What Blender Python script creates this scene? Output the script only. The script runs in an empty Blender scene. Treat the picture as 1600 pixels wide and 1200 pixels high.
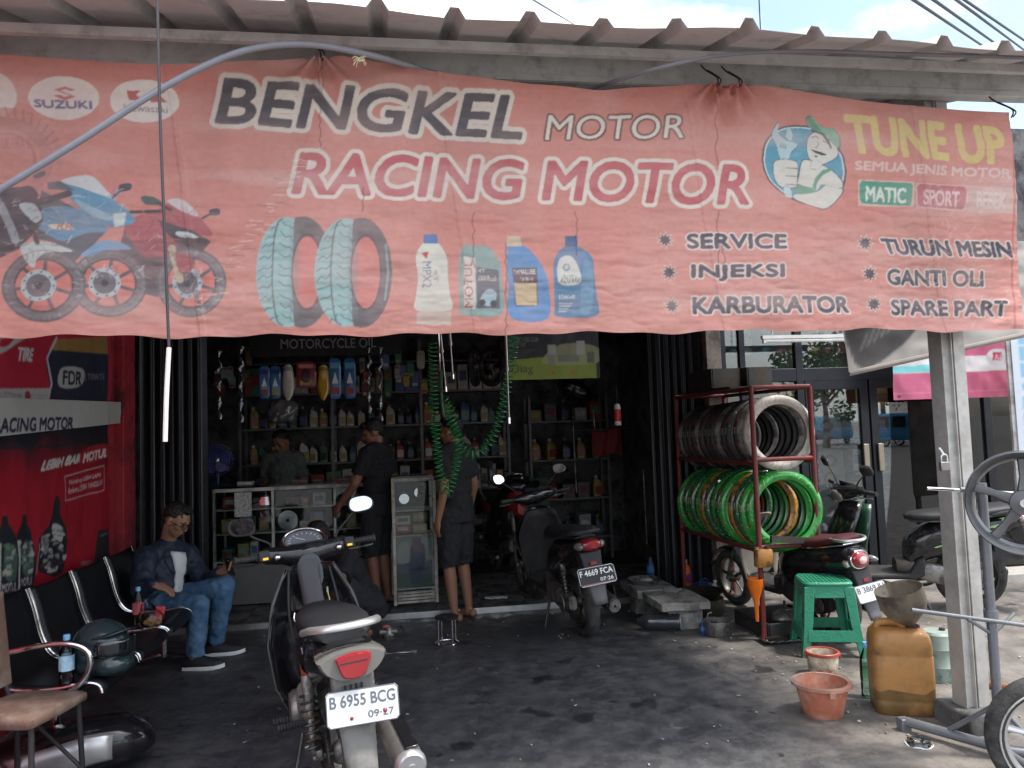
import bpy, bmesh, math, random
import numpy as np
from math import sin, cos, pi, radians, sqrt, atan2
from mathutils import Matrix, Vector, Euler
random.seed(7); rng = np.random.RandomState(7)
S = bpy.context.scene; COL = S.collection
# ---------------------------------------------------------------- camera
LENS_F = 1186.0; YAW, PITCH, ROLL = radians(8.5), radians(3.6), radians(-2.0); EYE = Vector((0, 0, 1.55))
CR = Matrix.Rotation(-YAW, 3, 'Z') @ Matrix.Rotation(pi/2+PITCH, 3, 'X') @ Matrix.Rotation(ROLL, 3, 'Z')
cd = bpy.data.cameras.new('camera'); cam = bpy.data.objects.new('camera', cd); COL.objects.link(cam)
cd.sensor_width = 36; cd.lens = 36*LENS_F/1600; cd.clip_start = .05; cd.clip_end = 3000
cam.matrix_world = Matrix.Translation(EYE) @ CR.to_4x4(); S.camera = cam
S.render.resolution_x, S.render.resolution_y = 1024, 768
# ---------------------------------------------------------------- sky, sun, exposure
SUN_EL, SUN_AZ = radians(66), radians(115)      # azimuth clockwise from +Y: the sun stands right of and a little behind the camera
w = bpy.data.worlds.new('World'); S.world = w; w.use_nodes = True; nt = w.node_tree; N = nt.nodes; L = nt.links
bg = N['Background']; sky = N.new('ShaderNodeTexSky'); sky.sky_type = 'NISHITA'; sky.sun_disc = False
sky.sun_elevation = SUN_EL; sky.sun_rotation = SUN_AZ; sky.air_density = 1.2; sky.dust_density = 3.0
tc = N.new('ShaderNodeTexCoord'); mp = N.new('ShaderNodeMapping'); mp.inputs['Scale'].default_value = (1, 1, 2.6); L.new(tc.outputs['Generated'], mp.inputs[0])
cn = N.new('ShaderNodeTexNoise'); cn.inputs['Scale'].default_value = 2.2; cn.inputs['Detail'].default_value = 7; cn.inputs['Roughness'].default_value = .55; L.new(mp.outputs[0], cn.inputs[0])
cr = N.new('ShaderNodeValToRGB'); cr.color_ramp.elements[0].position = .40; cr.color_ramp.elements[1].position = .62; L.new(cn.outputs[0], cr.inputs[0])
mx = N.new('ShaderNodeMix'); mx.data_type = 'RGBA'; L.new(cr.outputs[0], mx.inputs[0]); L.new(sky.outputs[0], mx.inputs[6]); mx.inputs[7].default_value = (8.6, 8.7, 8.9, 1)
L.new(mx.outputs[2], bg.inputs[0]); bg.inputs[1].default_value = .14
sl = bpy.data.lights.new('sun', 'SUN'); sl.energy = 2.0; sl.angle = radians(7); sl.color = (1, .95, .87)
so = bpy.data.objects.new('sun', sl); COL.objects.link(so)
sd = Vector((sin(SUN_AZ)*cos(SUN_EL), cos(SUN_AZ)*cos(SUN_EL), sin(SUN_EL)))
so.rotation_euler = sd.to_track_quat('Z', 'Y').to_euler(); so.location = sd*30
S.view_settings.view_transform = 'Standard'; S.view_settings.look = 'None'; S.view_settings.exposure = 1.3; S.view_settings.gamma = 1
S.render.engine = 'CYCLES'; S.cycles.max_bounces = 8; S.cycles.transparent_max_bounces = 16

# ---------------------------------------------------------------- helpers
def ray(x, y): return CR @ Vector(((x-800)/LENS_F, (600-y)/LENS_F, -1))
def onY(x, y, Y): d = ray(x, y); return EYE + d*(Y/d.y)
def onX(x, y, X): d = ray(x, y); return EYE + d*(X/d.x)
def onZ(x, y, Z=0): d = ray(x, y); return EYE + d*((Z-EYE.z)/d.z)
def dep(x, y, d): return EYE + ray(x, y)*d

MATS = {}
def mat(name, col, rough=.55, metal=0., var=.12, vs=9., bump=0., bs=60., dirt=None, ds=5., dl=(.45, .62), coat=0., trans=0., ior=1.45, alpha=1., attr=None, emit=0., aniso=None, spec=.5):
    if name in MATS: return MATS[name]
    m = bpy.data.materials.new(name); m.use_nodes = True; nt = m.node_tree; N = nt.nodes; L = nt.links; b = N['Principled BSDF']
    MATS[name] = m
    b.inputs['Roughness'].default_value = rough; b.inputs['Metallic'].default_value = metal; b.inputs['IOR'].default_value = ior
    b.inputs['Coat Weight'].default_value = coat; b.inputs['Coat Roughness'].default_value = .06
    b.inputs['Transmission Weight'].default_value = trans; b.inputs['Alpha'].default_value = alpha; b.inputs['Specular IOR Level'].default_value = spec
    tc = N.new('ShaderNodeTexCoord'); co = tc.outputs['Object']
    base = None
    if attr:
        a = N.new('ShaderNodeAttribute'); a.attribute_name = attr; base = a.outputs['Color']
    def rgb(c): return (c[0], c[1], c[2], 1)
    n = N.new('ShaderNodeTexNoise'); n.inputs['Scale'].default_value = vs; n.inputs['Detail'].default_value = 5; n.inputs['Roughness'].default_value = .6; L.new(co, n.inputs[0])
    mp = N.new('ShaderNodeMapRange'); mp.inputs[1].default_value = .25; mp.inputs[2].default_value = .75; mp.inputs[3].default_value = 1-var; mp.inputs[4].default_value = 1+var; L.new(n.outputs[0], mp.inputs[0])
    mul = N.new('ShaderNodeMix'); mul.data_type = 'RGBA'; mul.blend_type = 'MULTIPLY'; mul.inputs[0].default_value = 1
    if base: L.new(base, mul.inputs[6])
    else: mul.inputs[6].default_value = rgb(col)
    L.new(mp.outputs[0], mul.inputs[7]); out = mul.outputs[2]
    if dirt:
        n2 = N.new('ShaderNodeTexNoise'); n2.inputs['Scale'].default_value = ds; n2.inputs['Detail'].default_value = 8; n2.inputs['Roughness'].default_value = .68; L.new(co, n2.inputs[0])
        r2 = N.new('ShaderNodeMapRange'); r2.inputs[1].default_value = dl[0]; r2.inputs[2].default_value = dl[1]; L.new(n2.outputs[0], r2.inputs[0])
        m2 = N.new('ShaderNodeMix'); m2.data_type = 'RGBA'; L.new(r2.outputs[0], m2.inputs[0]); L.new(out, m2.inputs[6]); m2.inputs[7].default_value = rgb(dirt); out = m2.outputs[2]
        rr = N.new('ShaderNodeMapRange'); rr.inputs[3].default_value = rough; rr.inputs[4].default_value = min(1, rough+.25); L.new(r2.outputs[0], rr.inputs[0]); L.new(rr.outputs[0], b.inputs['Roughness'])
    L.new(out, b.inputs['Base Color'])
    if emit: L.new(out, b.inputs['Emission Color']); b.inputs['Emission Strength'].default_value = emit
    if bump:
        n3 = N.new('ShaderNodeTexNoise'); n3.inputs['Scale'].default_value = bs; n3.inputs['Detail'].default_value = 4; L.new(co, n3.inputs[0])
        bp = N.new('ShaderNodeBump'); bp.inputs['Strength'].default_value = bump; bp.inputs['Distance'].default_value = .01; L.new(n3.outputs[0], bp.inputs['Height']); L.new(bp.outputs[0], b.inputs['Normal'])
    return m
def glassmat(name, tint=(.9, .95, .93), ior=1.5, rough=0.):
    if name in MATS: return MATS[name]
    m = bpy.data.materials.new(name); m.use_nodes = True; nt = m.node_tree; N = nt.nodes; L = nt.links; N.remove(N['Principled BSDF'])
    t = N.new('ShaderNodeBsdfTransparent'); t.inputs[0].default_value = (*tint, 1); g = N.new('ShaderNodeBsdfGlossy'); g.inputs['Roughness'].default_value = rough
    f = N.new('ShaderNodeFresnel'); f.inputs[0].default_value = ior; x = N.new('ShaderNodeMixShader')
    L.new(f.outputs[0], x.inputs[0]); L.new(t.outputs[0], x.inputs[1]); L.new(g.outputs[0], x.inputs[2]); L.new(x.outputs[0], N['Material Output'].inputs[0]); MATS[name] = m; return m

def link(o, parent=None):
    COL.objects.link(o)
    if parent is not None: o.parent = parent
    return o
def tag(o, label=None, cat=None, group=None, kind=None):
    for k, v in (('label', label), ('category', cat), ('group', group), ('kind', kind)):
        if v: o[k] = v
    return o
def thing(name, label, cat, loc=(0, 0, 0), rot=0, group=None):
    o = bpy.data.objects.new(name, None); o.empty_display_size = .1; link(o); o.location = loc
    o.rotation_euler = rot if isinstance(rot, tuple) else (0, 0, rot); return tag(o, label, cat, group)
def copy_tree(o, parent=None):
    c = o.copy(); link(c, parent)
    for ch in list(o.children): copy_tree(ch, c)
    return c
class MB:
    def __init__(s, M=None): s.v = []; s.f = []; s.mi = []; s.M = M; s.cur = 0
    def add(s, V, F, mi=None):
        o = len(s.v)
        s.v += [tuple(s.M @ Vector(p)) for p in V] if s.M is not None else [tuple(p) for p in V]
        s.f += [tuple(i+o for i in f) for f in F]; s.mi += [s.cur if mi is None else mi]*len(F); return s
    def box(s, c, d, rot=None, mi=None):
        x, y, z = d[0]/2, d[1]/2, d[2]/2
        V = [Vector(p) for p in ((-x,-y,-z),(x,-y,-z),(x,y,-z),(-x,y,-z),(-x,-y,z),(x,-y,z),(x,y,z),(-x,y,z))]
        if rot: R = Euler(rot).to_matrix(); V = [R @ p for p in V]
        c = Vector(c); return s.add([p+c for p in V], [(0,3,2,1),(4,5,6,7),(0,1,5,4),(1,2,6,5),(2,3,7,6),(3,0,4,7)], mi)
    def rings(s, R, caps=True, closed=False, mi=None):
        n = len(R[0]); V = [p for r in R for p in r]; F = []; k = len(R)
        for i in range(k if closed else k-1):
            a, b = i*n, ((i+1) % k)*n
            for j in range(n): F.append((a+j, a+(j+1) % n, b+(j+1) % n, b+j))
        if caps and not closed: F.append(tuple(range(n-1, -1, -1))); F.append(tuple(range((k-1)*n, k*n)))
        return s.add(V, F, mi)
    def tube(s, pts, r, n=8, closed=False, caps=True, mi=None, flat=1.):
        P = [Vector(p) for p in pts]; k = len(P); rs = r if isinstance(r, (list, tuple)) else [r]*k
        T = []
        for i in range(k):
            a = P[(i-1) % k] if (closed or i > 0) else P[i]; b = P[(i+1) % k] if (closed or i < k-1) else P[i]
            t = (b-a); T.append(t.normalized() if t.length > 1e-9 else Vector((0, 0, 1)))
        u = T[0].orthogonal().normalized(); R = []
        for i in range(k):
            u = (u - T[i]*u.dot(T[i])); u = u.normalized() if u.length > 1e-6 else T[i].orthogonal().normalized(); v = T[i].cross(u)
            R.append([P[i]+(u*cos(2*pi*j/n)+v*sin(2*pi*j/n)*flat)*rs[i] for j in range(n)])
        return s.rings(R, caps, closed, mi)
    def cyl(s, a, b, r, r2=None, n=14, mi=None, caps=True): return s.tube([a, b], [r, r if r2 is None else r2], n, mi=mi, caps=caps)
    def lathe(s, prof, c=(0, 0, 0), axis='Z', n=24, mi=None, closed=False, caps=True, R=None):
        c = Vector(c); out = []
        for (r, z) in prof:
            ring = []
            for j in range(n):
                a = 2*pi*j/n; p = Vector((r*cos(a), r*sin(a), z))
                if axis == 'X': p = Vector((p.z, p.x, p.y))
                elif axis == 'Y': p = Vector((p.y, p.z, p.x))
                if R is not None: p = R @ p
                ring.append(c+p)
            out.append(ring)
        return s.rings(out, caps and not closed, closed, mi)
    def ell(s, c, r, n=14, m=9, rot=None, mi=None):
        R = rot if isinstance(rot, Matrix) else Euler(rot).to_matrix() if rot else Matrix.Identity(3); c = Vector(c); out = []
        for i in range(m+1):
            t = -pi/2+pi*i/m; q = max(cos(t), .02)
            out.append([c+R @ Vector((r[0]*q*cos(2*pi*j/n), r[1]*q*sin(2*pi*j/n), r[2]*sin(t))) for j in range(n)])
        return s.rings(out, True, False, mi)
    def prism(s, poly, plane, d0, d1, mi=None):
        def P(a, b, d): return {'xz': (a, d, b), 'xy': (a, b, d), 'yz': (d, a, b)}[plane]
        n = len(poly); V = [P(a, b, d0) for a, b in poly]+[P(a, b, d1) for a, b in poly]
        return s.add(V, [tuple(range(n-1, -1, -1)), tuple(range(n, 2*n))]+[(i, (i+1) % n, n+(i+1) % n, n+i) for i in range(n)], mi)
    def build(s, name, mats, parent=None, smooth=40, bevel=0., sub=0, loc=None, remesh=0., sm=0, disp=0., dsz=.1, solid=0.):
        me = bpy.data.meshes.new(name); me.from_pydata(s.v, [], s.f)
        bm = bmesh.new(); bm.from_mesh(me)
        bmesh.ops.recalc_face_normals(bm, faces=bm.faces); bm.to_mesh(me); bm.free()
        ml = mats if isinstance(mats, (list, tuple)) else [mats]
        for m in ml: me.materials.append(m)
        if len(ml) > 1: me.polygons.foreach_set('material_index', s.mi)
        o = bpy.data.objects.new(name, me); link(o, parent)
        if loc is not None: o.location = loc
        if smooth:
            me.polygons.foreach_set('use_smooth', [True]*len(me.polygons))
            if not remesh and not sub: me.set_sharp_from_angle(angle=radians(smooth))
        if solid: q = o.modifiers.new('solid', 'SOLIDIFY'); q.thickness = solid; q.offset = 0
        if bevel: q = o.modifiers.new('bevel', 'BEVEL'); q.width = bevel; q.segments = 2; q.limit_method = 'ANGLE'; q.angle_limit = radians(40)
        if remesh: q = o.modifiers.new('remesh', 'REMESH'); q.mode = 'VOXEL'; q.voxel_size = remesh; q.use_smooth_shade = True
        if sm: q = o.modifiers.new('smooth', 'SMOOTH'); q.iterations = sm; q.factor = .5
        if sub: q = o.modifiers.new('sub', 'SUBSURF'); q.levels = sub; q.render_levels = sub
        if disp:
            t = bpy.data.textures.get('folds%g' % dsz) or bpy.data.textures.new('folds%g' % dsz, 'CLOUDS'); t.noise_scale = dsz; t.noise_depth = 2
            q = o.modifiers.new('folds', 'DISPLACE'); q.texture = t; q.strength = disp; q.mid_level = .5
        return o
def sring(c, u, v, a, b, n=16, p=2.6):        # superellipse ring
    c, u, v = Vector(c), Vector(u), Vector(v); out = []
    for j in range(n):
        t = 2*pi*j/n; x, y = cos(t), sin(t); x = math.copysign(abs(x)**(2/p), x); y = math.copysign(abs(y)**(2/p), y); out.append(c+u*(a*x)+v*(b*y))
    return out
def smoothpath(pts, k=6):
    P = [Vector(p) for p in pts]; out = []
    for i in range(len(P)-1):
        p0, p1, p2, p3 = P[max(i-1, 0)], P[i], P[i+1], P[min(i+2, len(P)-1)]
        for j in range(k):
            t = j/k; out.append(.5*((2*p1)+(p2-p0)*t+(2*p0-5*p1+4*p2-p3)*t*t+(3*p1-p0-3*p2+p3)*t**3))
    return out+[P[-1]]
def one(mb, name, m, label, cat, group=None, **k): return tag(mb.build(name, m, None, **k), label, cat, group)

# ---- flat print: shapes and lettering rasterised to a colour attribute on a fine sheet
_glyph = {}
def text_tris(txt, bold=0., spacing=1.):
    key = (txt, bold, spacing)
    if key not in _glyph:
        c = bpy.data.curves.new('t', 'FONT'); c.body = txt; c.size = 1; c.offset = bold; c.space_character = spacing; c.resolution_u = 4
        o = bpy.data.objects.new('t', c); COL.objects.link(o); dg = bpy.context.evaluated_depsgraph_get(); dg.update()
        me = bpy.data.meshes.new_from_object(o.evaluated_get(dg)); me.calc_loop_triangles()
        V = np.array([v.co[:2] for v in me.vertices] or [[0, 0]]); T = np.array([t.vertices[:] for t in me.loop_triangles], int).reshape(-1, 3)
        bpy.data.objects.remove(o); bpy.data.curves.remove(c); bpy.data.meshes.remove(me)
        mn, mxx = V.min(0), V.max(0); _glyph[key] = ((V-mn)/np.maximum(mxx-mn, 1e-6), T)
    return _glyph[key]
class Canvas:                                   # units: metres on the sheet, origin lower left, r pixels per metre
    def __init__(s, w, h, r, col): s.w, s.h, s.r = w, h, r; s.W, s.H = int(w*r), int(h*r); s.a = np.zeros((s.H, s.W, 3)); s.a[:] = col; s.map = None
    def pt(s, p):
        q = s.map(*p) if s.map else p; return (q[0]*s.r, q[1]*s.r)
    def bb(s, P, pad=2):
        P = np.array(P); x0, y0 = np.floor(P.min(0)-pad).astype(int); x1, y1 = np.ceil(P.max(0)+pad).astype(int)
        x0, y0 = max(x0, 0), max(y0, 0); x1, y1 = min(x1, s.W), min(y1, s.H)
        if x1 <= x0 or y1 <= y0: return None
        gx, gy = np.meshgrid(np.arange(x0, x1)+.5, np.arange(y0, y1)+.5); return x0, y0, x1, y1, gx, gy
    def put(s, b, m, col, al): x0, y0, x1, y1 = b[:4]; m = (m*al)[..., None]; s.a[y0:y1, x0:x1] = s.a[y0:y1, x0:x1]*(1-m)+np.array(col)*m
    def inside(s, P, gx, gy):
        m = np.zeros(gx.shape, bool); n = len(P)
        for i in range(n):
            (xa, ya), (xb, yb) = P[i], P[(i+1) % n]
            if ya == yb: continue
            m ^= ((ya > gy) != (yb > gy)) & (gx < (xb-xa)*(gy-ya)/(yb-ya)+xa)
        return m
    def poly(s, pts, col, al=1.):
        P = [s.pt(p) for p in pts]; b = s.bb(P)
        if b: s.put(b, s.inside(P, b[4], b[5]).astype(float), col, al)
    def blob(s, pts, col, al=1., k=5):          # closed smooth outline
        P = [Vector((p[0], p[1], 0)) for p in pts]; n = len(P); out = []
        for i in range(n):
            p0, p1, p2, p3 = P[i-1], P[i], P[(i+1) % n], P[(i+2) % n]
            for j in range(k):
                t = j/k; q = .5*((2*p1)+(p2-p0)*t+(2*p0-5*p1+4*p2-p3)*t*t+(3*p1-p0-3*p2+p3)*t**3); out.append((q.x, q.y))
        s.poly(out, col, al)
    def ell(s, c, rx, ry, col, al=1., rot=0., hole=0.):
        P = [(c[0]+rx*cos(t)*cos(rot)-ry*sin(t)*sin(rot), c[1]+rx*cos(t)*sin(rot)+ry*sin(t)*cos(rot)) for t in np.linspace(0, 2*pi, 40)[:-1]]
        if hole:
            Q = [(c[0]+(p[0]-c[0])*hole, c[1]+(p[1]-c[1])*hole) for p in P]; P2 = [s.pt(p) for p in P]; b = s.bb(P2)
            if b: s.put(b, (s.inside(P2, b[4], b[5]) & ~s.inside([s.pt(p) for p in Q], b[4], b[5])).astype(float), col, al)
        else: s.poly(P, col, al)
    def line(s, pts, wd, col, al=1.):
        P = [s.pt(p) for p in pts]; wd = wd*s.r; b = s.bb(P, wd+2)
        if not b: return
        gx, gy = b[4], b[5]; d = np.full(gx.shape, 1e9)
        for (xa, ya), (xb, yb) in zip(P[:-1], P[1:]):
            L2 = max((xb-xa)**2+(yb-ya)**2, 1e-9); t = np.clip(((gx-xa)*(xb-xa)+(gy-ya)*(yb-ya))/L2, 0, 1); d = np.minimum(d, np.hypot(gx-xa-t*(xb-xa), gy-ya-t*(yb-ya)))
        s.put(b, np.clip(wd/2-d+.5, 0, 1), col, al)
    def text(s, txt, p0, p1, pt, col, bold=.02, al=1., out=None, spacing=1.):   # baseline from p0 to p1, pt above p0 at cap height
        V, T = text_tris(txt, 0., spacing); a, bq, c = np.array(s.pt(p0)), np.array(s.pt(p1)), np.array(s.pt(pt)); Q = a+V[:, :1]*(bq-a)+V[:, 1:]*(c-a)
        pad = 3+(int(out[0]*s.r) if out else 0)+int(bold*1.1*np.hypot(*(c-a))); b = s.bb(Q, pad)
        if not b: return
        x0, y0, x1, y1, gx, gy = b; m = np.zeros(gx.shape, bool)
        for t in T:
            A, B, C3 = Q[t]; xa, ya = np.floor(np.minimum(np.minimum(A, B), C3)).astype(int)-1; xb, yb = np.ceil(np.maximum(np.maximum(A, B), C3)).astype(int)+1
            xa, ya, xb, yb = max(xa-x0, 0), max(ya-y0, 0), min(xb-x0, gx.shape[1]), min(yb-y0, gx.shape[0])
            if xb <= xa or yb <= ya: continue
            X, Y = gx[ya:yb, xa:xb], gy[ya:yb, xa:xb]
            e = [(q[0]-p[0])*(Y-p[1])-(q[1]-p[1])*(X-p[0]) for p, q in ((A, B), (B, C3), (C3, A))]
            m[ya:yb, xa:xb] |= ((e[0] >= 0) & (e[1] >= 0) & (e[2] >= 0)) | ((e[0] <= 0) & (e[1] <= 0) & (e[2] <= 0))
        kb = bold*1.1*np.hypot(*(c-a))
        if kb > .6:
            d = m.copy()
            for i in range(16): d |= np.roll(np.roll(m, int(round(kb*cos(i*pi/8))), 1), int(round(kb*sin(i*pi/8))), 0)
            m = d
        if out:
            k = max(1, int(out[0]*s.r)); d = m.copy()
            for r_, n_ in ((k, 24), (k*.5, 12)):
                for i in range(n_):
                    dx, dy = int(round(r_*cos(2*pi*i/n_))), int(round(r_*sin(2*pi*i/n_))); d |= np.roll(np.roll(m, dx, 1), dy, 0)
            s.put(b, d.astype(float), out[1], al)
        s.put(b, m.astype(float), col, al)
    def sample(s, x, y):                        # box-filtered bilinear lookup, arrays in metres
        if not hasattr(s, 'f'):
            a = s.a; p = np.pad(a, ((1, 1), (1, 1), (0, 0)), 'edge'); s.f = (p[1:-1, 1:-1]*4+p[:-2, 1:-1]+p[2:, 1:-1]+p[1:-1, :-2]+p[1:-1, 2:])/8
        fx = np.clip(x*s.r-.5, 0, s.W-1.001); fy = np.clip(y*s.r-.5, 0, s.H-1.001); i, j = fx.astype(int), fy.astype(int); u, v = (fx-i)[..., None], (fy-j)[..., None]; f = s.f
        return f[j, i]*(1-u)*(1-v)+f[j, i+1]*u*(1-v)+f[j+1, i]*(1-u)*v+f[j+1, i+1]*u*v
def vnoise(x, y, seed=0):
    i, j = np.floor(x).astype(int), np.floor(y).astype(int); u, v = x-i, y-j; u, v = u*u*(3-2*u), v*v*(3-2*v)
    def h(a, b): n = (a*374761393+b*668265263+seed*974711) & 0x7fffffff; n = ((n ^ (n >> 13))*1274126177) & 0x7fffffff; return ((n ^ (n >> 16)) & 0xffff)/65535.
    return h(i, j)*(1-u)*(1-v)+h(i+1, j)*u*(1-v)+h(i, j+1)*(1-u)*v+h(i+1, j+1)*u*v
def fbm(x, y, o=4, seed=0): return sum(vnoise(x*2**k, y*2**k, seed+k)*.5**(k+1) for k in range(o))/(1-.5**o)
def sheet(name, pos, nu, nv, colors, material, parent=None, thick=0.):
    """pos, colors: arrays (nv, nu, 3)"""
    V = pos.reshape(-1, 3); idx = np.arange(nu*nv).reshape(nv, nu); q = np.stack([idx[:-1, :-1], idx[:-1, 1:], idx[1:, 1:], idx[1:, :-1]], -1).reshape(-1, 4)
    me = bpy.data.meshes.new(name); me.vertices.add(len(V)); me.vertices.foreach_set('co', V.astype(np.float32).ravel())
    me.loops.add(q.size); me.loops.foreach_set('vertex_index', q.astype(np.int32).ravel()); me.polygons.add(len(q)); me.polygons.foreach_set('loop_start', (np.arange(len(q))*4).astype(np.int32))
    me.update(calc_edges=True); me.polygons.foreach_set('use_smooth', np.ones(len(q), bool))
    if colors is not None:
        at = me.color_attributes.new('print', 'FLOAT_COLOR', 'POINT'); c = np.ones((len(V), 4), np.float32); c[:, :3] = np.clip(colors.reshape(-1, 3), 0, 1); at.data.foreach_set('color', c.ravel())
    me.materials.append(material); o = bpy.data.objects.new(name, me); link(o, parent)
    if thick: q = o.modifiers.new('solid', 'SOLIDIFY'); q.thickness = thick; q.offset = 0
    return o
def decal(txt, o3, u3, v3, w, h, m, parent, name='lettering', bold=.012):
    V, T = text_tris(txt, bold); o3, u3, v3 = Vector(o3), Vector(u3).normalized(), Vector(v3).normalized(); me = bpy.data.meshes.new(name)
    me.from_pydata([o3+u3*(p[0]*w)+v3*(p[1]*h) for p in V], [], [tuple(t) for t in T]); me.materials.append(m); o = bpy.data.objects.new(name, me); return link(o, parent)
def lin(r, g, b): return tuple(((c/255+.055)/1.055)**2.4 if c > 10 else c/255/12.92 for c in (r, g, b))
def printed(name, canvas, o3, u3, v3, step, material, parent=None, wob=0., seed=0):
    """flat printed sheet: lower-left corner o3, unit directions u3, v3, size of the canvas"""
    nu, nv = max(2, int(canvas.w/step)+1), max(2, int(canvas.h/step)+1); x, y = np.meshgrid(np.linspace(0, canvas.w, nu), np.linspace(0, canvas.h, nv))
    o3, u3, v3 = np.array(o3), np.array(u3), np.array(v3); n = np.cross(u3, v3)
    pos = o3+x[..., None]*u3+y[..., None]*v3
    if wob: pos = pos+n*((fbm(x*3+seed, y*2, 3, seed)-.5)*wob*2+(fbm(x*9+seed, y*7, 2, seed+5)-.5)*wob*.5)[..., None]
    return sheet(name, pos, nu, nv, canvas.sample(x, y), material, parent)
# ================================================================ ground, floor
def ground_mat(name, right_light):
    m = bpy.data.materials.new(name); m.use_nodes = True; nt = m.node_tree; N = nt.nodes; L = nt.links; b = N['Principled BSDF']
    tc = N.new('ShaderNodeTexCoord'); sp = N.new('ShaderNodeSeparateXYZ'); L.new(tc.outputs['Object'], sp.inputs[0])
    def noise(sc, det=8, ro=.62, dist=0., st=None):
        n = N.new('ShaderNodeTexNoise'); n.inputs['Scale'].default_value = sc; n.inputs['Detail'].default_value = det; n.inputs['Roughness'].default_value = ro; n.inputs['Distortion'].default_value = dist; L.new(tc.outputs['Object'], n.inputs[0]); return n.outputs[0]
    def rng_(v, a, b_, c=0., d=1.): r = N.new('ShaderNodeMapRange'); r.interpolation_type = 'SMOOTHSTEP'; r.inputs[1].default_value = a; r.inputs[2].default_value = b_; r.inputs[3].default_value = c; r.inputs[4].default_value = d; L.new(v, r.inputs[0]); return r.outputs[0]
    def math_(op, a, b_): q = N.new('ShaderNodeMath'); q.operation = op; [L.new(v, q.inputs[i]) if not isinstance(v, float) else setattr(q.inputs[i], 'default_value', v) for i, v in ((0, a), (1, b_))]; return q.outputs[0]
    def mix(f, a, c):
        q = N.new('ShaderNodeMix'); q.data_type = 'RGBA'; L.new(f, q.inputs[0])
        for i, v in ((6, a), (7, c)):
            if isinstance(v, tuple): q.inputs[i].default_value = (*v, 1)
            else: L.new(v, q.inputs[i])
        return q.outputs[2]
    big = noise(1.3, 7, .6); mid = noise(7, 10, .7); fine = noise(55, 8, .75); streak = noise(3.2, 9, .74, .25)
    def spots(sc, lo, hi, warp):
        ad = N.new('ShaderNodeVectorMath'); ad.operation = 'ADD'; nz = N.new('ShaderNodeTexNoise'); nz.inputs['Scale'].default_value = 9; nz.inputs['Detail'].default_value = 4; L.new(tc.outputs['Object'], nz.inputs[0]); ms = N.new('ShaderNodeVectorMath'); ms.operation = 'SCALE'; ms.inputs['Scale'].default_value = warp; L.new(nz.outputs['Color'], ms.inputs[0]); L.new(tc.outputs['Object'], ad.inputs[0]); L.new(ms.outputs[0], ad.inputs[1])
        vo = N.new('ShaderNodeTexVoronoi'); vo.inputs['Scale'].default_value = sc; L.new(ad.outputs[0], vo.inputs['Vector']); return rng_(vo.outputs['Distance'], lo, hi, 1., 0.)
    oil = mix(rng_(streak, .35, .68), (.034, .036, .042), (.074, .075, .080))
    oil = mix(rng_(mid, .40, .72, 0., .55), oil, (.115, .112, .108)); oil = mix(rng_(fine, .56, .74, 0., .6), oil, (.17, .165, .16)); oil = mix(rng_(fine, .26, .42, .55, 0.), oil, (.022, .022, .026))
    con = mix(rng_(streak, .34, .66), (.095, .085, .077), (.235, .213, .19)); con = mix(rng_(mid, .42, .7, 0., .55), con, (.10, .09, .082)); con = mix(rng_(fine, .55, .75, 0., .5), con, (.36, .335, .31))
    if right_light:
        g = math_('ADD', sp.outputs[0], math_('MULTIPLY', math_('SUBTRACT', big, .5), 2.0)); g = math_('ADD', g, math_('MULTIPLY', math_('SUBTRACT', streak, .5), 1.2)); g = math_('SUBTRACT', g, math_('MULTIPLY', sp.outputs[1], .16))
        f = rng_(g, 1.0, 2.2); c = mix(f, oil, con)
        c = mix(math_('MULTIPLY', spots(1.9, .10, .17, .22), .85), c, (.012, .012, .015)); c = mix(math_('MULTIPLY', spots(4.7, .07, .12, .10), .8), c, (.014, .014, .017)); c = mix(math_('MULTIPLY', spots(3.1, .06, .10, .30), .5), c, (.20, .19, .18))
        ad = N.new('ShaderNodeVectorMath'); ad.operation = 'ADD'; nz = N.new('ShaderNodeTexNoise'); nz.inputs['Scale'].default_value = 2.5; nz.inputs['Detail'].default_value = 6; L.new(tc.outputs['Object'], nz.inputs[0]); ms = N.new('ShaderNodeVectorMath'); ms.operation = 'SCALE'; ms.inputs['Scale'].default_value = .55; L.new(nz.outputs['Color'], ms.inputs[0]); L.new(tc.outputs['Object'], ad.inputs[0]); L.new(ms.outputs[0], ad.inputs[1])
        vo = N.new('ShaderNodeTexVoronoi'); vo.feature = 'DISTANCE_TO_EDGE'; vo.inputs['Scale'].default_value = .75; L.new(ad.outputs[0], vo.inputs['Vector']); c = mix(math_('MULTIPLY', rng_(vo.outputs['Distance'], .001, .005, .4, 0.), rng_(mid, .42, .62)), c, (.015, .014, .014))
    else: c = mix(rng_(big, .3, .7), (.14, .135, .13), con)
    L.new(c, b.inputs['Base Color']); L.new(rng_(mid, .3, .7, .32, .75), b.inputs['Roughness'])
    bp = N.new('ShaderNodeBump'); bp.inputs['Strength'].default_value = .55; bp.inputs['Distance'].default_value = .012; L.new(math_('ADD', mid, math_('MULTIPLY', fine, .35)), bp.inputs['Height']); L.new(bp.outputs[0], b.inputs['Normal'])
    return m
GM = ground_mat('street_concrete', False); FM = ground_mat('oily_forecourt', True)
mb = MB(); mb.add([(-700, -700, 0), (700, -700, 0), (700, 700, 0), (-700, 700, 0)], [(0, 1, 2, 3)]); tag(mb.build('ground', GM, smooth=0), kind='structure')
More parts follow.
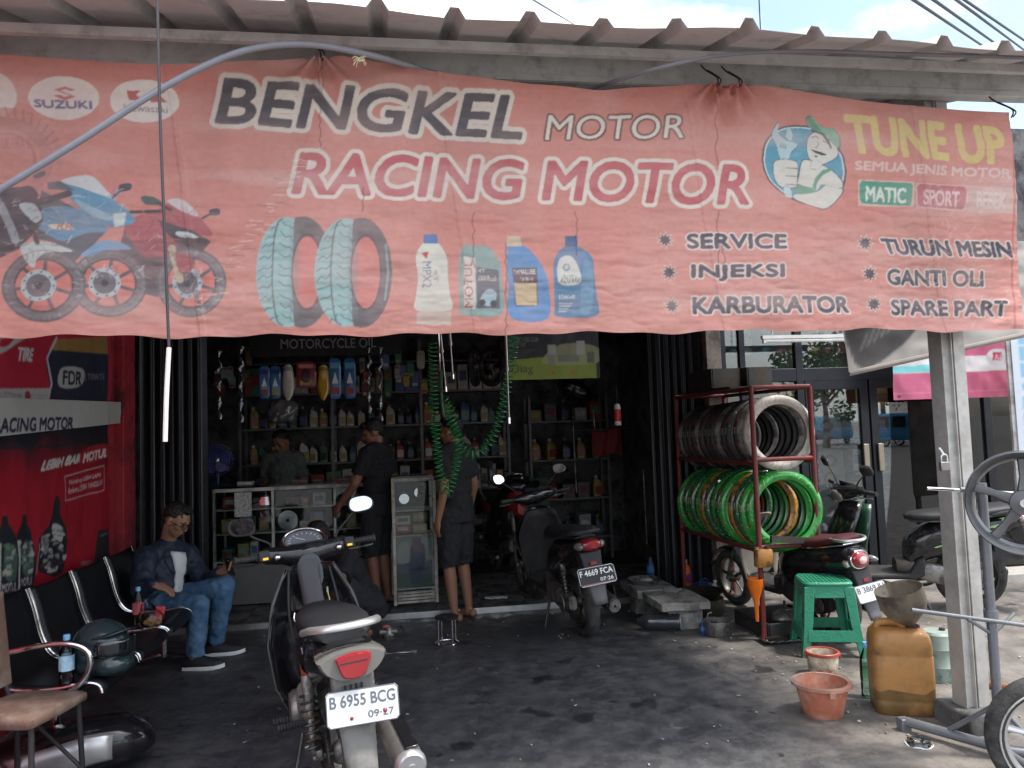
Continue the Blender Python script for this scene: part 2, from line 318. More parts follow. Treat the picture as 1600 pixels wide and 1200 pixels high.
def gridsheet(x0, x1, y0, y1, z, nx, ny, amp):
    x, y = np.meshgrid(np.linspace(x0, x1, nx), np.linspace(y0, y1, ny)); e = np.minimum(np.minimum(x-x0, x1-x), np.minimum(y-y0, y1-y)); zz = z+(fbm(x*1.2, y*1.2, 4, 3)-.25)*amp*np.clip(e*2, 0, 1)
    return np.stack([x, y, zz], -1)
tag(sheet('forecourt', gridsheet(-2.13, 7.5, 1.2, 6.585, .005, 120, 80, .012), 120, 80, None, FM), kind='structure')
M_tile = mat('floor_tile', (.20, .20, .20), .45, var=.2, vs=3, dirt=(.05, .05, .05), ds=4, bump=.1)
M_grime = mat('grimy_concrete', (.10, .10, .10), .8, var=.3, dirt=(.03, .03, .03), bump=.3)
mb = MB(); mb.box((.35, 7.9, .0185), (5.0, 2.62, .037)); sf = tag(mb.build('shop_floor', M_grime, bevel=.004), kind='structure')
tm = MB().box((0, 0, 0), (.394, .394, .014)).build('tile', M_tile, sf, bevel=.003); first = True
for i in range(12):
    for j in range(4):
        t = tm if first else tm.copy()
        if not first: link(t, sf)
        first = False; t.location = (-1.92+.40*i, 6.81+.40*j, .043+random.uniform(-.0012, .0012)); t.rotation_euler = (random.uniform(-.004, .004), random.uniform(-.004, .004), random.uniform(-.006, .006))
M_alu = mat('aluminium', (.62, .63, .64), .35, 1., var=.15, vs=20)
MB().box((.35, 6.592, .030), (5.0, .014, .052)).build('edge_strip', M_alu, sf, bevel=.003)
# ================================================================ buildings
M_red = mat('red_wall_paint', (.36, .022, .035), .6, var=.25, vs=3, dirt=(.10, .015, .02), ds=3, bump=.25, bs=30)
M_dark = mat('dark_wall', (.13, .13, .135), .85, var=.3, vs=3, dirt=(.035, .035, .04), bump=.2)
M_brownpil = mat('pillar_plaster', (.20, .17, .15), .85, var=.25, dirt=(.08, .07, .06), bump=.3)
M_white = mat('white_plaster', (.62, .61, .58), .85, var=.15, dirt=(.35, .33, .3), bump=.2)
lw = thing('side_wall', 'red painted side wall hung with posters beside the black bench', 'wall', (-2.16, 4.9, 0))
MB().box((-.09, -.6, 1.8), (.18, 4.6, 3.6)).build('wall', M_red, lw); MB().box((.02, 1.42, 1.5), (.10, .26, 3.0)).build('pilaster', M_red, lw, bevel=.006)
bd = thing('workshop_building', 'dim open-fronted workshop room behind the forecourt', 'building', (.35, 7.9, 0))
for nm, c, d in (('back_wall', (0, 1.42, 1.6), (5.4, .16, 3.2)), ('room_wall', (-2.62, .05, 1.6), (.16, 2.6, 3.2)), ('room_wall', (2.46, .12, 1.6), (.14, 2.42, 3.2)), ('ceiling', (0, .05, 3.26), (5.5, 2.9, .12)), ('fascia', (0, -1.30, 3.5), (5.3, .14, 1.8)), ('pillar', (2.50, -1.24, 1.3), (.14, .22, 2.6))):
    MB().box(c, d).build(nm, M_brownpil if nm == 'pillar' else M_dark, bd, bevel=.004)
def gate(x0, x1, n, label):
    g = thing('folding_gate', label, 'gate', ((x0+x1)/2, 6.66, 0), 0, 'folded steel gates of the workshop')
    m = mat('gate_steel', (.035, .036, .042), .38, .6, var=.3, vs=12, dirt=(.09, .075, .06), ds=14, dl=(.6, .75)); w = (x1-x0)/n; o = None
    for i in range(n):
        if o is None: o = MB().prism([(-.003, -.05), (.012, -.045), (.014, .05), (0, .055)], 'xy', .0, 2.56).box((.016, -.045, 1.28), (.012, .018, 2.5)).build('slat', m, g, smooth=30); s = o
        else: s = o.copy(); link(s, g)
        s.location = (x0-(x0+x1)/2+w*(i+.5), random.uniform(-.012, .012), .04); s.rotation_euler = (0, 0, radians(35 if i % 2 else -35))
    for z in (.06, 2.62): MB().box((0, 0, z), (x1-x0, .05, .03)).build('rail', m, g)
gate(-2.10, -1.62, 13, 'black steel folding gate slats bunched beside the red pilaster'); gate(2.26, 2.72, 12, 'black steel folding gate slats bunched behind the tyre rack')
# neighbour's glazed front
M_frame = mat('dark_frame', (.022, .024, .03), .35, .5, var=.2); M_pane = glassmat('window_glass', (.80, .86, .86), 1.75); M_greytile = mat('grey_wall_tile', (.33, .33, .33), .4, var=.15, dirt=(.16, .15, .14), ds=6)
nb = thing('glazed_shopfront', 'glass shopfront with dark aluminium frames and a double door', 'shopfront', (4.6, 6.66, 0))
X0 = 4.6
def nbx(a, b, z0, z1, name='frame_bar', y=0, d=.06, m=None): return MB().box(((a+b)/2-X0, y, (z0+z1)/2), (b-a, d, z1-z0)).build(name, m or M_frame, nb, bevel=.003)
for a, b in ((2.95, 3.0), (3.135, 3.19), (3.69, 3.76), (5.26, 5.32), (5.62, 5.70), (6.7, 6.78)): nbx(a, b, .0, 2.75)
for z0, z1 in ((1.93, 2.05), (2.72, 2.8)): nbx(2.96, 6.78, z0, z1, y=.003)
nbx(2.96, 3.70, .0, .34, 'wall_tile', .01, .12, M_greytile); nbx(2.96, 3.70, .345, .39, 'sill', -.002, .09, M_alu)
for a, b, z0, z1 in ((3.0, 3.135, .39, 1.93), (3.19, 3.69, .39, 1.93), (3.0, 3.135, 2.05, 2.72), (3.19, 3.69, 2.05, 2.72), (3.76, 4.46, 2.05, 2.72), (4.46, 5.26, 2.05, 2.72), (5.32, 5.62, .1, 1.93), (5.70, 6.7, .1, 1.93)):
    nbx(a, b, z0, z1, 'pane', 0, .008, M_pane)
for a, b, hx in ((3.77, 4.405, 4.34), (4.425, 5.25, 4.49)):
    dr = MB().box((0, 0, .06), (b-a, .05, .10)).box((0, 0, 1.87), (b-a, .05, .09)).box((-(b-a)/2+.04, 0, .97), (.08, .05, 1.72)).box(((b-a)/2-.04, 0, .97), (.08, .05, 1.72)).build('door', M_frame, nb, loc=((a+b)/2-X0, 0, .02), bevel=.003)
    MB().box((0, 0, .97), (b-a-.16, .008, 1.72)).build('pane', M_pane, dr); c = (a+b)/2
    MB().box((hx-c, -.045, 1.17), (.055, .02, .26)).build('handle', mat('worn_brass', (.30, .26, .20), .45, .6), dr, bevel=.006)
nbx(2.9, 6.9, 2.8, 4.4, 'fascia', .0, .14, M_dark); nbx(2.9, 6.9, 2.74, 2.79, 'soffit', 1.0, 2.0, M_white)
MB().box((.35, 1.9, 1.4), (4.0, .12, 2.8)).build('back_wall', mat('shop_back_wall', (.22, .22, .21), .8), nb); MB().box((2.3, 1, 1.4), (.12, 2.0, 2.8)).build('room_wall', M_white, nb)
MB().box((.35, .95, .03), (4.0, 1.9, .06)).build('floor_slab', M_greytile, nb)
MB().box((1.05, -.14, .04), (2.6, .34, .08)).build('door_step', mat('step_concrete', (.36, .34, .32), .85, var=.2, bump=.2), nb, bevel=.008)
tl = thing('tube_light', 'white fluorescent tube light under the banner edge by the glass', 'lamp', (3.62, 6.25, 2.27)); MB().cyl((-.42, 0, 0), (.42, 0, 0), .016).build('tube', mat('tube_white', (.9, .9, .88), .3), tl); MB().box((0, 0, .032), (.9, .04, .03)).build('fitting', mat('fitting_white', (.7, .7, .68), .5), tl)
for s in (-.43, .43): MB().box((s, 0, .005), (.02, .034, .05)).build('lamp_holder', MATS['fitting_white'], tl)
for s in (-.35, .35): MB().cyl((s, 0, .04), (s, 0, .72), .004).build('hanger', M_alu, tl)
# ================================================================ awning
M_roof = mat('zinc_roof', (.55, .55, .54), .5, .05, var=.1, vs=4, dirt=(.37, .36, .35), ds=4, dl=(.52, .7), bump=.15); M_steel = mat('galvanised_steel', (.50, .50, .49), .5, .15, var=.15, vs=10, dirt=(.30, .29, .28), ds=9, dl=(.5, .7))
aw = thing('awning', 'low metal awning roof on a grey steel channel beam and post', 'awning', (0, 3.4, 0))
SL = .30
def zr(y): return 3.355+SL*(y-3.4)
prof = []; x = -3.62
while x < 3.5: prof += [(x, 0), (x+.115, 0), (x+.142, .042), (x+.178, .042), (x+.205, 0)]; x += .31
nx = len(prof); ys = np.linspace(2.93, 6.6, 8); V = [(a+.006*sin(yy*3+a*2), yy-3.4+(.018*sin(a*3.1)+.012*sin(a*7.7) if i_ == 0 else 0), zr(yy)+b*(1+.12*sin(a*5.3))-.014*(a-.8)+.006*sin(a*2.3+yy)) for i_, yy in enumerate(ys) for a, b in prof]
F = [(r*nx+i, r*nx+i+1, (r+1)*nx+i+1, (r+1)*nx+i) for r in range(7) for i in range(nx-1)]; MB().add(V, F).build('roof_sheet', M_roof, aw, smooth=0, solid=.002)
MB().box((-.1, .0, 3.25), (7.0, .006, .13)).box((-.1, .03, 3.312), (7.0, .06, .006)).box((-.1, .03, 3.186), (7.0, .06, .006)).box((-.1, -.005, 3.20), (7.0, .012, .03)).build('beam', M_steel, aw, bevel=.002)
MB().box((-.1, -.16, zr(3.24)-.055), (7.0, .03, .04)).build('edge_batten', M_steel, aw)
for i in range(9): MB(Matrix.Translation((-3.2+.8*i, 1.66, zr(5.06)-.085)) @ Matrix.Rotation(math.atan(SL), 4, 'X')).box((0, 0, 0), (.05, 3.2, .075)).build('rafter', M_steel, aw)
for yy in (4.4, 5.5): MB().box((-.1, yy-3.4, zr(yy)-.16), (7.0, .05, .06)).build('purlin', M_steel, aw)
M_post1 = mat('post_steel', (.46, .45, .43), .5, .4, var=.15, dirt=(.36, .35, .33), ds=6)
for px_ in (2.79, -2.75):
    p = MB().box((px_+.035, .12, 1.66), (.062, .10, 3.1)).box((px_-.035, .085, 1.66), (.05, .006, 3.1)).box((px_-.06, .12, 1.66), (.006, .10, 3.1)).box((px_-.026, .16, 1.66), (.07, .02, 3.1)).box((px_-.012, .075, 1.66), (.006, .022, 3.1)).build('post', M_post1, aw, bevel=.002)
    MB().box((px_, .12, .055), (.24, .26, .11)).build('footing', M_grime, p, bevel=.012)
pl = thing('padlock', 'steel padlock hanging on the awning post', 'padlock', tuple(dep(1469, 728, 3.62)-Vector((.0, .03, .0))))
MB().box((0, 0, 0), (.048, .022, .042)).build('lock_body', mat('lock_steel', (.30, .28, .26), .4, .8), pl, bevel=.004); MB().tube([(-.016, 0, .02)]+[(-.016*cos(t), 0, .04+.016*sin(t)) for t in np.linspace(0, pi, 8)]+[(.016, 0, .02)], .0045).build('shackle', M_alu, pl); MB().tube(smoothpath([(0, 0, .05), (.004, .02, .07), (0, .03, .085)]), .006).build('staple', M_steel, pl)
# ================================================================ the printed banner
WHT = lin(226, 218, 205); BLK = lin(58, 62, 72); YB = 3.3
cv = Canvas(5.1, 1.36, 450, lin(203, 132, 119)); BX, BZ = -2.02, 1.9
def bmap(x, y): p = onY(x, y, YB); return (p.x-BX, p.z-BZ)
yy, xx = np.mgrid[0:cv.H, 0:cv.W]; xm, ym = xx/cv.r, yy/cv.r
def crop(x0, y0, k): return lambda x, y: bmap(x0+x/k, y0+y/k)
# sun-bleaching, older at the right and in the middle
fade = np.clip(fbm(xm*1.3, ym*1.6, 4, 11)*1.5-.45+np.clip((xm-4.2)*.8, 0, .5)*(ym < 1.05), 0, 1)*np.clip(1.25-ym*.55, .15, 1)
cv.a = cv.a*(1-fade[..., None]*.55)+np.array(lin(224, 168, 158))*fade[..., None]*.55
red = np.clip((ym-1.02)*3.2+(fbm(xm*2, ym*3, 3, 5)-.5)*.8, 0, 1)[..., None]*.6; cv.a = cv.a*(1-red)+np.array(lin(184, 92, 76))*red
cv.map = bmap
for cx, cy, rx, ry in ((-12, 147, 36, 34), (97, 150, 56, 32), (223, 155, 54, 33)): cv.ell((cx, cy), rx, ry, lin(224, 216, 206))
K = crop(0, 100, 2.858); cv.map = K
cv.poly([(232, 108), (285, 94), (335, 110), (308, 114), (286, 106), (262, 112), (332, 138), (280, 152), (228, 132), (256, 128), (280, 138), (305, 134)], lin(188, 66, 66))
cv.poly([(560, 112), (622, 112), (600, 130), (640, 152), (568, 152)], lin(172, 60, 60)); cv.poly([(640, 128), (690, 112), (738, 112), (706, 128), (738, 158), (668, 158)], lin(172, 60, 60))
cv.text('SUZUKI', (142, 180), (400, 190), (142, 148), lin(72, 92, 140), .045); cv.text('Kawasaki', (545, 200), (740, 206), (545, 168), lin(88, 88, 110), .03)
# faded big tyre picture at the far left
for r, c in ((250, lin(196, 134, 122)), (205, lin(178, 118, 108)), (150, lin(203, 132, 120)), (132, lin(168, 108, 100)), (118, lin(206, 140, 128))): cv.ell((20, 420), r, r*.93, c, .75)
for i in range(14):
    t = .1+i*.16; cv.line([(20+205*cos(t), 420-190*sin(t)), (20+248*cos(t+.05), 420-232*sin(t+.05))], .008, lin(160, 100, 92), .6)
cv.text('ULTRA DRAG M', (0, 375), (235, 368), (0, 320), lin(150, 98, 90), .02, .6)
def wheelp(cx, cy, rx, ry, rim):
    G = lin(112, 110, 112); cv.ell((cx, cy), rx, ry, G); cv.ell((cx, cy), rx*.93, ry*.93, lin(132, 130, 132), .6, hole=.93); cv.ell((cx, cy), rx*.72, ry*.74, lin(70, 72, 78)); cv.ell((cx, cy), rx*.67, ry*.69, lin(206, 124, 112))
    for i in range(7):
        t = i*2*pi/7+.3; cv.line([(cx, cy), (cx+rx*.68*cos(t), cy+ry*.7*sin(t))], .014, lin(84, 86, 92))
    cv.ell((cx-rx*.12, cy), rx*.42, ry*.44, rim); cv.ell((cx-rx*.12, cy), rx*.30, ry*.32, lin(104, 104, 108)); cv.ell((cx-rx*.12, cy), rx*.10, ry*.11, lin(58, 60, 66))
    for i in range(9):
        t = i*.7; cv.ell((cx-rx*.12+rx*.36*cos(t), cy+ry*.38*sin(t)), 5, 5, lin(90, 92, 96))
BLU, BL2, PNK = lin(92, 150, 178), lin(140, 182, 196), lin(172, 92, 98)
cv.poly([(560, 700), (760, 720), (900, 860), (760, 990), (700, 1040), (560, 1000), (520, 860)], lin(92, 84, 90)); wheelp(852, 975, 158, 155, lin(170, 186, 190))          # right-hand bike
cv.blob([(580, 690), (700, 650), (760, 620), (850, 650), (940, 740), (940, 770), (860, 760), (780, 790), (640, 810), (560, 760)], PNK); cv.blob([(590, 790), (700, 790), (790, 800), (740, 850), (650, 860)], lin(150, 76, 84))
cv.blob([(745, 612), (800, 600), (860, 640), (885, 680), (820, 660)], lin(206, 196, 194)); cv.poly([(700, 690), (860, 745), (940, 790), (900, 835), (780, 790), (720, 730)], lin(66, 66, 74)); cv.blob([(785, 748), (840, 752), (885, 775), (800, 770)], lin(196, 214, 214))
cv.blob([(626, 588), (680, 590), (725, 622), (650, 626)], lin(72, 92, 92)); cv.line([(700, 618), (760, 650)], .012, lin(60, 62, 68)); cv.blob([(936, 650), (978, 645), (980, 672), (940, 676)], lin(70, 72, 78)); cv.line([(905, 688), (942, 668)], .01, lin(60, 62, 68)); cv.line([(580, 658), (720, 655)], .014, lin(58, 60, 66)); cv.line([(764, 820), (800, 960)], .03, lin(190, 176, 150)); cv.blob([(780, 840), (840, 850), (860, 910), (800, 930)], lin(164, 84, 88))
wheelp(490, 980, 165, 152, lin(180, 190, 192))                                          # middle bike
cv.poly([(180, 560), (330, 640), (470, 740), (420, 800), (330, 900), (250, 800), (160, 780)], lin(88, 96, 104)); cv.blob([(170, 650), (330, 640), (480, 735), (380, 750), (280, 790), (190, 745), (130, 700)], BLU); cv.blob([(260, 520), (360, 545), (480, 590), (600, 690), (520, 725), (430, 700), (330, 620)], BLU)
cv.blob([(330, 600), (420, 640), (520, 690), (450, 690), (370, 650)], BL2); cv.blob([(262, 515), (330, 490), (400, 492), (470, 560), (510, 600), (430, 575), (350, 545)], lin(206, 212, 210)); cv.poly([(200, 520), (260, 515), (330, 560), (210, 555)], lin(88, 98, 104)); cv.poly([(500, 665), (560, 660), (550, 715), (505, 725)], lin(198, 212, 206))
cv.blob([(370, 850), (440, 790), (520, 790), (585, 825), (480, 830), (395, 865)], lin(120, 160, 190)); cv.poly([(205, 715), (300, 708), (330, 738), (230, 735)], lin(220, 206, 180)); cv.text('RR', (250, 735), (318, 738), (258, 705), lin(190, 80, 72), .04); cv.blob([(525, 530), (575, 525), (575, 555), (530, 562)], lin(66, 72, 76)); cv.line([(500, 592), (532, 558)], .012, lin(60, 66, 70)); cv.line([(170, 620), (300, 575)], .03, lin(62, 66, 74))
wheelp(207, 995, 185, 163, lin(176, 194, 194))                                          # left bike
cv.poly([(-60, 560), (90, 545), (180, 610), (190, 700), (150, 760), (90, 830), (-60, 900)], lin(66, 68, 76)); cv.blob([(85, 630), (150, 625), (185, 680), (150, 705)], lin(180, 200, 198)); cv.blob([(100, 815), (200, 795), (330, 838), (220, 845), (175, 880), (165, 915), (130, 890)], lin(190, 206, 200)); cv.line([(5, 630), (75, 790)], .03, lin(150, 158, 164)); cv.line([(120, 690), (170, 800)], .018, lin(60, 62, 70)); cv.blob([(70, 560), (130, 540), (170, 590), (120, 610)], lin(58, 60, 68)); cv.blob([(140, 490), (185, 470), (190, 490), (150, 505)], lin(90, 86, 90))
def clutter(n, x0, y0, x1, y1, cols, al=.55, L_=26):
    for i in range(n):
        x, y = random.uniform(x0, x1), random.uniform(y0, y1); a = random.uniform(0, pi); l, w_ = random.uniform(6, L_), random.uniform(2, 7); dx, dy, ex, ey = cos(a)*l, sin(a)*l, -sin(a)*w_, cos(a)*w_; cv.poly([(x-dx, y-dy), (x+dx, y+dy), (x+dx*.6+ex, y+dy*.6+ey), (x-dx*.8+ex, y-dy*.8+ey)], random.choice(cols), al)
GRY = [lin(52, 54, 60), lin(120, 122, 126), lin(178, 186, 188), lin(84, 86, 92), lin(214, 214, 210)]
clutter(46, 0, 600, 160, 860, GRY); clutter(44, 170, 590, 330, 830, GRY); clutter(40, 600, 720, 760, 960, GRY+[lin(150, 70, 76)]); clutter(30, 120, 920, 270, 1070, GRY, .5, 12); clutter(26, 420, 900, 530, 1040, GRY, .5, 12); clutter(30, 770, 900, 900, 1040, GRY, .5, 12)
clutter(26, 330, 560, 560, 700, [lin(120, 172, 196), lin(70, 124, 156), lin(170, 200, 208)], .6, 40); clutter(22, 190, 650, 420, 760, [lin(120, 172, 196), lin(70, 124, 156)], .5, 40); clutter(26, 640, 640, 900, 780, [lin(196, 118, 120), lin(140, 66, 74)], .5, 40)
for cx_, cy_, rx_, ry_ in ((207, 995, 185, 163), (490, 980, 165, 152), (852, 975, 158, 155)):
    for q in range(40):
        a_ = random.uniform(0, 6.28); cv.line([(cx_+rx_*k*cos(a_+.06*j), cy_+ry_*k*sin(a_+.06*j)) for k, j in ((.80, 0), (.88, 1), (.96, 1))], .004, random.choice(GRY[:4]), .5)
    cv.ell((cx_, cy_), rx_*.99, ry_*.99, lin(60, 60, 64), .5, hole=.97)
# words
cv.map = crop(300, 80, 2.424); O = lin(222, 212, 198)
cv.text('BENGKEL', (85, 262), (1245, 326), (128, 106), BLK, .035, out=(.020, O)); cv.text('MOTOR', (1340, 330), (1860, 332), (1352, 240), lin(222, 214, 202), .01, out=(.010, lin(110, 74, 70))); cv.text('MOTOR', (1340, 330), (1860, 332), (1352, 240), lin(222, 214, 202), .0)
cv.text('RACING MOTOR', (380, 534), (2100, 582), (412, 378), lin(190, 92, 98), .03, out=(.019, O))
def tyrep(cx, cy, w_, h_, off, seed):
    G = lin(96, 94, 97); cv.ell((cx+w_*.22, cy), w_*.78, h_, G); cv.ell((cx-w_*.18, cy), w_*.80, h_*.985, lin(146, 186, 184)); cv.blob([(cx+w_*.05, cy-h_*.98), (cx+w_*.5, cy-h_*.8), (cx+w_*.42, cy), (cx+w_*.5, cy+h_*.8), (cx+w_*.05, cy+h_*.98), (cx-w_*.02, cy+h_*.6), (cx-w_*.05, cy), (cx-w_*.02, cy-h_*.6)], G); cv.ell((cx+w_*.33, cy), w_*.36, h_*.66, lin(206, 122, 112)); cv.line([(cx+w_*.84, cy-h_*.5), (cx+w_*.9, cy), (cx+w_*.82, cy+h_*.5)], .008, lin(150, 176, 178), .8)
    for k in range(5): cv.ell((cx-w_*(.10-.05*k), cy), w_*.05, h_*(.92-.02*k), lin(120, 138, 138), .25)
    for i in range(10):
        t = -.84+i*.185+random.uniform(-.02, .02); yy_ = cy+h_*t; q = sqrt(max(0, 1-t*t)); D = lin(88, 106, 110); j = lambda: random.uniform(-5, 5)
        cv.line([(cx-w_*(.18+.74*q), yy_+14+j()), (cx-w_*(.18+.62*q), yy_+2+j()), (cx-w_*(.18+.50*q), yy_+6+j()), (cx-w_*(.18+.38*q), yy_-10+j())], .005, D, .85); cv.line([(cx-w_*(.18+.22*q), yy_-12+j()), (cx-w_*(.18+.06*q), yy_+4+j()), (cx-w_*.10, yy_+2+j()), (cx-w_*.03, yy_+16+j())], .005, D, .85)
    cv.ell((cx+w_*.33, cy), w_*.40, h_*.70, lin(60, 60, 64), .7, hole=.92)
    cv.line([(cx-w_*.3, cy-h_*.95)]+[(cx-w_*(.3+.26*sqrt(1-t*t)), cy+h_*t) for t in np.linspace(-.9, .9, 12)]+[(cx-w_*.3, cy+h_*.95)], .006, lin(84, 98, 102))
tyrep(388, 838, 148, 212, 0, 1); tyrep(610, 840, 148, 210, 0, 2)
def bottle(pts, col, cap, capc): cv.blob(pts, col, k=4); cv.poly(cap, capc)
bottle([(880, 725), (928, 725), (965, 790), (968, 860), (975, 930), (978, 985), (850, 985), (848, 930), (856, 860), (848, 780)], lin(210, 212, 196), [(878, 692), (928, 692), (930, 730), (876, 730)], lin(70, 116, 168)); cv.poly([(852, 990), (980, 990), (980, 1042), (850, 1038)], lin(196, 196, 182), .7)
cv.text('MPX2', (872, 800), (872, 900), (905, 800), lin(80, 110, 150), .03); cv.poly([(868, 768), (896, 762), (888, 792)], lin(190, 60, 60)); cv.text('4T', (915, 830), (915, 880), (930, 830), lin(130, 140, 150), .02)
bottle([(1045, 730), (1115, 735), (1165, 800), (1172, 870), (1170, 1000), (1020, 1000), (1010, 960), (1012, 780)], lin(128, 158, 152), [(1050, 700), (1115, 705), (1115, 738), (1050, 735)], lin(196, 128, 118)); cv.poly([(1028, 780), (1072, 785), (1072, 980), (1028, 975)], lin(206, 200, 190)); cv.text('MOTUL', (1062, 976), (1060, 795), (1030, 976), lin(178, 74, 76), .03); cv.poly([(1076, 820), (1160, 830), (1165, 978), (1076, 978)], lin(70, 90, 100)); cv.text('4T', (1082, 842), (1110, 842), (1082, 826), O, .03); cv.text('3000 PLUS', (1082, 872), (1150, 874), (1082, 852), O, .02); cv.blob([(1090, 940), (1120, 905), (1150, 920), (1140, 965), (1100, 965)], lin(150, 180, 190)); cv.ell((1098, 955), 12, 12, lin(30, 36, 40)); cv.ell((1140, 960), 13, 13, lin(30, 36, 40))
bottle([(1200, 735), (1255, 735), (1315, 800), (1345, 880), (1345, 1015), (1205, 1015), (1195, 900), (1192, 780)], lin(82, 138, 186), [(1195, 700), (1245, 700), (1248, 738), (1192, 738)], lin(196, 180, 150)); cv.poly([(1210, 822), (1304, 822), (1308, 968), (1222, 968)], lin(66, 66, 80)); cv.poly([(1216, 882), (1302, 882), (1304, 965), (1226, 965)], lin(198, 178, 138)); cv.text('YAMALUBE', (1214, 848), (1298, 848), (1214, 828), O, .03); cv.text('YAMAHA', (1240, 874), (1288, 874), (1240, 862), O, .03)
bottle([(1412, 740), (1455, 740), (1510, 780), (1520, 860), (1530, 940), (1528, 1005), (1382, 1008), (1372, 960), (1368, 800)], lin(74, 126, 160), [(1412, 700), (1458, 700), (1458, 742), (1412, 742)], lin(58, 92, 130)); cv.blob([(1385, 800), (1420, 775), (1450, 800), (1470, 870), (1440, 890), (1385, 880)], lin(204, 206, 196)); cv.text('ADVANCE', (1388, 884), (1480, 884), (1392, 862), lin(48, 60, 78), .03); cv.text('10W-40', (1388, 942), (1448, 942), (1388, 926), O, .02); cv.text('SYNTHETIC', (1402, 862), (1452, 862), (1402, 852), lin(60, 80, 100), .0); cv.ell((1415, 822), 12, 14, lin(80, 120, 150), 1, hole=.7); cv.blob([(1480, 800), (1512, 830), (1510, 980), (1470, 985)], lin(96, 150, 176), .7)
for i in range(4): cv.line([(1388, 958+i*10), (1388+50-8*i, 958+i*10)], .005, O, .7)
cv.map = crop(940, 0, 2.2227); YEL = lin(214, 190, 120)
cv.text('TUNE UP', (862, 530), (1390, 575), (846, 402), YEL, .04); cv.text('SEMUA JENIS MOTOR', (876, 602), (1408, 632), (878, 562), lin(222, 196, 186), .03, .8)
def pill(x0, y0, x1, y1, col, txt, tc_, ol, al=1.):
    P = [(x0+8, y0), (x1-8, y0+8), (x1, y0+18), (x1-4, y1-8), (x1-10, y1+4), (x0+12, y1-6), (x0+3, y1-16), (x0, y0+10)]; cv.poly([(x0-5, y0-5), (x1+5, y0+4), (x1+5, y1+8), (x0-2, y1+2)], ol, al*.8); cv.poly(P, col, al); cv.text(txt, (x0+24, y1-14), (x1-24, y1-6), (x0+24, y0+18), tc_, .03)
pill(893, 630, 1078, 712, lin(74, 152, 128), 'MATIC', lin(216, 220, 206), lin(214, 190, 180)); pill(1092, 642, 1264, 724, lin(186, 96, 104), 'SPORT', lin(224, 190, 188), lin(220, 180, 172)); pill(1274, 652, 1416, 736, lin(204, 170, 158), 'BEBEK', lin(226, 200, 190), lin(214, 184, 172), .8)
def star(cx, cy, r):
    P = [(cx+(r if i % 2 == 0 else r*.52)*cos(i*pi/9), cy+(r if i % 2 == 0 else r*.52)*sin(i*pi/9)) for i in range(18)]; cv.poly([(cx+(p[0]-cx)*1.28, cy+(p[1]-cy)*1.28) for p in P], O, .7); cv.poly(P, BLK)
for cx, cy in ((222, 832), (233, 947), (244, 1062), (917, 844), (932, 950), (946, 1056)): star(cx, cy, 26)
for tx, a, b_, c in (('SERVICE', (298, 862), (634, 866), (300, 812)), ('INJEKSI', (312, 976), (624, 976), (312, 922)), ('KARBURATOR', (318, 1090), (856, 1086), (318, 1034)), ('TURUN MESIN', (988, 880), (1428, 892), (974, 828)), ('GANTI OLI', (1000, 986), (1338, 990), (996, 934)), ('SPARE PART', (1012, 1092), (1412, 1096), (1010, 1040))):
    cv.text(tx, a, b_, c, lin(66, 72, 84), .045, out=(.008, lin(222, 204, 194)))
# generic mechanic emblem
cv.map = crop(1180, 160, 6.669); CRM = lin(214, 212, 200); LN = lin(74, 74, 88); TEA = lin(84, 156, 178); GRN = lin(96, 158, 134)
shield = [(430, 232), (600, 250), (760, 330), (880, 480), (930, 640), (935, 800), (880, 960), (730, 1118), (560, 1080), (400, 1030), (240, 920), (120, 770), (72, 620), (80, 470), (150, 340), (270, 260)]
cv.blob(shield, LN); cv.blob([(500+(x-500)*.955, 660+(y-660)*.955) for x, y in shield], lin(216, 226, 226)); cv.blob([(500+(x-500)*.925, 660+(y-660)*.925) for x, y in shield], TEA)
for i in range(30): cv.ell((150+random.random()*420, 300+random.random()*600), 40, 22, lin(112, 178, 196), .4)
def inked(pts, col, wd=.004): cv.blob(pts, LN); c = np.mean(pts, 0); cv.blob([(c[0]+(x-c[0])*.95, c[1]+(y-c[1])*.95) for x, y in pts], col)
inked([(640, 930), (760, 850), (905, 890), (890, 980), (730, 1115), (540, 1075), (390, 1010), (400, 960)], CRM); inked([(470, 620), (560, 600), (770, 690), (900, 820), (900, 900), (700, 860), (630, 930), (420, 950), (440, 800)], CRM)
cv.blob([(420, 845), (500, 870), (600, 900), (620, 940), (420, 955)], GRN); cv.poly([(590, 890), (620, 790), (690, 710), (770, 690), (800, 705), (700, 760), (640, 840), (630, 915)], GRN)
inked([(560, 350), (640, 300), (760, 370), (860, 470), (860, 560), (780, 620), (640, 670), (580, 620), (545, 560), (530, 470)], CRM); inked([(600, 600), (700, 640), (640, 700), (570, 690)], CRM)
cv.blob([(590, 260), (640, 240), (760, 370), (800, 480), (700, 340), (600, 300)], lin(58, 60, 70)); inked([(530, 160), (590, 140), (660, 220), (740, 265), (830, 280), (885, 380), (880, 480), (820, 440), (720, 320), (600, 280), (550, 230)], lin(120, 176, 148)); cv.blob([(540, 170), (590, 150), (650, 230), (700, 310), (600, 270)], lin(98, 146, 126))
cv.blob([(580, 488), (640, 505), (740, 545), (700, 555), (620, 525)], lin(58, 58, 70)); cv.line([(590, 360), (640, 350), (668, 372)], .004, LN); cv.line([(712, 395), (770, 430), (795, 480)], .004, LN); cv.line([(650, 400), (668, 430), (640, 470), (620, 465)], .003, LN); cv.blob([(610, 555), (650, 562), (630, 576)], LN)
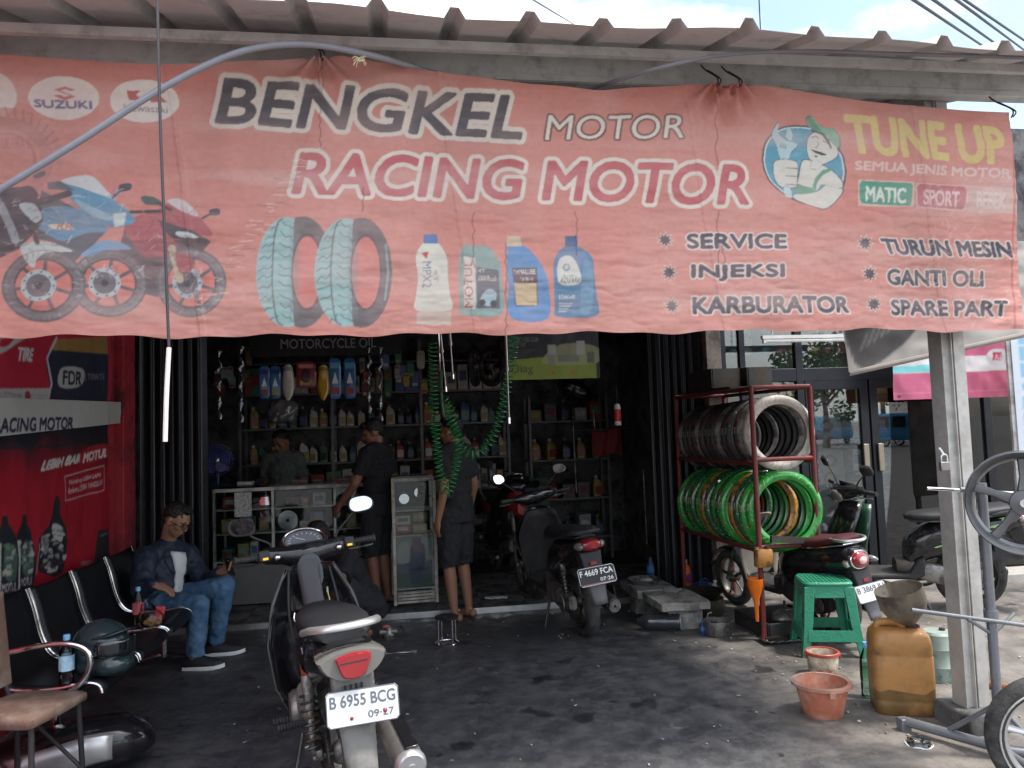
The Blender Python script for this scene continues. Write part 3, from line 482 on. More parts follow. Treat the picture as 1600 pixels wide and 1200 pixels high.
inked([(165, 330), (235, 200), (230, 300), (250, 350), (330, 400), (450, 440), (370, 530), (345, 610), (260, 600), (210, 450)], lin(176, 206, 208)); inked([(310, 350), (345, 245), (385, 320), (380, 400), (330, 385)], lin(176, 206, 208))
for i in range(4): cv.line([(262+i*18, 432+i*5), (256+i*18, 470+i*6)], .003, LN)
inked([(200, 610), (300, 592), (420, 620), (440, 700), (440, 850), (420, 890), (280, 890), (210, 800), (185, 690)], CRM); inked([(300, 880), (365, 885), (378, 1000), (310, 985)], lin(190, 214, 214))
for y_ in (690, 768, 855): cv.line([(320, y_-5), (438, y_+6)], .003, LN)
cv.map = None
# wear: grime, bleaching over the print, cracks along the folds
wear = np.clip(fbm(xm*5, ym*7, 5, 21)*1.6-.72, 0, 1)[..., None]; cv.a = cv.a*(1-wear*.35)+np.array(lin(218, 178, 168))*wear*.35
gr = np.clip(fbm(xm*2.2+9, ym*1.2, 5, 31)*1.8-.95, 0, 1)[..., None]; cv.a *= 1-gr*.30
veil = np.clip(.02+.16*fbm(xm*1.8+3, ym*3.5, 5, 77)+.45*np.clip(fbm(xm*1.2+7, ym*9, 4, 87)*2-1.0, 0, 1), 0, .5)[..., None]; cv.a = cv.a*(1-veil)+np.array(lin(214, 190, 182))*veil
cv.a *= (.94+.12*fbm(xm*60, ym*60, 2, 41))[..., None]
cv.map = bmap
def crack(x, y0, y1, col, al, wd=.004, jit=5):
    P = []; n = max(4, int(abs(y1-y0)/7))
    for i in range(n+1): P.append((x+random.uniform(-jit, jit)*.5, y0+(y1-y0)*i/n))
    cv.line(P, wd, col, al)
for x, a, b_ in ((500, 96, 230), (504, 98, 160), (568, 290, 330), (740, 330, 420), (790, 380, 524), (900, 330, 400), (1118, 140, 260), (1122, 330, 440), (1130, 380, 430)): crack(x, a, b_, lin(92, 66, 62), .75)
for i in range(70):
    t = random.random(); x = 480-t*170+random.uniform(-14, 14); y = 225+t*260+random.uniform(-12, 12); cv.line([(x, y), (x+random.uniform(6, 22), y+random.uniform(-3, 3))], .003, lin(150, 110, 104) if random.random() < .6 else lin(232, 214, 206), .7)
for i in range(90):
    x = random.uniform(1450, 1590); y = random.uniform(260, 500); cv.line([(x, y), (x+random.uniform(-10, 10), y+random.uniform(3, 14))], .003, lin(226, 196, 188), .6)
cv.line([(1576, 184), (1586, 515)], .012, lin(176, 92, 84), .5); cv.map = None
top = [onY(x, y, YB) for x, y in ((-140, 76), (0, 86), (250, 101), (440, 97), (500, 92), (560, 95), (640, 109), (800, 131), (940, 143), (1050, 136), (1117, 131), (1150, 133), (1300, 151), (1400, 164), (1580, 178), (1600, 180))]
bot = [onY(x, y, YB) for x, y in ((-140, 528), (0, 527), (400, 525), (700, 523), (1000, 520), (1350, 515), (1590, 517), (1620, 517))]
nu, nv = 1120, 288; X = np.linspace(-1.98, 3.045, nu); tz = np.interp(X, [p.x for p in top], [p.z for p in top]); bz = np.interp(X, [p.x for p in bot], [p.z for p in bot])
tz = np.convolve(np.pad(tz, 12, 'edge'), np.ones(25)/25, 'valid'); bz = bz+.006*np.sin(X*9)+.004*np.sin(X*23+1)
v = np.linspace(0, 1, nv)[:, None]; Zg = bz+(tz-bz)*v; Xg = np.broadcast_to(X, Zg.shape)
D = (fbm(Xg*1.1, Zg*1.4, 3, 51)-.5)*.10+(np.abs((Xg*.87+.1*Zg) % 1.-.5) < .012)*.004+(fbm(Xg*3.2, Zg*9, 4, 61)-.5)*.026+(np.abs(fbm(Xg*5, Zg*16, 3, 71)-.5))*.019*np.clip(1.5-(Zg-1.95)*1.3, .35, 1.2)
for hx in (500, 1117, 1150):
    h = onY(hx, 92 if hx < 600 else 131, YB); dx, dz = Xg-h.x, h.z-Zg+.02; D += .017*np.exp(-np.hypot(dx, dz)/.30)*np.cos(np.arctan2(dx, dz)*9)
D += .02*np.clip(.06-(Zg-bz), 0, 1)/.06*np.sin(Xg*14)*.35
Yg = YB-.01-D+.01; col = cv.sample(Xg-BX, Zg-BZ)*.80
M_ban = mat('printed_vinyl', (1, 1, 1), .62, var=.04, attr='print', bump=.12, bs=22, spec=.35)
ban = thing('shop_banner', 'long faded red printed vinyl banner tied along the awning edge', 'banner', (.5, YB, 1.96))
o = sheet('printed_sheet', np.stack([Xg-.5, Yg-YB, Zg-1.96], -1), nu, nv, col, M_ban, ban)
M_wire = mat('tie_wire', (.05, .05, .05), .6, .5); M_string = mat('straw_string', (.55, .5, .33), .8)
for hx, hy in ((500, 92), (1117, 131), (1150, 133), (1576, 180)):
    p = onY(hx, hy, YB)-Vector((.5, YB, 1.96)); MB().tube(smoothpath([p+Vector((0, -.015, -.02)), p+Vector((.005, -.02, .02)), p+Vector((-.02, .05, .09)), p+Vector((-.03, .08, .13))]), .004, 6).tube(smoothpath([p+Vector((.01, -.015, -.015)), p+Vector((.02, -.02, .015)), p+Vector((-.01, .05, .09))]), .0035, 6).build('tie', M_wire, ban)
mb = MB(); c = dep(563, 93, 3.12)
for i in range(16):
    d = Vector((random.uniform(-1, 1), random.uniform(-.4, .4), random.uniform(-1, .6)))*.035; mb.tube(smoothpath([c, c+d*.6+Vector((0, 0, .008)), c+d]), .0016, 5)
mb.tube([c+Vector((.016*cos(t), .012*sin(t)-.0, .012*sin(t))) for t in np.linspace(0, 2*pi, 14)[:-1]], .003, 5, True)
one(mb, 'string_knot', M_string, 'frayed straw coloured string tied round the grey pipe', 'string')
# pipe, cables, cord
M_pvc = mat('grey_pvc', (.26, .27, .31), .35, var=.08)
one(MB().tube(smoothpath([onY(x, y, q) for x, y, q in ((-190, 395, 3.1), (-90, 350, 3.1), (0, 296, 3.1), (120, 223, 3.1), (250, 140, 3.1), (350, 90, 3.1), (420, 72, 3.1), (490, 70, 3.11), (570, 84, 3.15), (630, 100, 3.27), (690, 118, 3.37), (800, 150, 3.42))], 8), .0135, 12), 'conduit_pipe', M_pvc, 'bent grey plastic pipe arching across the banner', 'pipe')
one(MB().tube(smoothpath([onY(x, y, 3.05 if x > 1000 else 3.2 if x > 960 else 3.4) for x, y in ((820, 175), (920, 140), (970, 124), (1040, 104), (1130, 86), (1250, 80), (1400, 84), (1600, 90), (1700, 95))], 8), .009, 8), 'cable', mat('cable_grey', (.16, .16, .18), .5), 'dark grey cable curving over the banner end below the roof ribs', 'cable')
t = thing('dangling_cord', 'thin dark cord with a white taped end hanging before the banner', 'cord', (-.84, 2.88, 1.5)); P = [onY(x, y, 2.88)-Vector((-.84, 2.88, 1.5)) for x, y in ((245, -60), (246, 0), (250, 180), (257, 360), (264, 545))]
MB().tube(smoothpath(P), .0055, 8).build('cord', mat('cord_black', (.045, .04, .045), .5), t); MB().tube(smoothpath([onY(x, y, 2.88)-Vector((-.84, 2.88, 1.5)) for x, y in ((264, 543), (263, 560), (260, 620), (258, 690))]), .0085, 8).build('taped_end', mat('cord_white', (.72, .7, .68), .6), t)
M_pl = mat('power_cable', (.03, .03, .035), .6)
for k, (a, b_, lab) in enumerate((((1420, -5), (1545, 78), 'uppermost-hung'), ((1452, -5), (1575, 82), ''), ((1488, -5), (1600, 78), ''), ((1500, -5), (1640, 90), ''), ((1190, -10), (1189, 70), ''), ((820, -8), (890, 34), ''))):
    p0, p1 = onY(*a, 4.2+.2*k), onY(*b_, 7.5+.25*k); d = p1-p0; 
    one(MB().tube([p0-d*.5, p0, p1, p1+d*.3] if k != 4 else [p0+Vector((0, 0, 2)), p1-Vector((0, 0, .2))], .011 if k < 4 else .007, 6), 'overhead_cable', M_pl, ('black overhead cable crossing the sky above the awning roof' if k < 4 else 'thin wire dropping straight onto the awning roof' if k == 4 else 'short black cable slanting down behind the middle of the roof'), 'cable', 'overhead cables' if k < 4 else None)
# ================================================================ printed sheets on the red wall
def wallcv(Y0, Y1, Z0, Z1, col, sc=260):
    c = Canvas(Y1-Y0, Z1-Z0, sc, col); c.map = lambda x, y: (onX(x, y, -2.14).y-Y0, onX(x, y, -2.14).z-Z0); return c
def k4(c): m = c.map; c.map = lambda x, y: m(x/3, 500+y/3)
M_post = mat('poster_vinyl', (1, 1, 1), .5, var=.05, attr='print', bump=.1, bs=20)
c1 = wallcv(3.6, 6.06, 1.76, 2.6, lin(176, 40, 62)); k4(c1); NVY = lin(44, 46, 62)
c1.poly([(225, 140), (500, 150), (500, 400), (225, 400), (240, 330), (218, 220)], NVY); c1.poly([(255, 90), (500, 80), (500, 160), (235, 140)], lin(150, 116, 66)); c1.line([(262, 85), (222, 180), (242, 300), (222, 390)], .02, lin(190, 186, 188)); c1.poly([(-400, 325), (235, 320), (222, 395), (-400, 400)], lin(176, 172, 172)); c1.blob([(-30, 60), (120, 70), (60, 120), (-10, 160), (-60, 150)], lin(186, 180, 182)); c1.blob([(0, 90), (60, 85), (30, 120), (-10, 125)], lin(190, 40, 60))
c1.text('TIRE', (72, 188), (150, 192), (84, 130), lin(206, 200, 204), .04); c1.blob([(278, 228), (360, 222), (388, 250), (370, 310), (276, 314)], lin(170, 170, 172)); c1.text('FDR', (286, 300), (374, 304), (290, 238), lin(40, 42, 54), .04); c1.text('ULTIMATE', (372, 282), (482, 280), (372, 252), lin(130, 130, 142), .01)
c1.text('Uniwinring', (14, 352), (104, 366), (16, 332), lin(110, 60, 66), .01); c1.ell((132, 358), 13, 26, lin(150, 60, 66)); c1.text('Indonesia', (148, 354), (214, 360), (148, 342), lin(150, 80, 80), .01); c1.poly([(148, 370), (172, 372), (172, 386), (148, 386)], lin(60, 60, 66)); c1.poly([(178, 372), (202, 374), (202, 388), (178, 388)], lin(60, 60, 66))
tag(printed('tyre_poster', c1, (-2.135, 3.6, 1.76), (0, 1, 0), (0, 0, 1), .0075, M_post, wob=.02, seed=1), 'red and black tyre maker poster on the red wall', 'poster')
c2 = wallcv(3.6, 6.17, 1.56, 1.885, lin(176, 176, 172)); k4(c2); c2.text('RACING MOTOR', (-62, 530), (318, 512), (-58, 462), lin(44, 44, 74), .045)
c2.poly([(480, 385), (530, 385), (530, 540), (482, 520)], lin(168, 166, 160)); c2.line([(482, 388), (484, 524)], .006, lin(120, 116, 112)); c2.ell((512, 506), 4, 4, lin(40, 40, 40))
Yc, Zc = np.meshgrid(np.linspace(0, 2.57, 343), np.linspace(0, 1, 40)); low = .015+(Yc/2.57)*.145; hi = .245+(Yc/2.57)*.075; zz = low+(hi-low)*Zc
tag(sheet('name_banner', np.stack([-2.108+(fbm(Yc*3, zz*4, 3, 3)-.5)*.03, 3.6+Yc, 1.56+zz], -1), 343, 40, c2.sample(Yc, zz), M_post), 'narrow white lettered cloth banner slung across the red wall', 'banner')
c3 = wallcv(3.6, 6.0, .52, 1.72, lin(150, 24, 40)); m3 = c3.map; k4(c3)
yy3, xx3 = np.mgrid[0:c3.H, 0:c3.W]; g = np.clip((yy3/c3.H-.70)*5+(fbm(xx3/90., yy3/60., 3, 8)-.5), 0, 1)[..., None]; c3.a = c3.a*(1-g)+np.array(lin(34, 32, 40))*g
c3.text('LEBIH BAIK', (196, 706), (376, 664), (212, 662), lin(190, 186, 184), .045); c3.blob([(388, 610), (495, 580), (496, 640), (382, 680)], lin(150, 40, 50)); c3.text('MOTUL', (388, 668), (494, 640), (394, 626), lin(214, 190, 190), .04)
c3.line([(298, 735), (484, 682), (482, 798), (300, 848), (298, 735)], .007, lin(180, 160, 162)); c3.text('Melindungi LEBIH LAMA', (316, 780), (466, 740), (320, 752), lin(206, 200, 200), .03); c3.text('Performa LEBIH TANGGUH', (312, 818), (472, 774), (314, 790), lin(206, 200, 200), .03); c3.line([(-60, 600), (300, 590), (500, 540)], .02, lin(40, 40, 46))
c3.map = lambda x, y: m3(x/2.4, 700+y/2.4)
def pbot(x, y, s_): c3.blob([(x-8*s_, y), (x+8*s_, y), (x+10*s_, y+60*s_), (x+34*s_, y+130*s_), (x+40*s_, y+300*s_), (x-40*s_, y+315*s_), (x-38*s_, y+140*s_), (x-10*s_, y+60*s_)], lin(30, 34, 40)); c3.poly([(x-9*s_, y-4), (x+9*s_, y-4), (x+9*s_, y+36*s_), (x-9*s_, y+36*s_)], lin(158, 30, 44)); c3.poly([(x-32*s_, y+130*s_), (x-16*s_, y+130*s_), (x-14*s_, y+310*s_), (x-36*s_, y+312*s_)], lin(170, 168, 162)); c3.blob([(x-4*s_, y+140*s_), (x+30*s_, y+150*s_), (x+34*s_, y+250*s_), (x-2*s_, y+250*s_)], lin(70, 86, 84)); c3.text('MOTUL', (x-10*s_, y+300*s_), (x+36*s_, y+292*s_), (x-10*s_, y+270*s_), lin(196, 186, 184), .03)
def clut3(n, x0, y0, x1, y1, cols, al=.6):
    for i in range(n): x, y = random.uniform(x0, x1), random.uniform(y0, y1); c3.blob([(x, y), (x+random.uniform(4, 16), y+random.uniform(-6, 6)), (x+random.uniform(0, 14), y+random.uniform(6, 22)), (x-random.uniform(2, 8), y+random.uniform(4, 16))], random.choice(cols), al)
pbot(85, 214, 1.02); pbot(15, 214, 1.1); pbot(-70, 220, 1.1)
c3.blob([(200, 190), (218, 190), (222, 250), (245, 310), (240, 440), (215, 480), (160, 470), (135, 440), (140, 340), (180, 290)], lin(36, 36, 44)); c3.blob([(195, 285), (230, 300), (225, 350), (195, 330)], lin(170, 172, 168)); c3.blob([(150, 330), (180, 340), (170, 400), (148, 380)], lin(120, 124, 124)); c3.line([(140, 360), (134, 470)], .008, lin(150, 150, 150)); clut3(46, 148, 290, 236, 460, [lin(150, 152, 150), lin(60, 64, 70), lin(200, 196, 190), lin(90, 60, 64), lin(24, 26, 32)]); clut3(26, 62, 350, 112, 460, [lin(120, 140, 130), lin(180, 176, 168), lin(40, 60, 54)]); clut3(20, 0, 350, 40, 470, [lin(90, 130, 90), lin(170, 170, 160), lin(40, 70, 50)]); c3.text('NIKMATI', (304, 442), (342, 438), (304, 424), lin(190, 160, 162), .02); c3.text('motul', (304, 476), (344, 470), (304, 458), lin(200, 180, 180), .03); c3.poly([(364, 310), (400, 305), (400, 420), (350, 440)], lin(44, 40, 44)); c3.line([(372, 330), (396, 320)], .01, lin(120, 116, 116))
tag(printed('oil_poster', c3, (-2.137, 3.6, .52), (0, 1, 0), (0, 0, 1), .0075, M_post, wob=.02, seed=4), 'dark red motor oil poster with bottles on the red wall behind the bench', 'poster')
# ================================================================ motorcycles (local: origin under the rear axle, y forward, x right)
M_blk = mat('black_gloss_plastic', (.010, .010, .012), .16, var=.1, coat=.4, dirt=(.06, .058, .055), ds=9, dl=(.52, .8)); M_mblk = mat('matt_black_plastic', (.022, .022, .024), .6, var=.2, dirt=(.07, .065, .06), ds=8, dl=(.5, .8), bump=.1, bs=200)
M_seat = mat('seat_vinyl', (.016, .017, .020), .5, var=.2, bump=.25, bs=300); M_rub = mat('tyre_rubber', (.028, .028, .028), .8, var=.25, dirt=(.11, .105, .10), ds=14, dl=(.45, .75), bump=.4, bs=120)
M_gpl = mat('grey_dusty_plastic', (.18, .175, .165), .6, var=.2, dirt=(.10, .095, .09), ds=10, dl=(.45, .7)); M_cast = mat('cast_alloy', (.30, .29, .28), .45, .75, var=.2, dirt=(.09, .08, .07), ds=12, dl=(.45, .62)); M_chr = mat('chrome', (.72, .72, .73), .12, 1., var=.06); M_slv = mat('silver_paint', (.50, .50, .50), .32, .7, var=.1)
M_lens = mat('clear_lens', (.14, .135, .125), .22, var=.08, coat=1.); M_rlens = mat('red_lens', (.27, .012, .018), .12, var=.12, coat=1.); M_amber = mat('amber_button', (.85, .48, .04), .3, var=.05, emit=.25); M_mirror = mat('mirror_glass', (.85, .86, .87), .02, 1., var=.02); M_pw = mat('plate_white', (.56, .57, .565), .45, var=.08, dirt=(.40, .39, .37), ds=9, dl=(.5, .8)); M_pb = mat('plate_black', (.015, .015, .018), .4, var=.1); M_ink = mat('plate_ink', (.09, .10, .13), .5, var=.2); M_inkw = mat('plate_ink_white', (.8, .8, .8), .5); M_steelk = mat('dark_steel', (.08, .08, .08), .42, .85, var=.25, dirt=(.10, .075, .05), ds=15)
def wheel(parent, c, R, w, spokes=5, rimm=None, R0=None):
    rimm = rimm or M_cast; Ri = R-.062; mb = MB(); c = Vector(c)
    mb.lathe([(Ri-.012, -w*.36), (Ri+.004, -w*.40), (Ri+.004, w*.40), (Ri-.012, w*.36), (Ri-.022, 0)], c, 'X', 40, closed=True); mb.lathe([(.034, -.05), (.048, -.03), (.048, .03), (.034, .05)], c, 'X', 16)
    for i in range(spokes):
        a = 2*pi*i/spokes+.2; d = Vector((0, cos(a), sin(a))); mb.tube([c+d*.035, c+d*(Ri*.6), c+d*(Ri-.012)], [.020, .013, .017], 8, flat=.6)
    r = mb.build('wheel', rimm, parent); n = 48
    MB().lathe([(Ri-.004, -w*.40), (Ri+.02, -w*.50), (R-.030, -w*.50), (R-.012, -w*.40), (R-.003, -w*.20), (R, 0), (R-.003, w*.20), (R-.012, w*.40), (R-.030, w*.50), (Ri+.02, w*.50), (Ri-.004, w*.40)], c, 'X', n, closed=True).build('tyre', M_rub, r, smooth=60); return r
def mirror(parent, p, face, w=.065, h=.042, stem=None, shape='hex', m=None):
    f = Vector(face).normalized(); u = f.cross(Vector((0, 0, 1))).normalized(); v = u.cross(f); p = Vector(p)
    out = [(1, .15), (.72, .92), (-.35, 1), (-.95, .45), (-1, -.35), (-.6, -.95), (.5, -1), (.95, -.5)] if shape == 'hex' else [(cos(t), sin(t)) for t in np.linspace(0, 2*pi, 20)[:-1]]
    if shape == 'hex': out = [(q.x, q.y) for q in smoothpath([(a, b, 0) for a, b in out]+[(1, .15, 0)], 4)[:-1]]
    mb = MB(); mb.rings([[p+u*(a*w*k)+v*(b*h*k)-f*t for a, b in out] for k, t in ((.97, -.002), (1.04, .002), (1.02, .014), (.75, .028))]); o = mb.build('mirror', m or M_mblk, parent)
    MB().rings([[p+u*(a*w*.90)+v*(b*h*.90)+f*t for a, b in out] for t in (.0026, .0042)]).build('mirror_glass', M_mirror, o, smooth=0)
    if stem: MB().tube(smoothpath(stem), .0055, 8).build('stem', M_chr if shape == 'round' else M_mblk, o)
    return o
def spring(mb, a, b, R, r, turns, n=10):
    a, b = Vector(a), Vector(b); d = (b-a); t = d.normalized(); u = t.orthogonal().normalized(); v = t.cross(u); k = turns*n
    return mb.tube([a+d*(i/k)+(u*cos(2*pi*i/n)+v*sin(2*pi*i/n))*R for i in range(k+1)], r, 6)
def shock(parent, a, b, M1=None):
    o = MB().cyl(a, Vector(a).lerp(Vector(b), .45), .022).cyl(Vector(a).lerp(Vector(b), .4), b, .013).build('shock_absorber', M_cast, parent); spring(MB(), Vector(a).lerp(Vector(b), .25), Vector(a).lerp(Vector(b), .92), .032, .0058, 7).build('spring', M1 or M_steelk, o); return o
def plate(parent, c, tilt, roll, w, h, m, ink, l1, l2, red=False, yaw=0):
    R = Matrix.Rotation(yaw, 3, 'Z') @ Matrix.Rotation(tilt, 3, 'X') @ Matrix.Rotation(roll, 3, 'Y'); c = Vector(c); M4 = Matrix.Translation(c) @ R.to_4x4(); mb = MB(M4); k = .012
    out = [(x, z) for x, z in ((-w/2+k, -h/2), (w/2-k, -h/2), (w/2, -h/2+k), (w/2, h/2-k), (w/2-k, h/2), (-w/2+k, h/2), (-w/2, h/2-k), (-w/2, -h/2+k))]
    o = mb.prism(out, 'xz', -.0015, .0015).build('number_plate', m, parent, bevel=.001)
    fr = MB(M4); n = 8; P = [(x*.985, z*.97) for x, z in out]; fr.tube([(x, -.0015, z) for x, z in P], .0022, 5, True).build('border', ink if not red else M_inkw, o)
    if not l1: return o
    u, v, f = R @ Vector((1, 0, 0)), R @ Vector((0, 0, 1)), R @ Vector((0, -1, 0)); off = c+f*.0032
    decal(l1, off-u*(w*.45)+v*(h*.03), u, v, w*.90, h*.34, ink, o, bold=.018); decal(l2, off+u*(w*.06)-v*(h*.34), u, v, w*.36, h*.20, ink, o, bold=.012)
    if red: MB(M4).box((0, -.003, -h*.43), (w*.9, .002, h*.05)).build('red_line', M_rlens, o)
    return o
def sheetgrid(fn, us, vs, mb=None):
    mb = mb or MB(); n = len(us); V = [fn(u, v) for v in vs for u in us]; F = [(r*n+i, r*n+i+1, (r+1)*n+i+1, (r+1)*n+i) for r in range(len(vs)-1) for i in range(n-1)]; return mb.add(V, F)
def loft(secs, p=2.6, n=18, mb=None, ux=(1, 0, 0), vx=(0, 0, 1)):     # (y, z, half width, half height[, x])
    return (mb or MB()).rings([sring((s[4] if len(s) > 4 else 0, s[0], s[1]), ux, vx, s[2], s[3], n, p) for s in secs])
def flatten(p):
    for c in list(p.children):
        for g in list(c.children): mm = c.matrix_basis @ g.matrix_basis; g.parent = p; g.matrix_basis = mm
def underbone(label, loc, head, lean, steer, body, pl, detail=True):
    t = thing('motorcycle', label, 'motorcycle', loc, (0, radians(-lean), radians(head))); wheel(t, (0, 0, .275), .275, .085, 6); 
    # swing arm, chain, engine
    MB().box((.085, .20, .29), (.028, .46, .045)).box((-.105, .20, .29), (.028, .46, .045)).cyl((-.13, 0, .275), (.13, 0, .275), .012).build('swing_arm', M_cast, t, bevel=.005)
    mb = MB().lathe([(.03, -.003), (.098, -.003), (.098, .003), (.03, .003)], (-.078, 0, .275), 'X', 36, closed=True)
    for i in range(36): a = 2*pi*i/36; mb.box((-.078, .101*cos(a), .275+.101*sin(a)), (.005, .008, .010), (a, 0, 0))
    mb.build('sprocket', M_steelk, t); MB().box((-.080, .24, .372), (.030, .44, .035)).box((-.080, .24, .20), (.020, .40, .02)).build('chain_guard', M_steelk, t, bevel=.006)
    loft([(.25, .33, .07, .05), (.32, .34, .125, .085), (.5, .34, .14, .10), (.66, .35, .11, .08), (.82, .37, .055, .055)], 3).build('engine', M_cast, t); MB().lathe([(.02, -.172), (.07, -.168), (.085, -.15), (.085, -.12)], (0, .46, .33), 'X', 20).build('crank_cover', M_cast, t); loft([(.22, .40, .03, .06, -.10), (.30, .41, .045, .085, -.105), (.38, .40, .03, .07, -.105)], 3).build('side_cover', M_gpl, t)
    for s in (-1, 1): shock(t, (s*.125, .03, .60), (s*.125, -.015, .30))
    # body, tail, seat
    loft([(-.40, .755, .055, .030), (-.33, .735, .105, .058), (-.2, .71, .125, .075), (0, .66, .132, .10), (.2, .60, .130, .115), (.38, .545, .105, .10), (.5, .52, .07, .07)], 2.8, 22).build('side_panel', body, t)
    loft([(-.26, .800, .085, .022), (-.20, .810, .120, .036), (-.05, .806, .135, .046), (.15, .785, .138, .048), (.32, .765, .125, .046), (.46, .755, .085, .040), (.55, .745, .045, .024)], 2.5, 22).build('seat', M_seat, t, smooth=60)
    if detail:
        for s in (-1, 1):
            for k, (cc, P) in enumerate((((.72, .11, .03), [(-.05, .625), (.20, .545), (.22, .60), (.10, .60)]), ((.62, .60, .66), [(.0, .690), (.22, .66), (.24, .685), (.10, .71)]), ((.55, .14, .04), [(.04, .60), (.21, .52), (.22, .535), (.08, .612)]))):
                V = []; 
                for y, z in P:
                    zc = np.interp(y, [-.2, 0, .2, .38], [.71, .66, .60, .545]); a = np.interp(y, [-.2, 0, .2, .38], [.125, .132, .130, .105]); b = np.interp(y, [-.2, 0, .2, .38], [.075, .10, .115, .10]); q = max(0, 1-abs((z-zc)/b)**2.8)**(1/2.8); V.append((s*(a*q+.004), y, z))
                MB().add(V, [(0, 1, 2, 3)]).build('decal', mat('decal%d' % k, cc, .35, var=.15), t, smooth=0)
    gp = smoothpath([(-.125, .02, .775), (-.135, -.12, .805), (-.130, -.27, .845), (-.085, -.37, .865), (0, -.395, .868), (.085, -.37, .865), (.130, -.27, .845), (.135, -.12, .805), (.125, .02, .775)], 5)
    MB().tube(gp, .0165, 10, flat=.72).build('grab_rail', M_slv, t)
    # tail light, fender, plate
    TO = [(q.x, q.z) for q in smoothpath([(-.128, 0, .022), (-.07, 0, .048), (0, 0, .056), (.07, 0, .048), (.128, 0, .022), (.105, 0, -.022), (.055, 0, -.052), (0, 0, -.057), (-.055, 0, -.052), (-.105, 0, -.022), (-.128, 0, .022)], 3)[:-1]]
    tl = MB().rings([[(x*k, y+.12*abs(x)**1.3, .735+z*k) for x, z in TO] for y, k in ((-.30, .95), (-.36, 1.0), (-.405, .98), (-.420, .90))]).build('tail_light', M_lens, t, smooth=35); RO = [(q.x, q.z) for q in smoothpath([(-.064, 0, .030), (0, 0, .042), (.064, 0, .030), (.050, 0, -.020), (.030, 0, -.046), (-.030, 0, -.046), (-.050, 0, -.020), (-.064, 0, .030)], 3)[:-1]]
    MB().rings([[(x*k, y, .737+z*k) for x, z in RO] for y, k in ((-.405, 1.0), (-.426, 1.0), (-.434, .90))]).build('red_lens', M_rlens, tl, smooth=30); MB().box((0, -.4335, .748), (.10, .003, .004)).build('lens_ridge', M_mblk, tl)
    for i in range(4): MB().box((-.03+.02*i, -.375, .642), (.008, .006, .022)).build('fender_slot', M_mblk, t)
    MB().rings([[(-.075, -.37, .69), (.075, -.37, .69), (.075, -.30, .69), (-.075, -.30, .69)], [(-.07, -.372, .60), (.07, -.372, .60), (.07, -.28, .60), (-.07, -.28, .60)], [(-.055, -.39, .53), (.055, -.39, .53), (.05, -.33, .53), (-.05, -.33, .53)]]).build('rear_fender', M_gpl, t, bevel=.012)
    sheetgrid(lambda u, v: (u*(.066-.014*v), -.385-.055*v+.012*u*u, .54-.215*v), np.linspace(-1, 1, 7), np.linspace(0, 1, 6)).build('mud_flap', M_gpl, t, solid=.005)
    sheetgrid(lambda u, v: (u*.052, .31*cos(v), .275+.31*sin(v)), np.linspace(-1, 1, 5), np.linspace(.7, 2.5, 12)).build('inner_fender', M_mblk, t, solid=.004)
    plate(t, (.02, -.425, .585), radians(-16), radians(4), .262, .122, *pl)
    if detail:
        for x in (-.045, .075): MB().ell((.02+x, -.437, .555), (.007, .004, .007), 10, 6).build('plate_bolt', M_rlens, t)
    ex = MB().tube(smoothpath([(.10, .55, .22), (.13, .40, .20), (.175, .22, .28), (.185, .12, .34)]), .018, 10).lathe([(.03, -.42), (.058, -.40), (.060, -.05), (.048, .06), (.02, .10)], (.185, .04, .36), 'Y', 24, R=Matrix.Rotation(radians(8), 3, 'X')).build('exhaust', mat('exhaust_grey', (.33, .32, .31), .4, .7, var=.15, dirt=(.18, .16, .14)), t)
    MB(Matrix.Translation((.185, .04, .36)) @ Matrix.Rotation(radians(8), 4, 'X')).lathe([(.012, -.425), (.050, -.424), (.060, -.412), (.062, -.395), (.055, -.40), (.014, -.408)], (0, 0, 0), 'Y', 24, closed=True).cyl((0, -.43, 0), (0, -.40, 0), .016).build('end_cap', M_slv, ex); MB(Matrix.Translation((.185, .04, .36)) @ Matrix.Rotation(radians(8), 4, 'X')).box((.012, -.22, .066), (.05, .36, .010)).build('heat_shield', M_blk, ex, bevel=.004)
    for (x, y, z, L_) in ((-.135, .25, .335, .11), (-.12, .52, .27, .13), (.135, .25, .335, .11), (.12, .52, .27, .13)):
        s = 1 if x > 0 else -1; mb = MB().cyl((x-s*.05, y, z), (x, y, z), .012, n=8)
        for i in range(9): mb.cyl((x+s*L_*i/9, y, z), (x+s*L_*(i+.7)/9, y, z), .0165 if i else .014, n=10)
        mb.build('foot_peg', M_mblk, t, smooth=30)
    MB().tube(smoothpath([(-.13, .38, .24), (-.17, .30, .14), (-.22, .23, .015)]), .011, 8).box((-.225, .225, .010), (.05, .05, .012)).build('side_stand', M_steelk, t)
    # leg shield, spine, front
    def shield(u, v):     # v 0 bottom .. 1 top
        wd = np.interp(v, [0, .15, .45, .75, 1], [.17, .215, .235, .20, .12]); z = .30+.62*v; return (u*wd, np.interp(v, [0, .5, 1], [.66, .80, .80])-.17*abs(u)**2.2*np.interp(v, [0, .5, 1], [.6, 1, .45]), z)
    MB().add([], []); sheetgrid(shield, np.linspace(-1, 1, 17), np.linspace(0, 1, 14)).build('leg_shield', M_blk, t, solid=.010); E = [shield(-1, v) for v in np.linspace(0, 1, 14)]+[shield(u, 1) for u in np.linspace(-.8, .8, 7)]+[shield(1, v) for v in np.linspace(1, 0, 14)]; MB().tube(E, .003, 6).build('shield_trim', M_steelk if detail else M_blk, t)
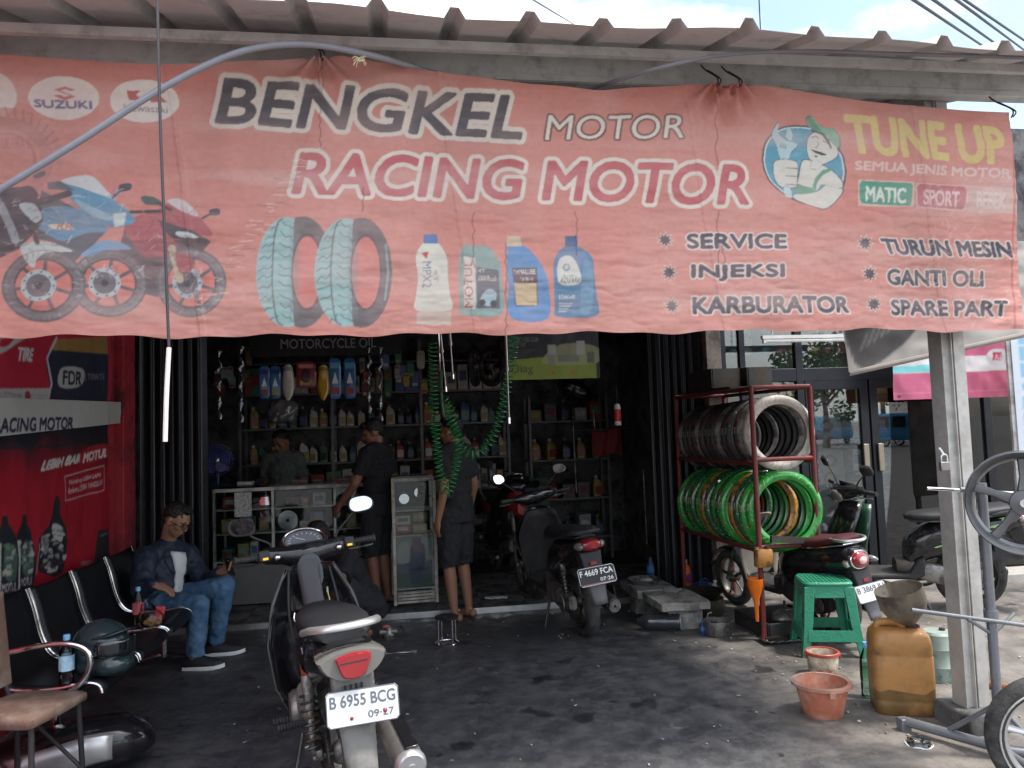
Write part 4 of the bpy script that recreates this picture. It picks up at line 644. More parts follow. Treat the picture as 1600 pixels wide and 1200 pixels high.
    loft([(.40, .60, .065, .065), (.52, .63, .056, .075), (.64, .72, .050, .075), (.73, .83, .052, .06), (.77, .90, .055, .05)], 3.2, 18).build('spine_cover', mat('charcoal_plastic', (.075, .075, .08), .5, var=.15), t)
    MB().tube(smoothpath([(-.05, .645, .70), (-.085, .63, .675), (-.10, .635, .69), (-.095, .64, .72)]), .004, 6).tube(smoothpath([(.05, .645, .70), (.085, .63, .675), (.10, .635, .69), (.095, .64, .72)]), .004, 6).build('hook', M_chr, t)
    loft([(.50, .45, .10, .10), (.60, .46, .15, .13), (.68, .50, .17, .15), (.74, .55, .16, .14)], 2.8).build('engine_cover', M_blk, t)
    for s in (-1, 1): MB().tube(smoothpath([(s*.10, .74, .90), (s*.12, .66, .70), (s*.10, .60, .50), (s*.11, .52, .36)]), .006, 6).build('cable', M_mblk, t)
    ky = MB().box((.07, .66, .80), (.008, .004, .03)).build('key', M_chr, t); MB().tube(smoothpath([(.07, .655, .79), (.075, .645, .74), (.07, .65, .70)]), .003, 5).build('key_strap', mat('strap_yellow', (.5, .42, .12), .7), ky)
    fk = [MB().cyl((s*.075, 1.23, .275), (s*.075, .98, .72), .021).build('fork', M_cast, t) for s in (-1, 1)]; wheel(t, (0, 1.235, .275), .275, .075, 6)
    sheetgrid(lambda u, v: (u*.055, 1.235+.315*cos(v), .275+.315*sin(v)-.02*u*u), np.linspace(-1, 1, 7), np.linspace(.25, 2.5, 14)).build('front_fender', body, t, solid=.006)
    loft([(.80, .80, .10, .09), (.90, .80, .115, .13), (1.0, .78, .09, .11), (1.06, .76, .04, .06)], 2.4).build('front_cowl', body, t)
    # steering head
    h = MB(); h.rings([sring((x, y, z), (0, 1, 0), (0, 0, 1), a, b, 16, 2.5) for x, y, z, a, b in ((-.225, -.045, .015, .024, .028), (-.20, -.04, .015, .034, .042), (-.12, -.01, .01, .055, .045), (-.05, .01, .0, .085, .060), (.05, .01, .0, .085, .060), (.12, -.01, .01, .055, .045), (.20, -.04, .015, .034, .042), (.225, -.045, .015, .024, .028))]); st = h.build('handlebar', M_blk, t); st.location = (0, .86, .96); st.rotation_euler = (radians(-16), 0, radians(steer))
    loft([(-.075, -.10, .06, .09), (-.02, -.08, .085, .12), (.05, -.06, .07, .11)], 2.6).build('headset_cover', M_blk, st)
    R = Matrix.Translation((0, -.015, .085)) @ Matrix.Rotation(radians(58), 4, 'X'); sp = MB(R).lathe([(.02, -.05), (.085, -.045), (.10, -.01), (.102, .012), (.092, .020), (.084, .012), (.084, .006)], n=32).build('speedometer', M_blk, st); sp.scale = (1.15, .9, .78)
    face = MB(R).lathe([(.001, .007), (.083, .007), (.083, .004), (.001, .004)], n=28).build('dial', mat('dial_face', (.16, .17, .19), .3, var=.1, coat=.6), sp)
    mb = MB(R)
    for i in range(13): a = radians(200-i*18.3); mb.box((.066*cos(a), .066*sin(a)-.008, .0085), (.012, .003, .001), (0, 0, a))
    mb.box((.01, -.03, .0085), (.05, .014, .001)); mb.box((-.015, .014, .009), (.05, .003, .001), (0, 0, 2.5)); mb.build('dial_marks', M_inkw, sp, smooth=0); MB(R).tube([(.093*cos(a), .093*sin(a), .018) for a in np.linspace(0, 2*pi, 37)[:-1]], .005, 6, True).build('bezel', M_chr, sp)
    for s in (-1, 1):
        MB().tube([(s*.20, -.045, .015), (s*.235, -.052, .015)], .030, 12).box((s*.215, -.075, .012), (.05, .035, .055)).build('switch_block', M_mblk, st, bevel=.006); MB().box((s*.212, -.094, -.004), (.026, .006, .012)).build('switch_button', M_amber, st, bevel=.002)
        mb = MB()
        for i in range(10): mb.cyl((s*(.24+.0108*i), -.053-.0015*i, .015), (s*(.2495+.0108*i), -.0545-.0015*i, .015), .0175 if i % 2 else .0162, n=12)
        mb.cyl((s*.346, -.069, .015), (s*.356, -.070, .015), .021).build('grip', M_mblk, st); MB().tube(smoothpath([(s*.20, .02, .0), (s*.26, .02, -.01), (s*.33, -.01, -.012), (s*.355, -.02, -.010)]), .0055, 8).build('brake_lever', M_steelk if s < 0 else M_cast, st)
        mx_, mz = (.315, .205) if s > 0 else (.30, .175); mirror(st, (s*mx_, -.06, mz), (-s*.25, -1, .12), stem=[(s*.165, -.02, .04), (s*.175, -.02, .08), (s*.25, -.04, mz-.055), (s*(mx_-.02), -.045, mz-.015)])
        MB().ell((s*.155, -.085, -.005), (.018, .018, .018), 10, 6).build('column_bolt', M_chr, st)
    flatten(st); return t
A = underbone('black and silver motorcycle with white number plate and grey mud flap', (-.235, 3.27, 0), 13.5, 4, 6, M_blk, (M_pw, M_ink, 'B 6955 BCG', '09·27'))
Ered = underbone('red motorcycle facing out of the dark workshop beside the barefoot man', (.98, 8.35, .05), 186, 4, -8, mat('red_body_paint', (.36, .02, .025), .25, coat=.6), (M_pb, M_inkw, '', ''), False)

def scooter(label, loc, head, lean, steer, body, seatm, pl, style=0, apron=None, group=None, stripe=None):
    t = thing('scooter', label, 'scooter', loc, (0, radians(-lean), radians(head))); wheel(t, (.01, 0, .265), .265, .105, 5, M_steelk)
    loft([(-.12, .29, .03, .05, -.10), (-.02, .29, .05, .085, -.105), (.15, .29, .05, .075, -.105), (.32, .32, .055, .08, -.10), (.42, .33, .04, .05, -.09)], 3).build('transmission_case', M_cast if style != 1 else M_mblk, t); mb = MB()
    for i in range(6): mb.cyl((-.160, -.03, .29), (-.166+.002*i, -.03, .29), .070-.010*i, n=18)
    mb.build('case_cover', M_cast, t); loft([(.30, .30, .09, .06), (.42, .33, .11, .10), (.56, .34, .08, .07)], 3).build('engine', M_steelk, t)
    shock(t, (-.11, .0, .60), (-.115, -.045, .33))
    MB().tube(smoothpath([(.06, .45, .2), (.10, .32, .16), (.13, .2, .2), (.14, .1, .26)]), .016, 8).lathe([(.025, -.34), (.052, -.325), (.060, -.28), (.062, -.02), (.045, .07), (.02, .10)], (.15, .04, .30), 'Y', 20, R=Matrix.Rotation(radians(7), 3, 'X')).build('exhaust', M_mblk, t); MB().lathe([(.012, -.352), (.045, -.350), (.048, -.33), (.012, -.335)], (.15, .04, .30), 'Y', 20, R=Matrix.Rotation(radians(7), 3, 'X'), closed=True).build('exhaust_tip', M_cast, t); MB().box((.205, -.06, .32), (.012, .28, .10)).build('heat_shield', M_mblk, t, bevel=.02)
    if style == 1: secs = [(-.40, .66, .03, .03), (-.38, .655, .085, .075), (-.30, .64, .125, .115), (-.15, .62, .150, .135), (.05, .59, .158, .15), (.25, .56, .150, .16), (.40, .50, .125, .16), (.48, .45, .09, .12)]
    else: secs = [(-.42, .745, .03, .022), (-.38, .735, .075, .045), (-.28, .71, .115, .075), (-.12, .66, .138, .10), (.08, .61, .145, .13), (.28, .57, .135, .15), (.42, .50, .11, .15), (.50, .44, .08, .11)]
    loft(secs, 2.6, 24).build('tail_body', body, t, sub=1)
    zs = .045 if style == 1 else 0.
    st_ = loft([(-.31, .815-zs*.5, .075, .016), (-.25, .825-zs*.6, .115, .032), (-.08, .80-zs, .138, .042), (.12, .775-zs, .145, .045), (.30, .765-zs, .125, .042), (.42, .76-zs, .08, .035), (.47, .755-zs, .04, .02)], 2.5, 22).build('seat', seatm, t, smooth=60); MB().tube([(s_*a, y, z-.028) for y, z, a, s_ in [(-.30, .815-zs*.5, .075, -1), (-.08, .80-zs, .14, -1), (.12, .775-zs, .147, -1), (.30, .765-zs, .127, -1), (.44, .757-zs, .06, -1), (.44, .757-zs, .06, 1), (.30, .765-zs, .127, 1), (.12, .775-zs, .147, 1), (-.08, .80-zs, .14, 1), (-.30, .815-zs*.5, .075, 1)]], .007, 6, True).build('seat_piping', M_chr if style == 1 else M_mblk, st_)
    if style == 1:
        tl = MB().ell((-.035, -.392, .665), (.075, .045, .062), 20, 12, (0, .35, 0)).build('tail_light', M_rlens, t); MB().tube([(-.035+.078*cos(a), -.395-.012*0, .665+.064*sin(a)) for a in np.linspace(0, 2*pi, 25)[:-1]], .006, 6, True).build('bezel', M_chr, tl); MB().ell((-.035, -.432, .665), (.035, .012, .028), 14, 8).build('inner_lens', mat('pale_lens', (.7, .45, .42), .15, coat=1.), tl)
        for s in (-1, 1): MB().ell((s*.115, -.345, .64), (.030, .055, .022), 14, 8, (.2, 0, s*.6)).build('turn_signal', M_lens, t)
        MB().tube(smoothpath([(-.10, -.2, .80), (-.10, -.33, .80), (0, -.40, .80), (.10, -.33, .80), (.10, -.2, .80)]), .012, 8).build('grab_rail', M_slv, t)
    else:
        tl = loft([(-.435, .745, .045, .026), (-.42, .742, .068, .038), (-.36, .738, .082, .045), (-.31, .73, .08, .04)], 2.4).build('tail_light', M_rlens, t)
        for s in (-1, 1): MB().ell((s*.085, -.37, .735), (.028, .050, .028), 12, 8, (0, 0, -s*.4)).build('turn_signal', M_lens, t)
        MB().tube(smoothpath([(-.115, -.08, .78), (-.12, -.25, .81), (-.06, -.34, .825), (.06, -.34, .825), (.12, -.25, .81), (.115, -.08, .78)]), .014, 8).build('grab_rail', M_mblk, t)
    zf = -.10 if style == 1 else 0.
    MB().rings([[(-.085, -.36, .69+zf), (.085, -.36, .69+zf), (.085, -.22, .69+zf), (-.085, -.22, .69+zf)], [(-.07, -.385, .58+zf), (.07, -.385, .58+zf), (.07, -.28, .58+zf), (-.07, -.28, .58+zf)], [(-.05, -.42, .50+zf), (.05, -.42, .50+zf), (.05, -.39, .50+zf), (-.05, -.39, .50+zf)]]).build('rear_fender', M_mblk, t, bevel=.01)
    sheetgrid(lambda u, v: (u*(.07-.02*v), -.40-.05*v+.012*u*u, .50+zf-.17*v), np.linspace(-1, 1, 7), np.linspace(0, 1, 6)).build('mud_flap', mat('dark_grey_flap', (.10, .10, .105), .55), t, solid=.006); MB().box((0, -.393, .612+zf), (.045, .008, .022)).build('reflector', M_rlens, t)
    plate(t, (0, -.432, .53+zf), radians(-20), radians(0), .275, .125, *pl)
    # floor, apron, front
    MB().prism([(.36, .30), (.44, .27), (.84, .27), (.92, .33), (.90, .36), (.82, .315), (.48, .315), (.42, .42), (.36, .45)], 'yz', -.145, .145).build('floorboard', M_mblk, t, bevel=.02)
    def shield(u, v): wd = np.interp(v, [0, .3, .7, 1], [.15, .19, .205, .12]); return (u*wd, np.interp(v, [0, .5, 1], [.92, .90, .84])-.10*abs(u)**2, .30+.58*v)
    sheetgrid(shield, np.linspace(-1, 1, 13), np.linspace(0, 1, 10)).build('leg_shield', apron or M_mblk, t, solid=.012)
    sheetgrid(lambda u, v: (u*np.interp(v, [0, .3, .7, 1], [.13, .185, .20, .10]), np.interp(v, [0, .5, 1], [.97, 1.07, .95])-.15*abs(u)**2, .34+.56*v), np.linspace(-1, 1, 13), np.linspace(0, 1, 10)).build('front_apron', body, t, solid=.012)
    if stripe:
        for s in (-1, 1):
            for k in range(3):
                V = []
                for y, dz in ((-.28+k*.05, .03), (.18+k*.05, .0), (.20+k*.05, .014), (-.22+k*.05, .052)):
                    zc, a, b = (np.interp(y, [q[0] for q in secs], [q[i] for q in secs]) for i in (1, 2, 3)); z = zc+dz-.03*k+.02; q = max(0, 1-abs((z-zc)/b)**2.6)**(1/2.6); V.append((s*(a*q+.006), y, z))
                MB().add(V, [(0, 1, 2, 3)]).build('decal', stripe, t, smooth=0)
    for s in (-1, 1): MB().cyl((s*.07, 1.24, .255), (s*.055, 1.06, .62), .019).build('fork', M_cast, t)
    wheel(t, (0, 1.245, .255), .255, .085, 5, M_steelk); sheetgrid(lambda u, v: (u*.06, 1.245+.295*cos(v), .255+.295*sin(v)-.02*u*u), np.linspace(-1, 1, 7), np.linspace(.3, 2.6, 14)).build('front_fender', body, t, solid=.006)
    h = MB(); h.rings([sring((x, y, z), (0, 1, 0), (0, 0, 1), a, b, 14, 2.5) for x, y, z, a, b in ((-.21, -.03, .015, .022, .022), (-.16, -.02, .015, .045, .035), (-.06, .02, .01, .085, .06), (.06, .02, .01, .085, .06), (.16, -.02, .015, .045, .035), (.21, -.03, .015, .022, .022))]); hb = h.build('handlebar', body, t); hb.location = (0, .90, .97); hb.rotation_euler = (radians(-14), 0, radians(steer)); MB(Matrix.Translation((0, -.02, .06)) @ Matrix.Rotation(radians(35), 4, 'X')).lathe([(.001, -.01), (.06, -.01), (.066, .006), (.001, .008)], n=20).build('speedometer', M_mblk, hb); MB().ell((0, .10, -.01), (.085, .035, .055), 18, 10).build('headlight', M_lens, hb)
    for s in (-1, 1):
        MB().cyl((s*.20, -.03, .015), (s*.345, -.055, .015), .0175).build('grip', M_mblk, hb); MB().tube(smoothpath([(s*.19, .02, .0), (s*.26, .02, -.008), (s*.34, -.015, -.01)]), .0055, 8).build('brake_lever', M_cast, hb)
        mirror(hb, (s*.31, -.05, .21), (-s*.25, -1, .1), .055 if style == 1 else .062, .055 if style == 1 else .042, [(s*.15, -.01, .035), (s*.17, -.02, .09), (s*.27, -.04, .17), (s*.30, -.04, .20)], 'round' if style == 1 else 'hex')
    MB().tube(smoothpath([(-.11, .42, .22), (-.16, .38, .12), (-.21, .34, .015)]), .011, 8).build('side_stand', M_steelk, t)
    flatten(hb); return t
B = scooter('black scooter with black number plate parked at the tiled floor edge', (1.34, 5.68, 0), 7, 6, 14, M_blk, M_seat, (M_pb, M_inkw, 'F 4669 FCA', '07·26', True))
Cs = scooter('black scooter with maroon seat and round red tail light behind the green stool', (3.06, 5.16, 0), 11, 6, 18, M_blk, mat('maroon_vinyl', (.065, .013, .018), .45, var=.15, bump=.2, bs=300), (M_pw, M_ink, 'B 3869 IU', '01·30'), 1, mat('beige_plastic', (.40, .35, .29), .4, var=.06))
Cs.scale = (.93, .93, .93)
Ds = scooter('black and green striped scooter standing sideways before the glass door', (4.52, 5.62, 0), 68, 6, 20, M_blk, M_seat, (M_pw, M_ink, 'B 4126 NAI', '05·28'), 0, mat('dark_green_plastic', (.02, .06, .035), .3, coat=.5), None, mat('green_decal', (.30, .50, .22), .4))
# ================================================================ people
def cap(mb, a, b, ra, rb, n=14):
    a, b = Vector(a), Vector(b); mb.tube([a, a.lerp(b, .5), b], [ra, (ra+rb)/2, rb], n); mb.ell(a, (ra,)*3, n, 8); mb.ell(b, (rb,)*3, n, 8)
def basis(f, u=(0, 0, 1)):
    f = Vector(f).normalized(); u = Vector(u); s = f.cross(u).normalized(); u = s.cross(f); return f, s, u, Matrix((s, f, u)).transposed()
def hand(mb, wrist, d, nrm, curl, side):          # d: finger direction, nrm: back of the hand
    d = Vector(d).normalized(); n = Vector(nrm); n = (n-d*n.dot(d)).normalized(); s = d.cross(n)*side; w = Vector(wrist); B = Matrix((s, d, n)).transposed()
    mb.ell(w+d*.045, (.040, .052, .017), 12, 8, B); cap(mb, w, w+d*.03, .024, .024, 10)
    for k, (o, L_) in enumerate(((-.028, .068), (-.010, .078), (.009, .074), (.026, .058))):
        p = w+d*.082+s*o; a1 = curl*.7; a2 = curl*1.5; q = p+(d*cos(a1)-n*sin(a1))*L_*.5; r = q+(d*cos(a2)-n*sin(a2))*L_*.5; mb.tube([p-d*.02, p, q, r], [.0105, .0105, .0098, .0088], 8); mb.ell(r, (.0088,)*3, 8, 6)
    p = w+d*.03-s*.034; q = p+(d*.7-s*.6-n*.25).normalized()*.034; r = q+(d*.95-s*.1-n*.35).normalized()*.030; mb.tube([p, q, r], [.013, .0115, .0095], 8); mb.ell(r, (.0095,)*3, 8, 6)
def person(label, base, J, skin, shirt, pants, hair, long_sleeve=False, long_pants=False, shoe=None, barefoot=False, sandals=None, hairstyle=0, face=True, belly=1., extra=None):
    root = thing('person', label, 'person', base); b0 = Vector(base); J = {k: (Vector(v)-b0 if k not in ('hf', 'hu', 'tf', 'hdL', 'hdR', 'hnL', 'hnR') else Vector(v)) for k, v in J.items()}
    mb = MB(); h = J['head']; f, s, u, HB = basis(J['hf'], J.get('hu', Vector((0, 0, 1))))
    mb.ell(h+u*.022-f*.008, (.074, .094, .090), 20, 14, HB); mb.ell(h-u*.045+f*.022, (.056, .068, .068), 16, 10, HB); mb.ell(h-u*.092+f*.055, (.026, .024, .020), 12, 8, HB)
    mb.ell(h-u*.018+f*.094, (.013, .017, .026), 10, 8, HB); mb.ell(h-u*.032+f*.101, (.017, .013, .011), 10, 8, HB); mb.ell(h+u*.020+f*.078, (.052, .018, .013), 14, 8, HB); mb.ell(h-u*.068+f*.084, (.024, .012, .009), 10, 6, HB)
    for q in (-1, 1): mb.ell(h+s*q*.076-u*.014-f*.006, (.010, .021, .033), 10, 8, HB); mb.ell(h+s*q*.045-u*.022+f*.058, (.022, .024, .022), 10, 8, HB)
    nk = J['neck']; cap(mb, nk, h-u*.055-f*.015, .056, .052)
    hipc = (J['hipL']+J['hipR'])/2; shc = (J['shL']+J['shR'])/2; up = (shc-hipc).normalized(); tf = J['tf']; _, ts, _, _ = basis(tf, up); TB = Matrix((ts, up.cross(ts).normalized(), up)).transposed(); L_ = (shc-hipc).length
    def torso(m, g=0.):
        m.ell(hipc+up*.02, (.155+g, .115+g, .12), 18, 10, TB); m.ell(hipc.lerp(shc, .38), (.142*belly+g, .108*belly+g, .17), 18, 10, TB); m.ell(hipc.lerp(shc, .70), (.160+g, .112+g, .17), 18, 10, TB)
        for k in 'LR': cap(m, J['sh'+k].lerp(shc, .15), J['neck'].lerp(shc, .25), .062+g, .062+g)
    torso(mb)
    for k in 'LR':
        cap(mb, J['sh'+k], J['el'+k], .052, .041); cap(mb, J['el'+k], J['wr'+k], .041, .027); hand(mb, J['wr'+k], J['hd'+k], J['hn'+k], J.get('curl'+k, Vector((.5, 0, 0))).x if isinstance(J.get('curl'+k), Vector) else .5, 1 if k == 'R' else -1)
        cap(mb, J['hip'+k], J['kn'+k], .082, .055); d = J['an'+k]-J['kn'+k]; c = J['kn'+k]+d*.33; cap(mb, J['kn'+k], c, .052, .054); cap(mb, c, J['an'+k], .054, .034)
        a, t = J['an'+k], J['toe'+k]; fd = (t-a); fd.z = 0; fl = fd.normalized(); zf = t.z; heel = Vector((a.x, a.y, zf))-fl*.045
        mb.ell(heel+Vector((0, 0, .03)), (.034, .034, .034), 10, 8); cap(mb, a, heel+fl*.05+Vector((0, 0, .03)), .034, .034); cap(mb, heel+fl*.06+Vector((0, 0, .035)), heel+fl*.16+Vector((0, 0, .020)), .032, .024); side = fl.cross(Vector((0, 0, 1)))
        for i, (o, L2) in enumerate(((-.026, .205), (-.010, .208), (.006, .200), (.020, .188), (.033, .172))): mb.tube([heel+fl*.14+side*o*.8*(-1 if k == 'R' else 1)+Vector((0, 0, .016)), heel+fl*L2+side*o*(-1 if k == 'R' else 1)+Vector((0, 0, .012))], [.013, .010], 8)
    mb.build('body', skin, root, remesh=.0075, sm=4)
    # clothing
    m = MB(); torso(m, .016)
    for k in 'LR':
        e = J['el'+k]; s0 = J['sh'+k]
        if long_sleeve: cap(m, s0, e, .084, .070); cap(m, e, e.lerp(J['wr'+k], .9), .062, .042)
        else: q = s0.lerp(e, .72); m.ell(s0, (.072,)*3, 14, 9); m.tube([s0, s0.lerp(e, .4), q], [.070, .070, .078], 16)
    hem = hipc-up*(.06 if not long_pants else .02); m.rings([sring(hipc.lerp(shc, t), ts, TB.col[1], a*belly, b*belly, 24, 2.2) for t, a, b in ((-.18 if not long_pants else -.02, .178, .140), (.0, .174, .136), (.25, .164, .130))])
    m.build('shirt' if not long_sleeve else 'jacket', shirt, root, remesh=.0095, sm=6, disp=.034, dsz=.07)
    m = MB(); m.ell(hipc+up*.01, (.172, .135, .125), 18, 10, TB)
    for k in 'LR':
        hp, kn, an = J['hip'+k], J['kn'+k], J['an'+k]
        if long_pants: cap(m, hp, kn, .100, .072); m.tube([kn, kn.lerp(an, .5), kn.lerp(an, .95)], [.072, .066, .060], 16); m.ell(kn, (.072,)*3, 12, 8)
        else: m.ell(hp, (.105,)*3, 14, 9); q = kn.lerp(an, .12); m.tube([hp, hp.lerp(kn, .5), kn, q], [.103, .100, .090, .092], 18)
    m.build('trousers' if long_pants else 'shorts', pants, root, remesh=.0095, sm=5, disp=.030, dsz=.06)
    m = MB()
    if hairstyle == 0: m.ell(h+u*.042-f*.022, (.079, .094, .082), 20, 14, HB); m.ell(h+u*.0-f*.058, (.066, .045, .07), 16, 10, HB); m.ell(h+u*.098+f*.035, (.05, .05, .025), 12, 8, HB)
    else: m.ell(h+u*.050-f*.020, (.080, .096, .080), 20, 14, HB); m.ell(h+u*.01-f*.058, (.070, .048, .085), 16, 10, HB); m.ell(h+u*.085+f*.055, (.058, .042, .032), 12, 8, HB); [m.ell(h+s*q*.068+u*.03-f*.005, (.014, .04, .045), 10, 8, HB) for q in (-1, 1)]
    m.build('hair', hair, root, remesh=.008, sm=2, disp=.020, dsz=.016)
    if face:
        for q in (-1, 1): MB().ell(h+s*q*.031+u*.0+f*.083, (.014, .006, .006), 10, 6, HB).build('eye', mat('eye_dark', (.02, .015, .012), .25), root); MB().ell(h+s*q*.032+u*.026+f*.089, (.020, .005, .004), 10, 6, HB).build('eyebrow', hair, root)
        MB().ell(h-u*.064+f*.094, (.022, .004, .003), 10, 6, HB).build('mouth', mat('lip_dark', (.16, .05, .04), .5), root)
    if shoe:
        for k in 'LR':
            a, t = J['an'+k], J['toe'+k]; fl = (t-a); fl.z = 0; fl.normalize(); side = fl.cross(Vector((0, 0, 1))); g = Vector((a.x, a.y, t.z)); m = MB(); R = []
            for y, wd, z0, ht in ((-.075, .030, .030, .05), (-.05, .040, .028, .075), (.02, .044, .028, .078), (.09, .046, .028, .058), (.15, .044, .028, .044), (.185, .030, .028, .034), (.20, .012, .028, .026)): R.append([g+fl*y+side*(wd*cos(t2))+Vector((0, 0, z0+max(0, sin(t2))*(ht-.0)-(.004 if sin(t2) < 0 else 0))) for t2 in np.linspace(0, 2*pi, 17)[:-1]])
            sh = m.rings(R).build('shoe', shoe, root, smooth=60); m = MB()
            for z, gsc in ((.004, .98), (.030, 1.06)): pass
            out = [(-.082, 0), (-.07, .036), (0, .046), (.08, .050), (.15, .048), (.19, .032), (.212, 0), (.19, -.032), (.15, -.048), (.08, -.050), (0, -.046), (-.07, -.036)]; m.rings([[g+fl*y+side*x+Vector((0, 0, z+max(0, y-.14)*.15)) for y, x in out] for z in (.003, .016, .030)]).build('sole', mat('white_sole', (.72, .72, .70), .6), sh, bevel=.004)
    if sandals:
        for k in 'LR':
            a, t = J['an'+k], J['toe'+k]; fl = (t-a); fl.z = 0; fl.normalize(); side = fl.cross(Vector((0, 0, 1))); g = Vector((a.x, a.y, t.z)); out = [(-.075, 0), (-.06, .034), (.05, .040), (.13, .046), (.18, .03), (.195, 0), (.18, -.03), (.13, -.046), (.05, -.040), (-.06, -.034)]
            sd_ = MB().rings([[g+fl*y+side*x+Vector((0, 0, z)) for y, x in out] for z in (-.014, .006)]).build('sandal', sandals, root); MB().tube([g+fl*.09+side*.046, g+fl*.095+side*.03+Vector((0, 0, .05)), g+fl*.10+Vector((0, 0, .06)), g+fl*.095-side*.03+Vector((0, 0, .05)), g+fl*.09-side*.046], .014, 8, flat=.4).build('strap', sandals, sd_)
    return root, J
SK1 = mat('skin_tan', (.30, .155, .095), .5, var=.08); SK2 = mat('skin_brown', (.26, .125, .075), .5, var=.08); HR = mat('black_hair', (.012, .011, .011), .45, var=.3, bump=.6, bs=220)
T_blk = mat('black_tee', (.016, .016, .019), .85, var=.15, bump=.15, bs=180); T_gry = mat('grey_tee', (.10, .11, .11), .85, var=.15, bump=.15, bs=180); T_nvy = mat('navy_jacket', (.014, .022, .045), .6, var=.15, bump=.2, bs=120); T_jean = mat('blue_denim', (.055, .13, .235), .85, var=.18, vs=5, dirt=(.16, .26, .38), ds=4, dl=(.5, .72), bump=.2, bs=400); T_sh = mat('dark_shorts', (.02, .021, .026), .85, var=.15)
# seated man on the bench
bx = onY(300, 1020, 5.75)
JS = dict(head=onY(276, 812, 5.80), hf=(.80, -.30, -.50), hu=(.4, -.1, .9), tf=(.90, -.35, 0), neck=onY(262, 848, 5.88), shR=onY(228, 872, 5.70), shL=onY(292, 866, 6.08), elR=onY(219, 922, 5.52), elL=onY(318, 912, 6.0), wrR=onY(240, 914, 5.42), wrL=onY(343, 894, 5.80), hdR=(.9, .1, -.35), hdL=(.75, -.5, .25), hnR=(0, -.3, 1), hnL=(.3, .5, -.4), hipR=onY(238, 945, 5.72), hipL=onY(262, 940, 5.95), knR=onY(312, 945, 5.50), knL=onY(350, 915, 5.78), anR=onY(303, 1003, 5.56), anL=onY(336, 988, 5.88), toeR=(0, 0, 0), toeL=(0, 0, 0))
for k, dx in (('R', (.19, -.03)), ('L', (.19, .0))): a = JS['an'+k]; a.z = .085; JS['toe'+k] = Vector((a.x+dx[0], a.y+dx[1], .005))
P1, J1 = person('seated man in navy jacket, white shirt and jeans looking at a phone on the bench', (bx.x, 5.75, 0), JS, SK1, T_nvy, T_jean, HR, True, True, shoe=mat('black_shoe', (.02, .02, .025), .6, var=.2))
def chestpatch(root, J, m):
    shc = (J['shL']+J['shR'])/2; hipc = (J['hipL']+J['hipR'])/2; up = (shc-hipc).normalized(); f, s, u, B = basis(J['tf'], up); mb = MB(); B2 = Matrix((s, up.cross(s).normalized(), up)).transposed()
    R = []; tt = np.linspace(1.06, .06, 18)
    for t in tt: c = hipc.lerp(shc, float(t)); wd = np.interp(t, [.0, .3, .6, .85, 1.02], [.055, .040, .040, .062, .070]); R.append([c+s*(wd*x)+f*.20 for x in np.linspace(-1, 1, 9)])
    n = 9; V = [p for r in R for p in r]; F = [(i*n+j, i*n+j+1, (i+1)*n+j+1, (i+1)*n+j) for i in range(17) for j in range(8)]; mb.add(V, F); o = mb.build('white_shirt', m, root); q = o.modifiers.new('wrap', 'SHRINKWRAP'); q.target = [c for c in root.children if c.name.startswith('jacket')][0]; q.wrap_method = 'PROJECT'; q.use_negative_direction = True; q.use_positive_direction = True; q.wrap_mode = 'ON_SURFACE'; q.offset = 0.; q = o.modifiers.new('solid', 'SOLIDIFY'); q.thickness = .034; q.offset = 0
    for sx in (-1, 1): V2 = [p for t, w0, w1 in ((.97, .078, .108), (.9, .084, .122), (.75, .072, .110), (.60, .050, .070)) for p in (hipc.lerp(shc, t)+s*(sx*w0)+f*.2, hipc.lerp(shc, t)+s*(sx*(w0+w1)/2)+f*.2, hipc.lerp(shc, t)+s*(sx*w1)+f*.2)]; o2 = MB().add(V2, [(i*3+j, i*3+j+1, i*3+j+4, i*3+j+3) for i in range(3) for j in range(2)]).build('lapel', T_nvy, root); q = o2.modifiers.new('sub', 'SUBSURF'); q.levels = q.render_levels = 2; q = o2.modifiers.new('wrap', 'SHRINKWRAP'); q.target = [c for c in root.children if c.name.startswith('jacket')][0]; q.wrap_method = 'PROJECT'; q.use_negative_direction = True; q.use_positive_direction = True; q.offset = 0.; q = o2.modifiers.new('solid', 'SOLIDIFY'); q.thickness = .024; q.offset = 0
chestpatch(P1, J1, mat('white_cloth', (.62, .63, .66), .8, var=.06, bump=.2))
h = J1['head']; f, s, u, HB = basis(JS['hf'], JS['hu']); mb = MB()
for q in (-1, 1): mb.tube([h+s*(q*.034+.026*cos(a))+u*(.0+.018*sin(a))+f*.104 for a in np.linspace(0, 2*pi, 17)[:-1]], .003, 6, True); mb.tube([h+s*q*.060+f*.102, h+s*q*.078+f*.05, h+s*q*.080-f*.01], .0028, 6)
mb.tube([h-s*.009+f*.106, h+s*.009+f*.106], .0028, 6).build('glasses', mat('glasses_frame', (.015, .012, .012), .3), P1)
pw = JS['wrL']; ph = thing('mobile_phone', 'black mobile phone held in the seated man\'s hand', 'phone', tuple(pw+Vector((.075, -.045, .045))), (radians(-35), radians(20), radians(60))); MB().box((0, 0, 0), (.075, .009, .155)).build('case', M_mblk, ph, bevel=.008); MB().box((0, -.0052, 0), (.068, .001, .145)).build('screen', mat('phone_screen', (.01, .01, .012), .08), ph)
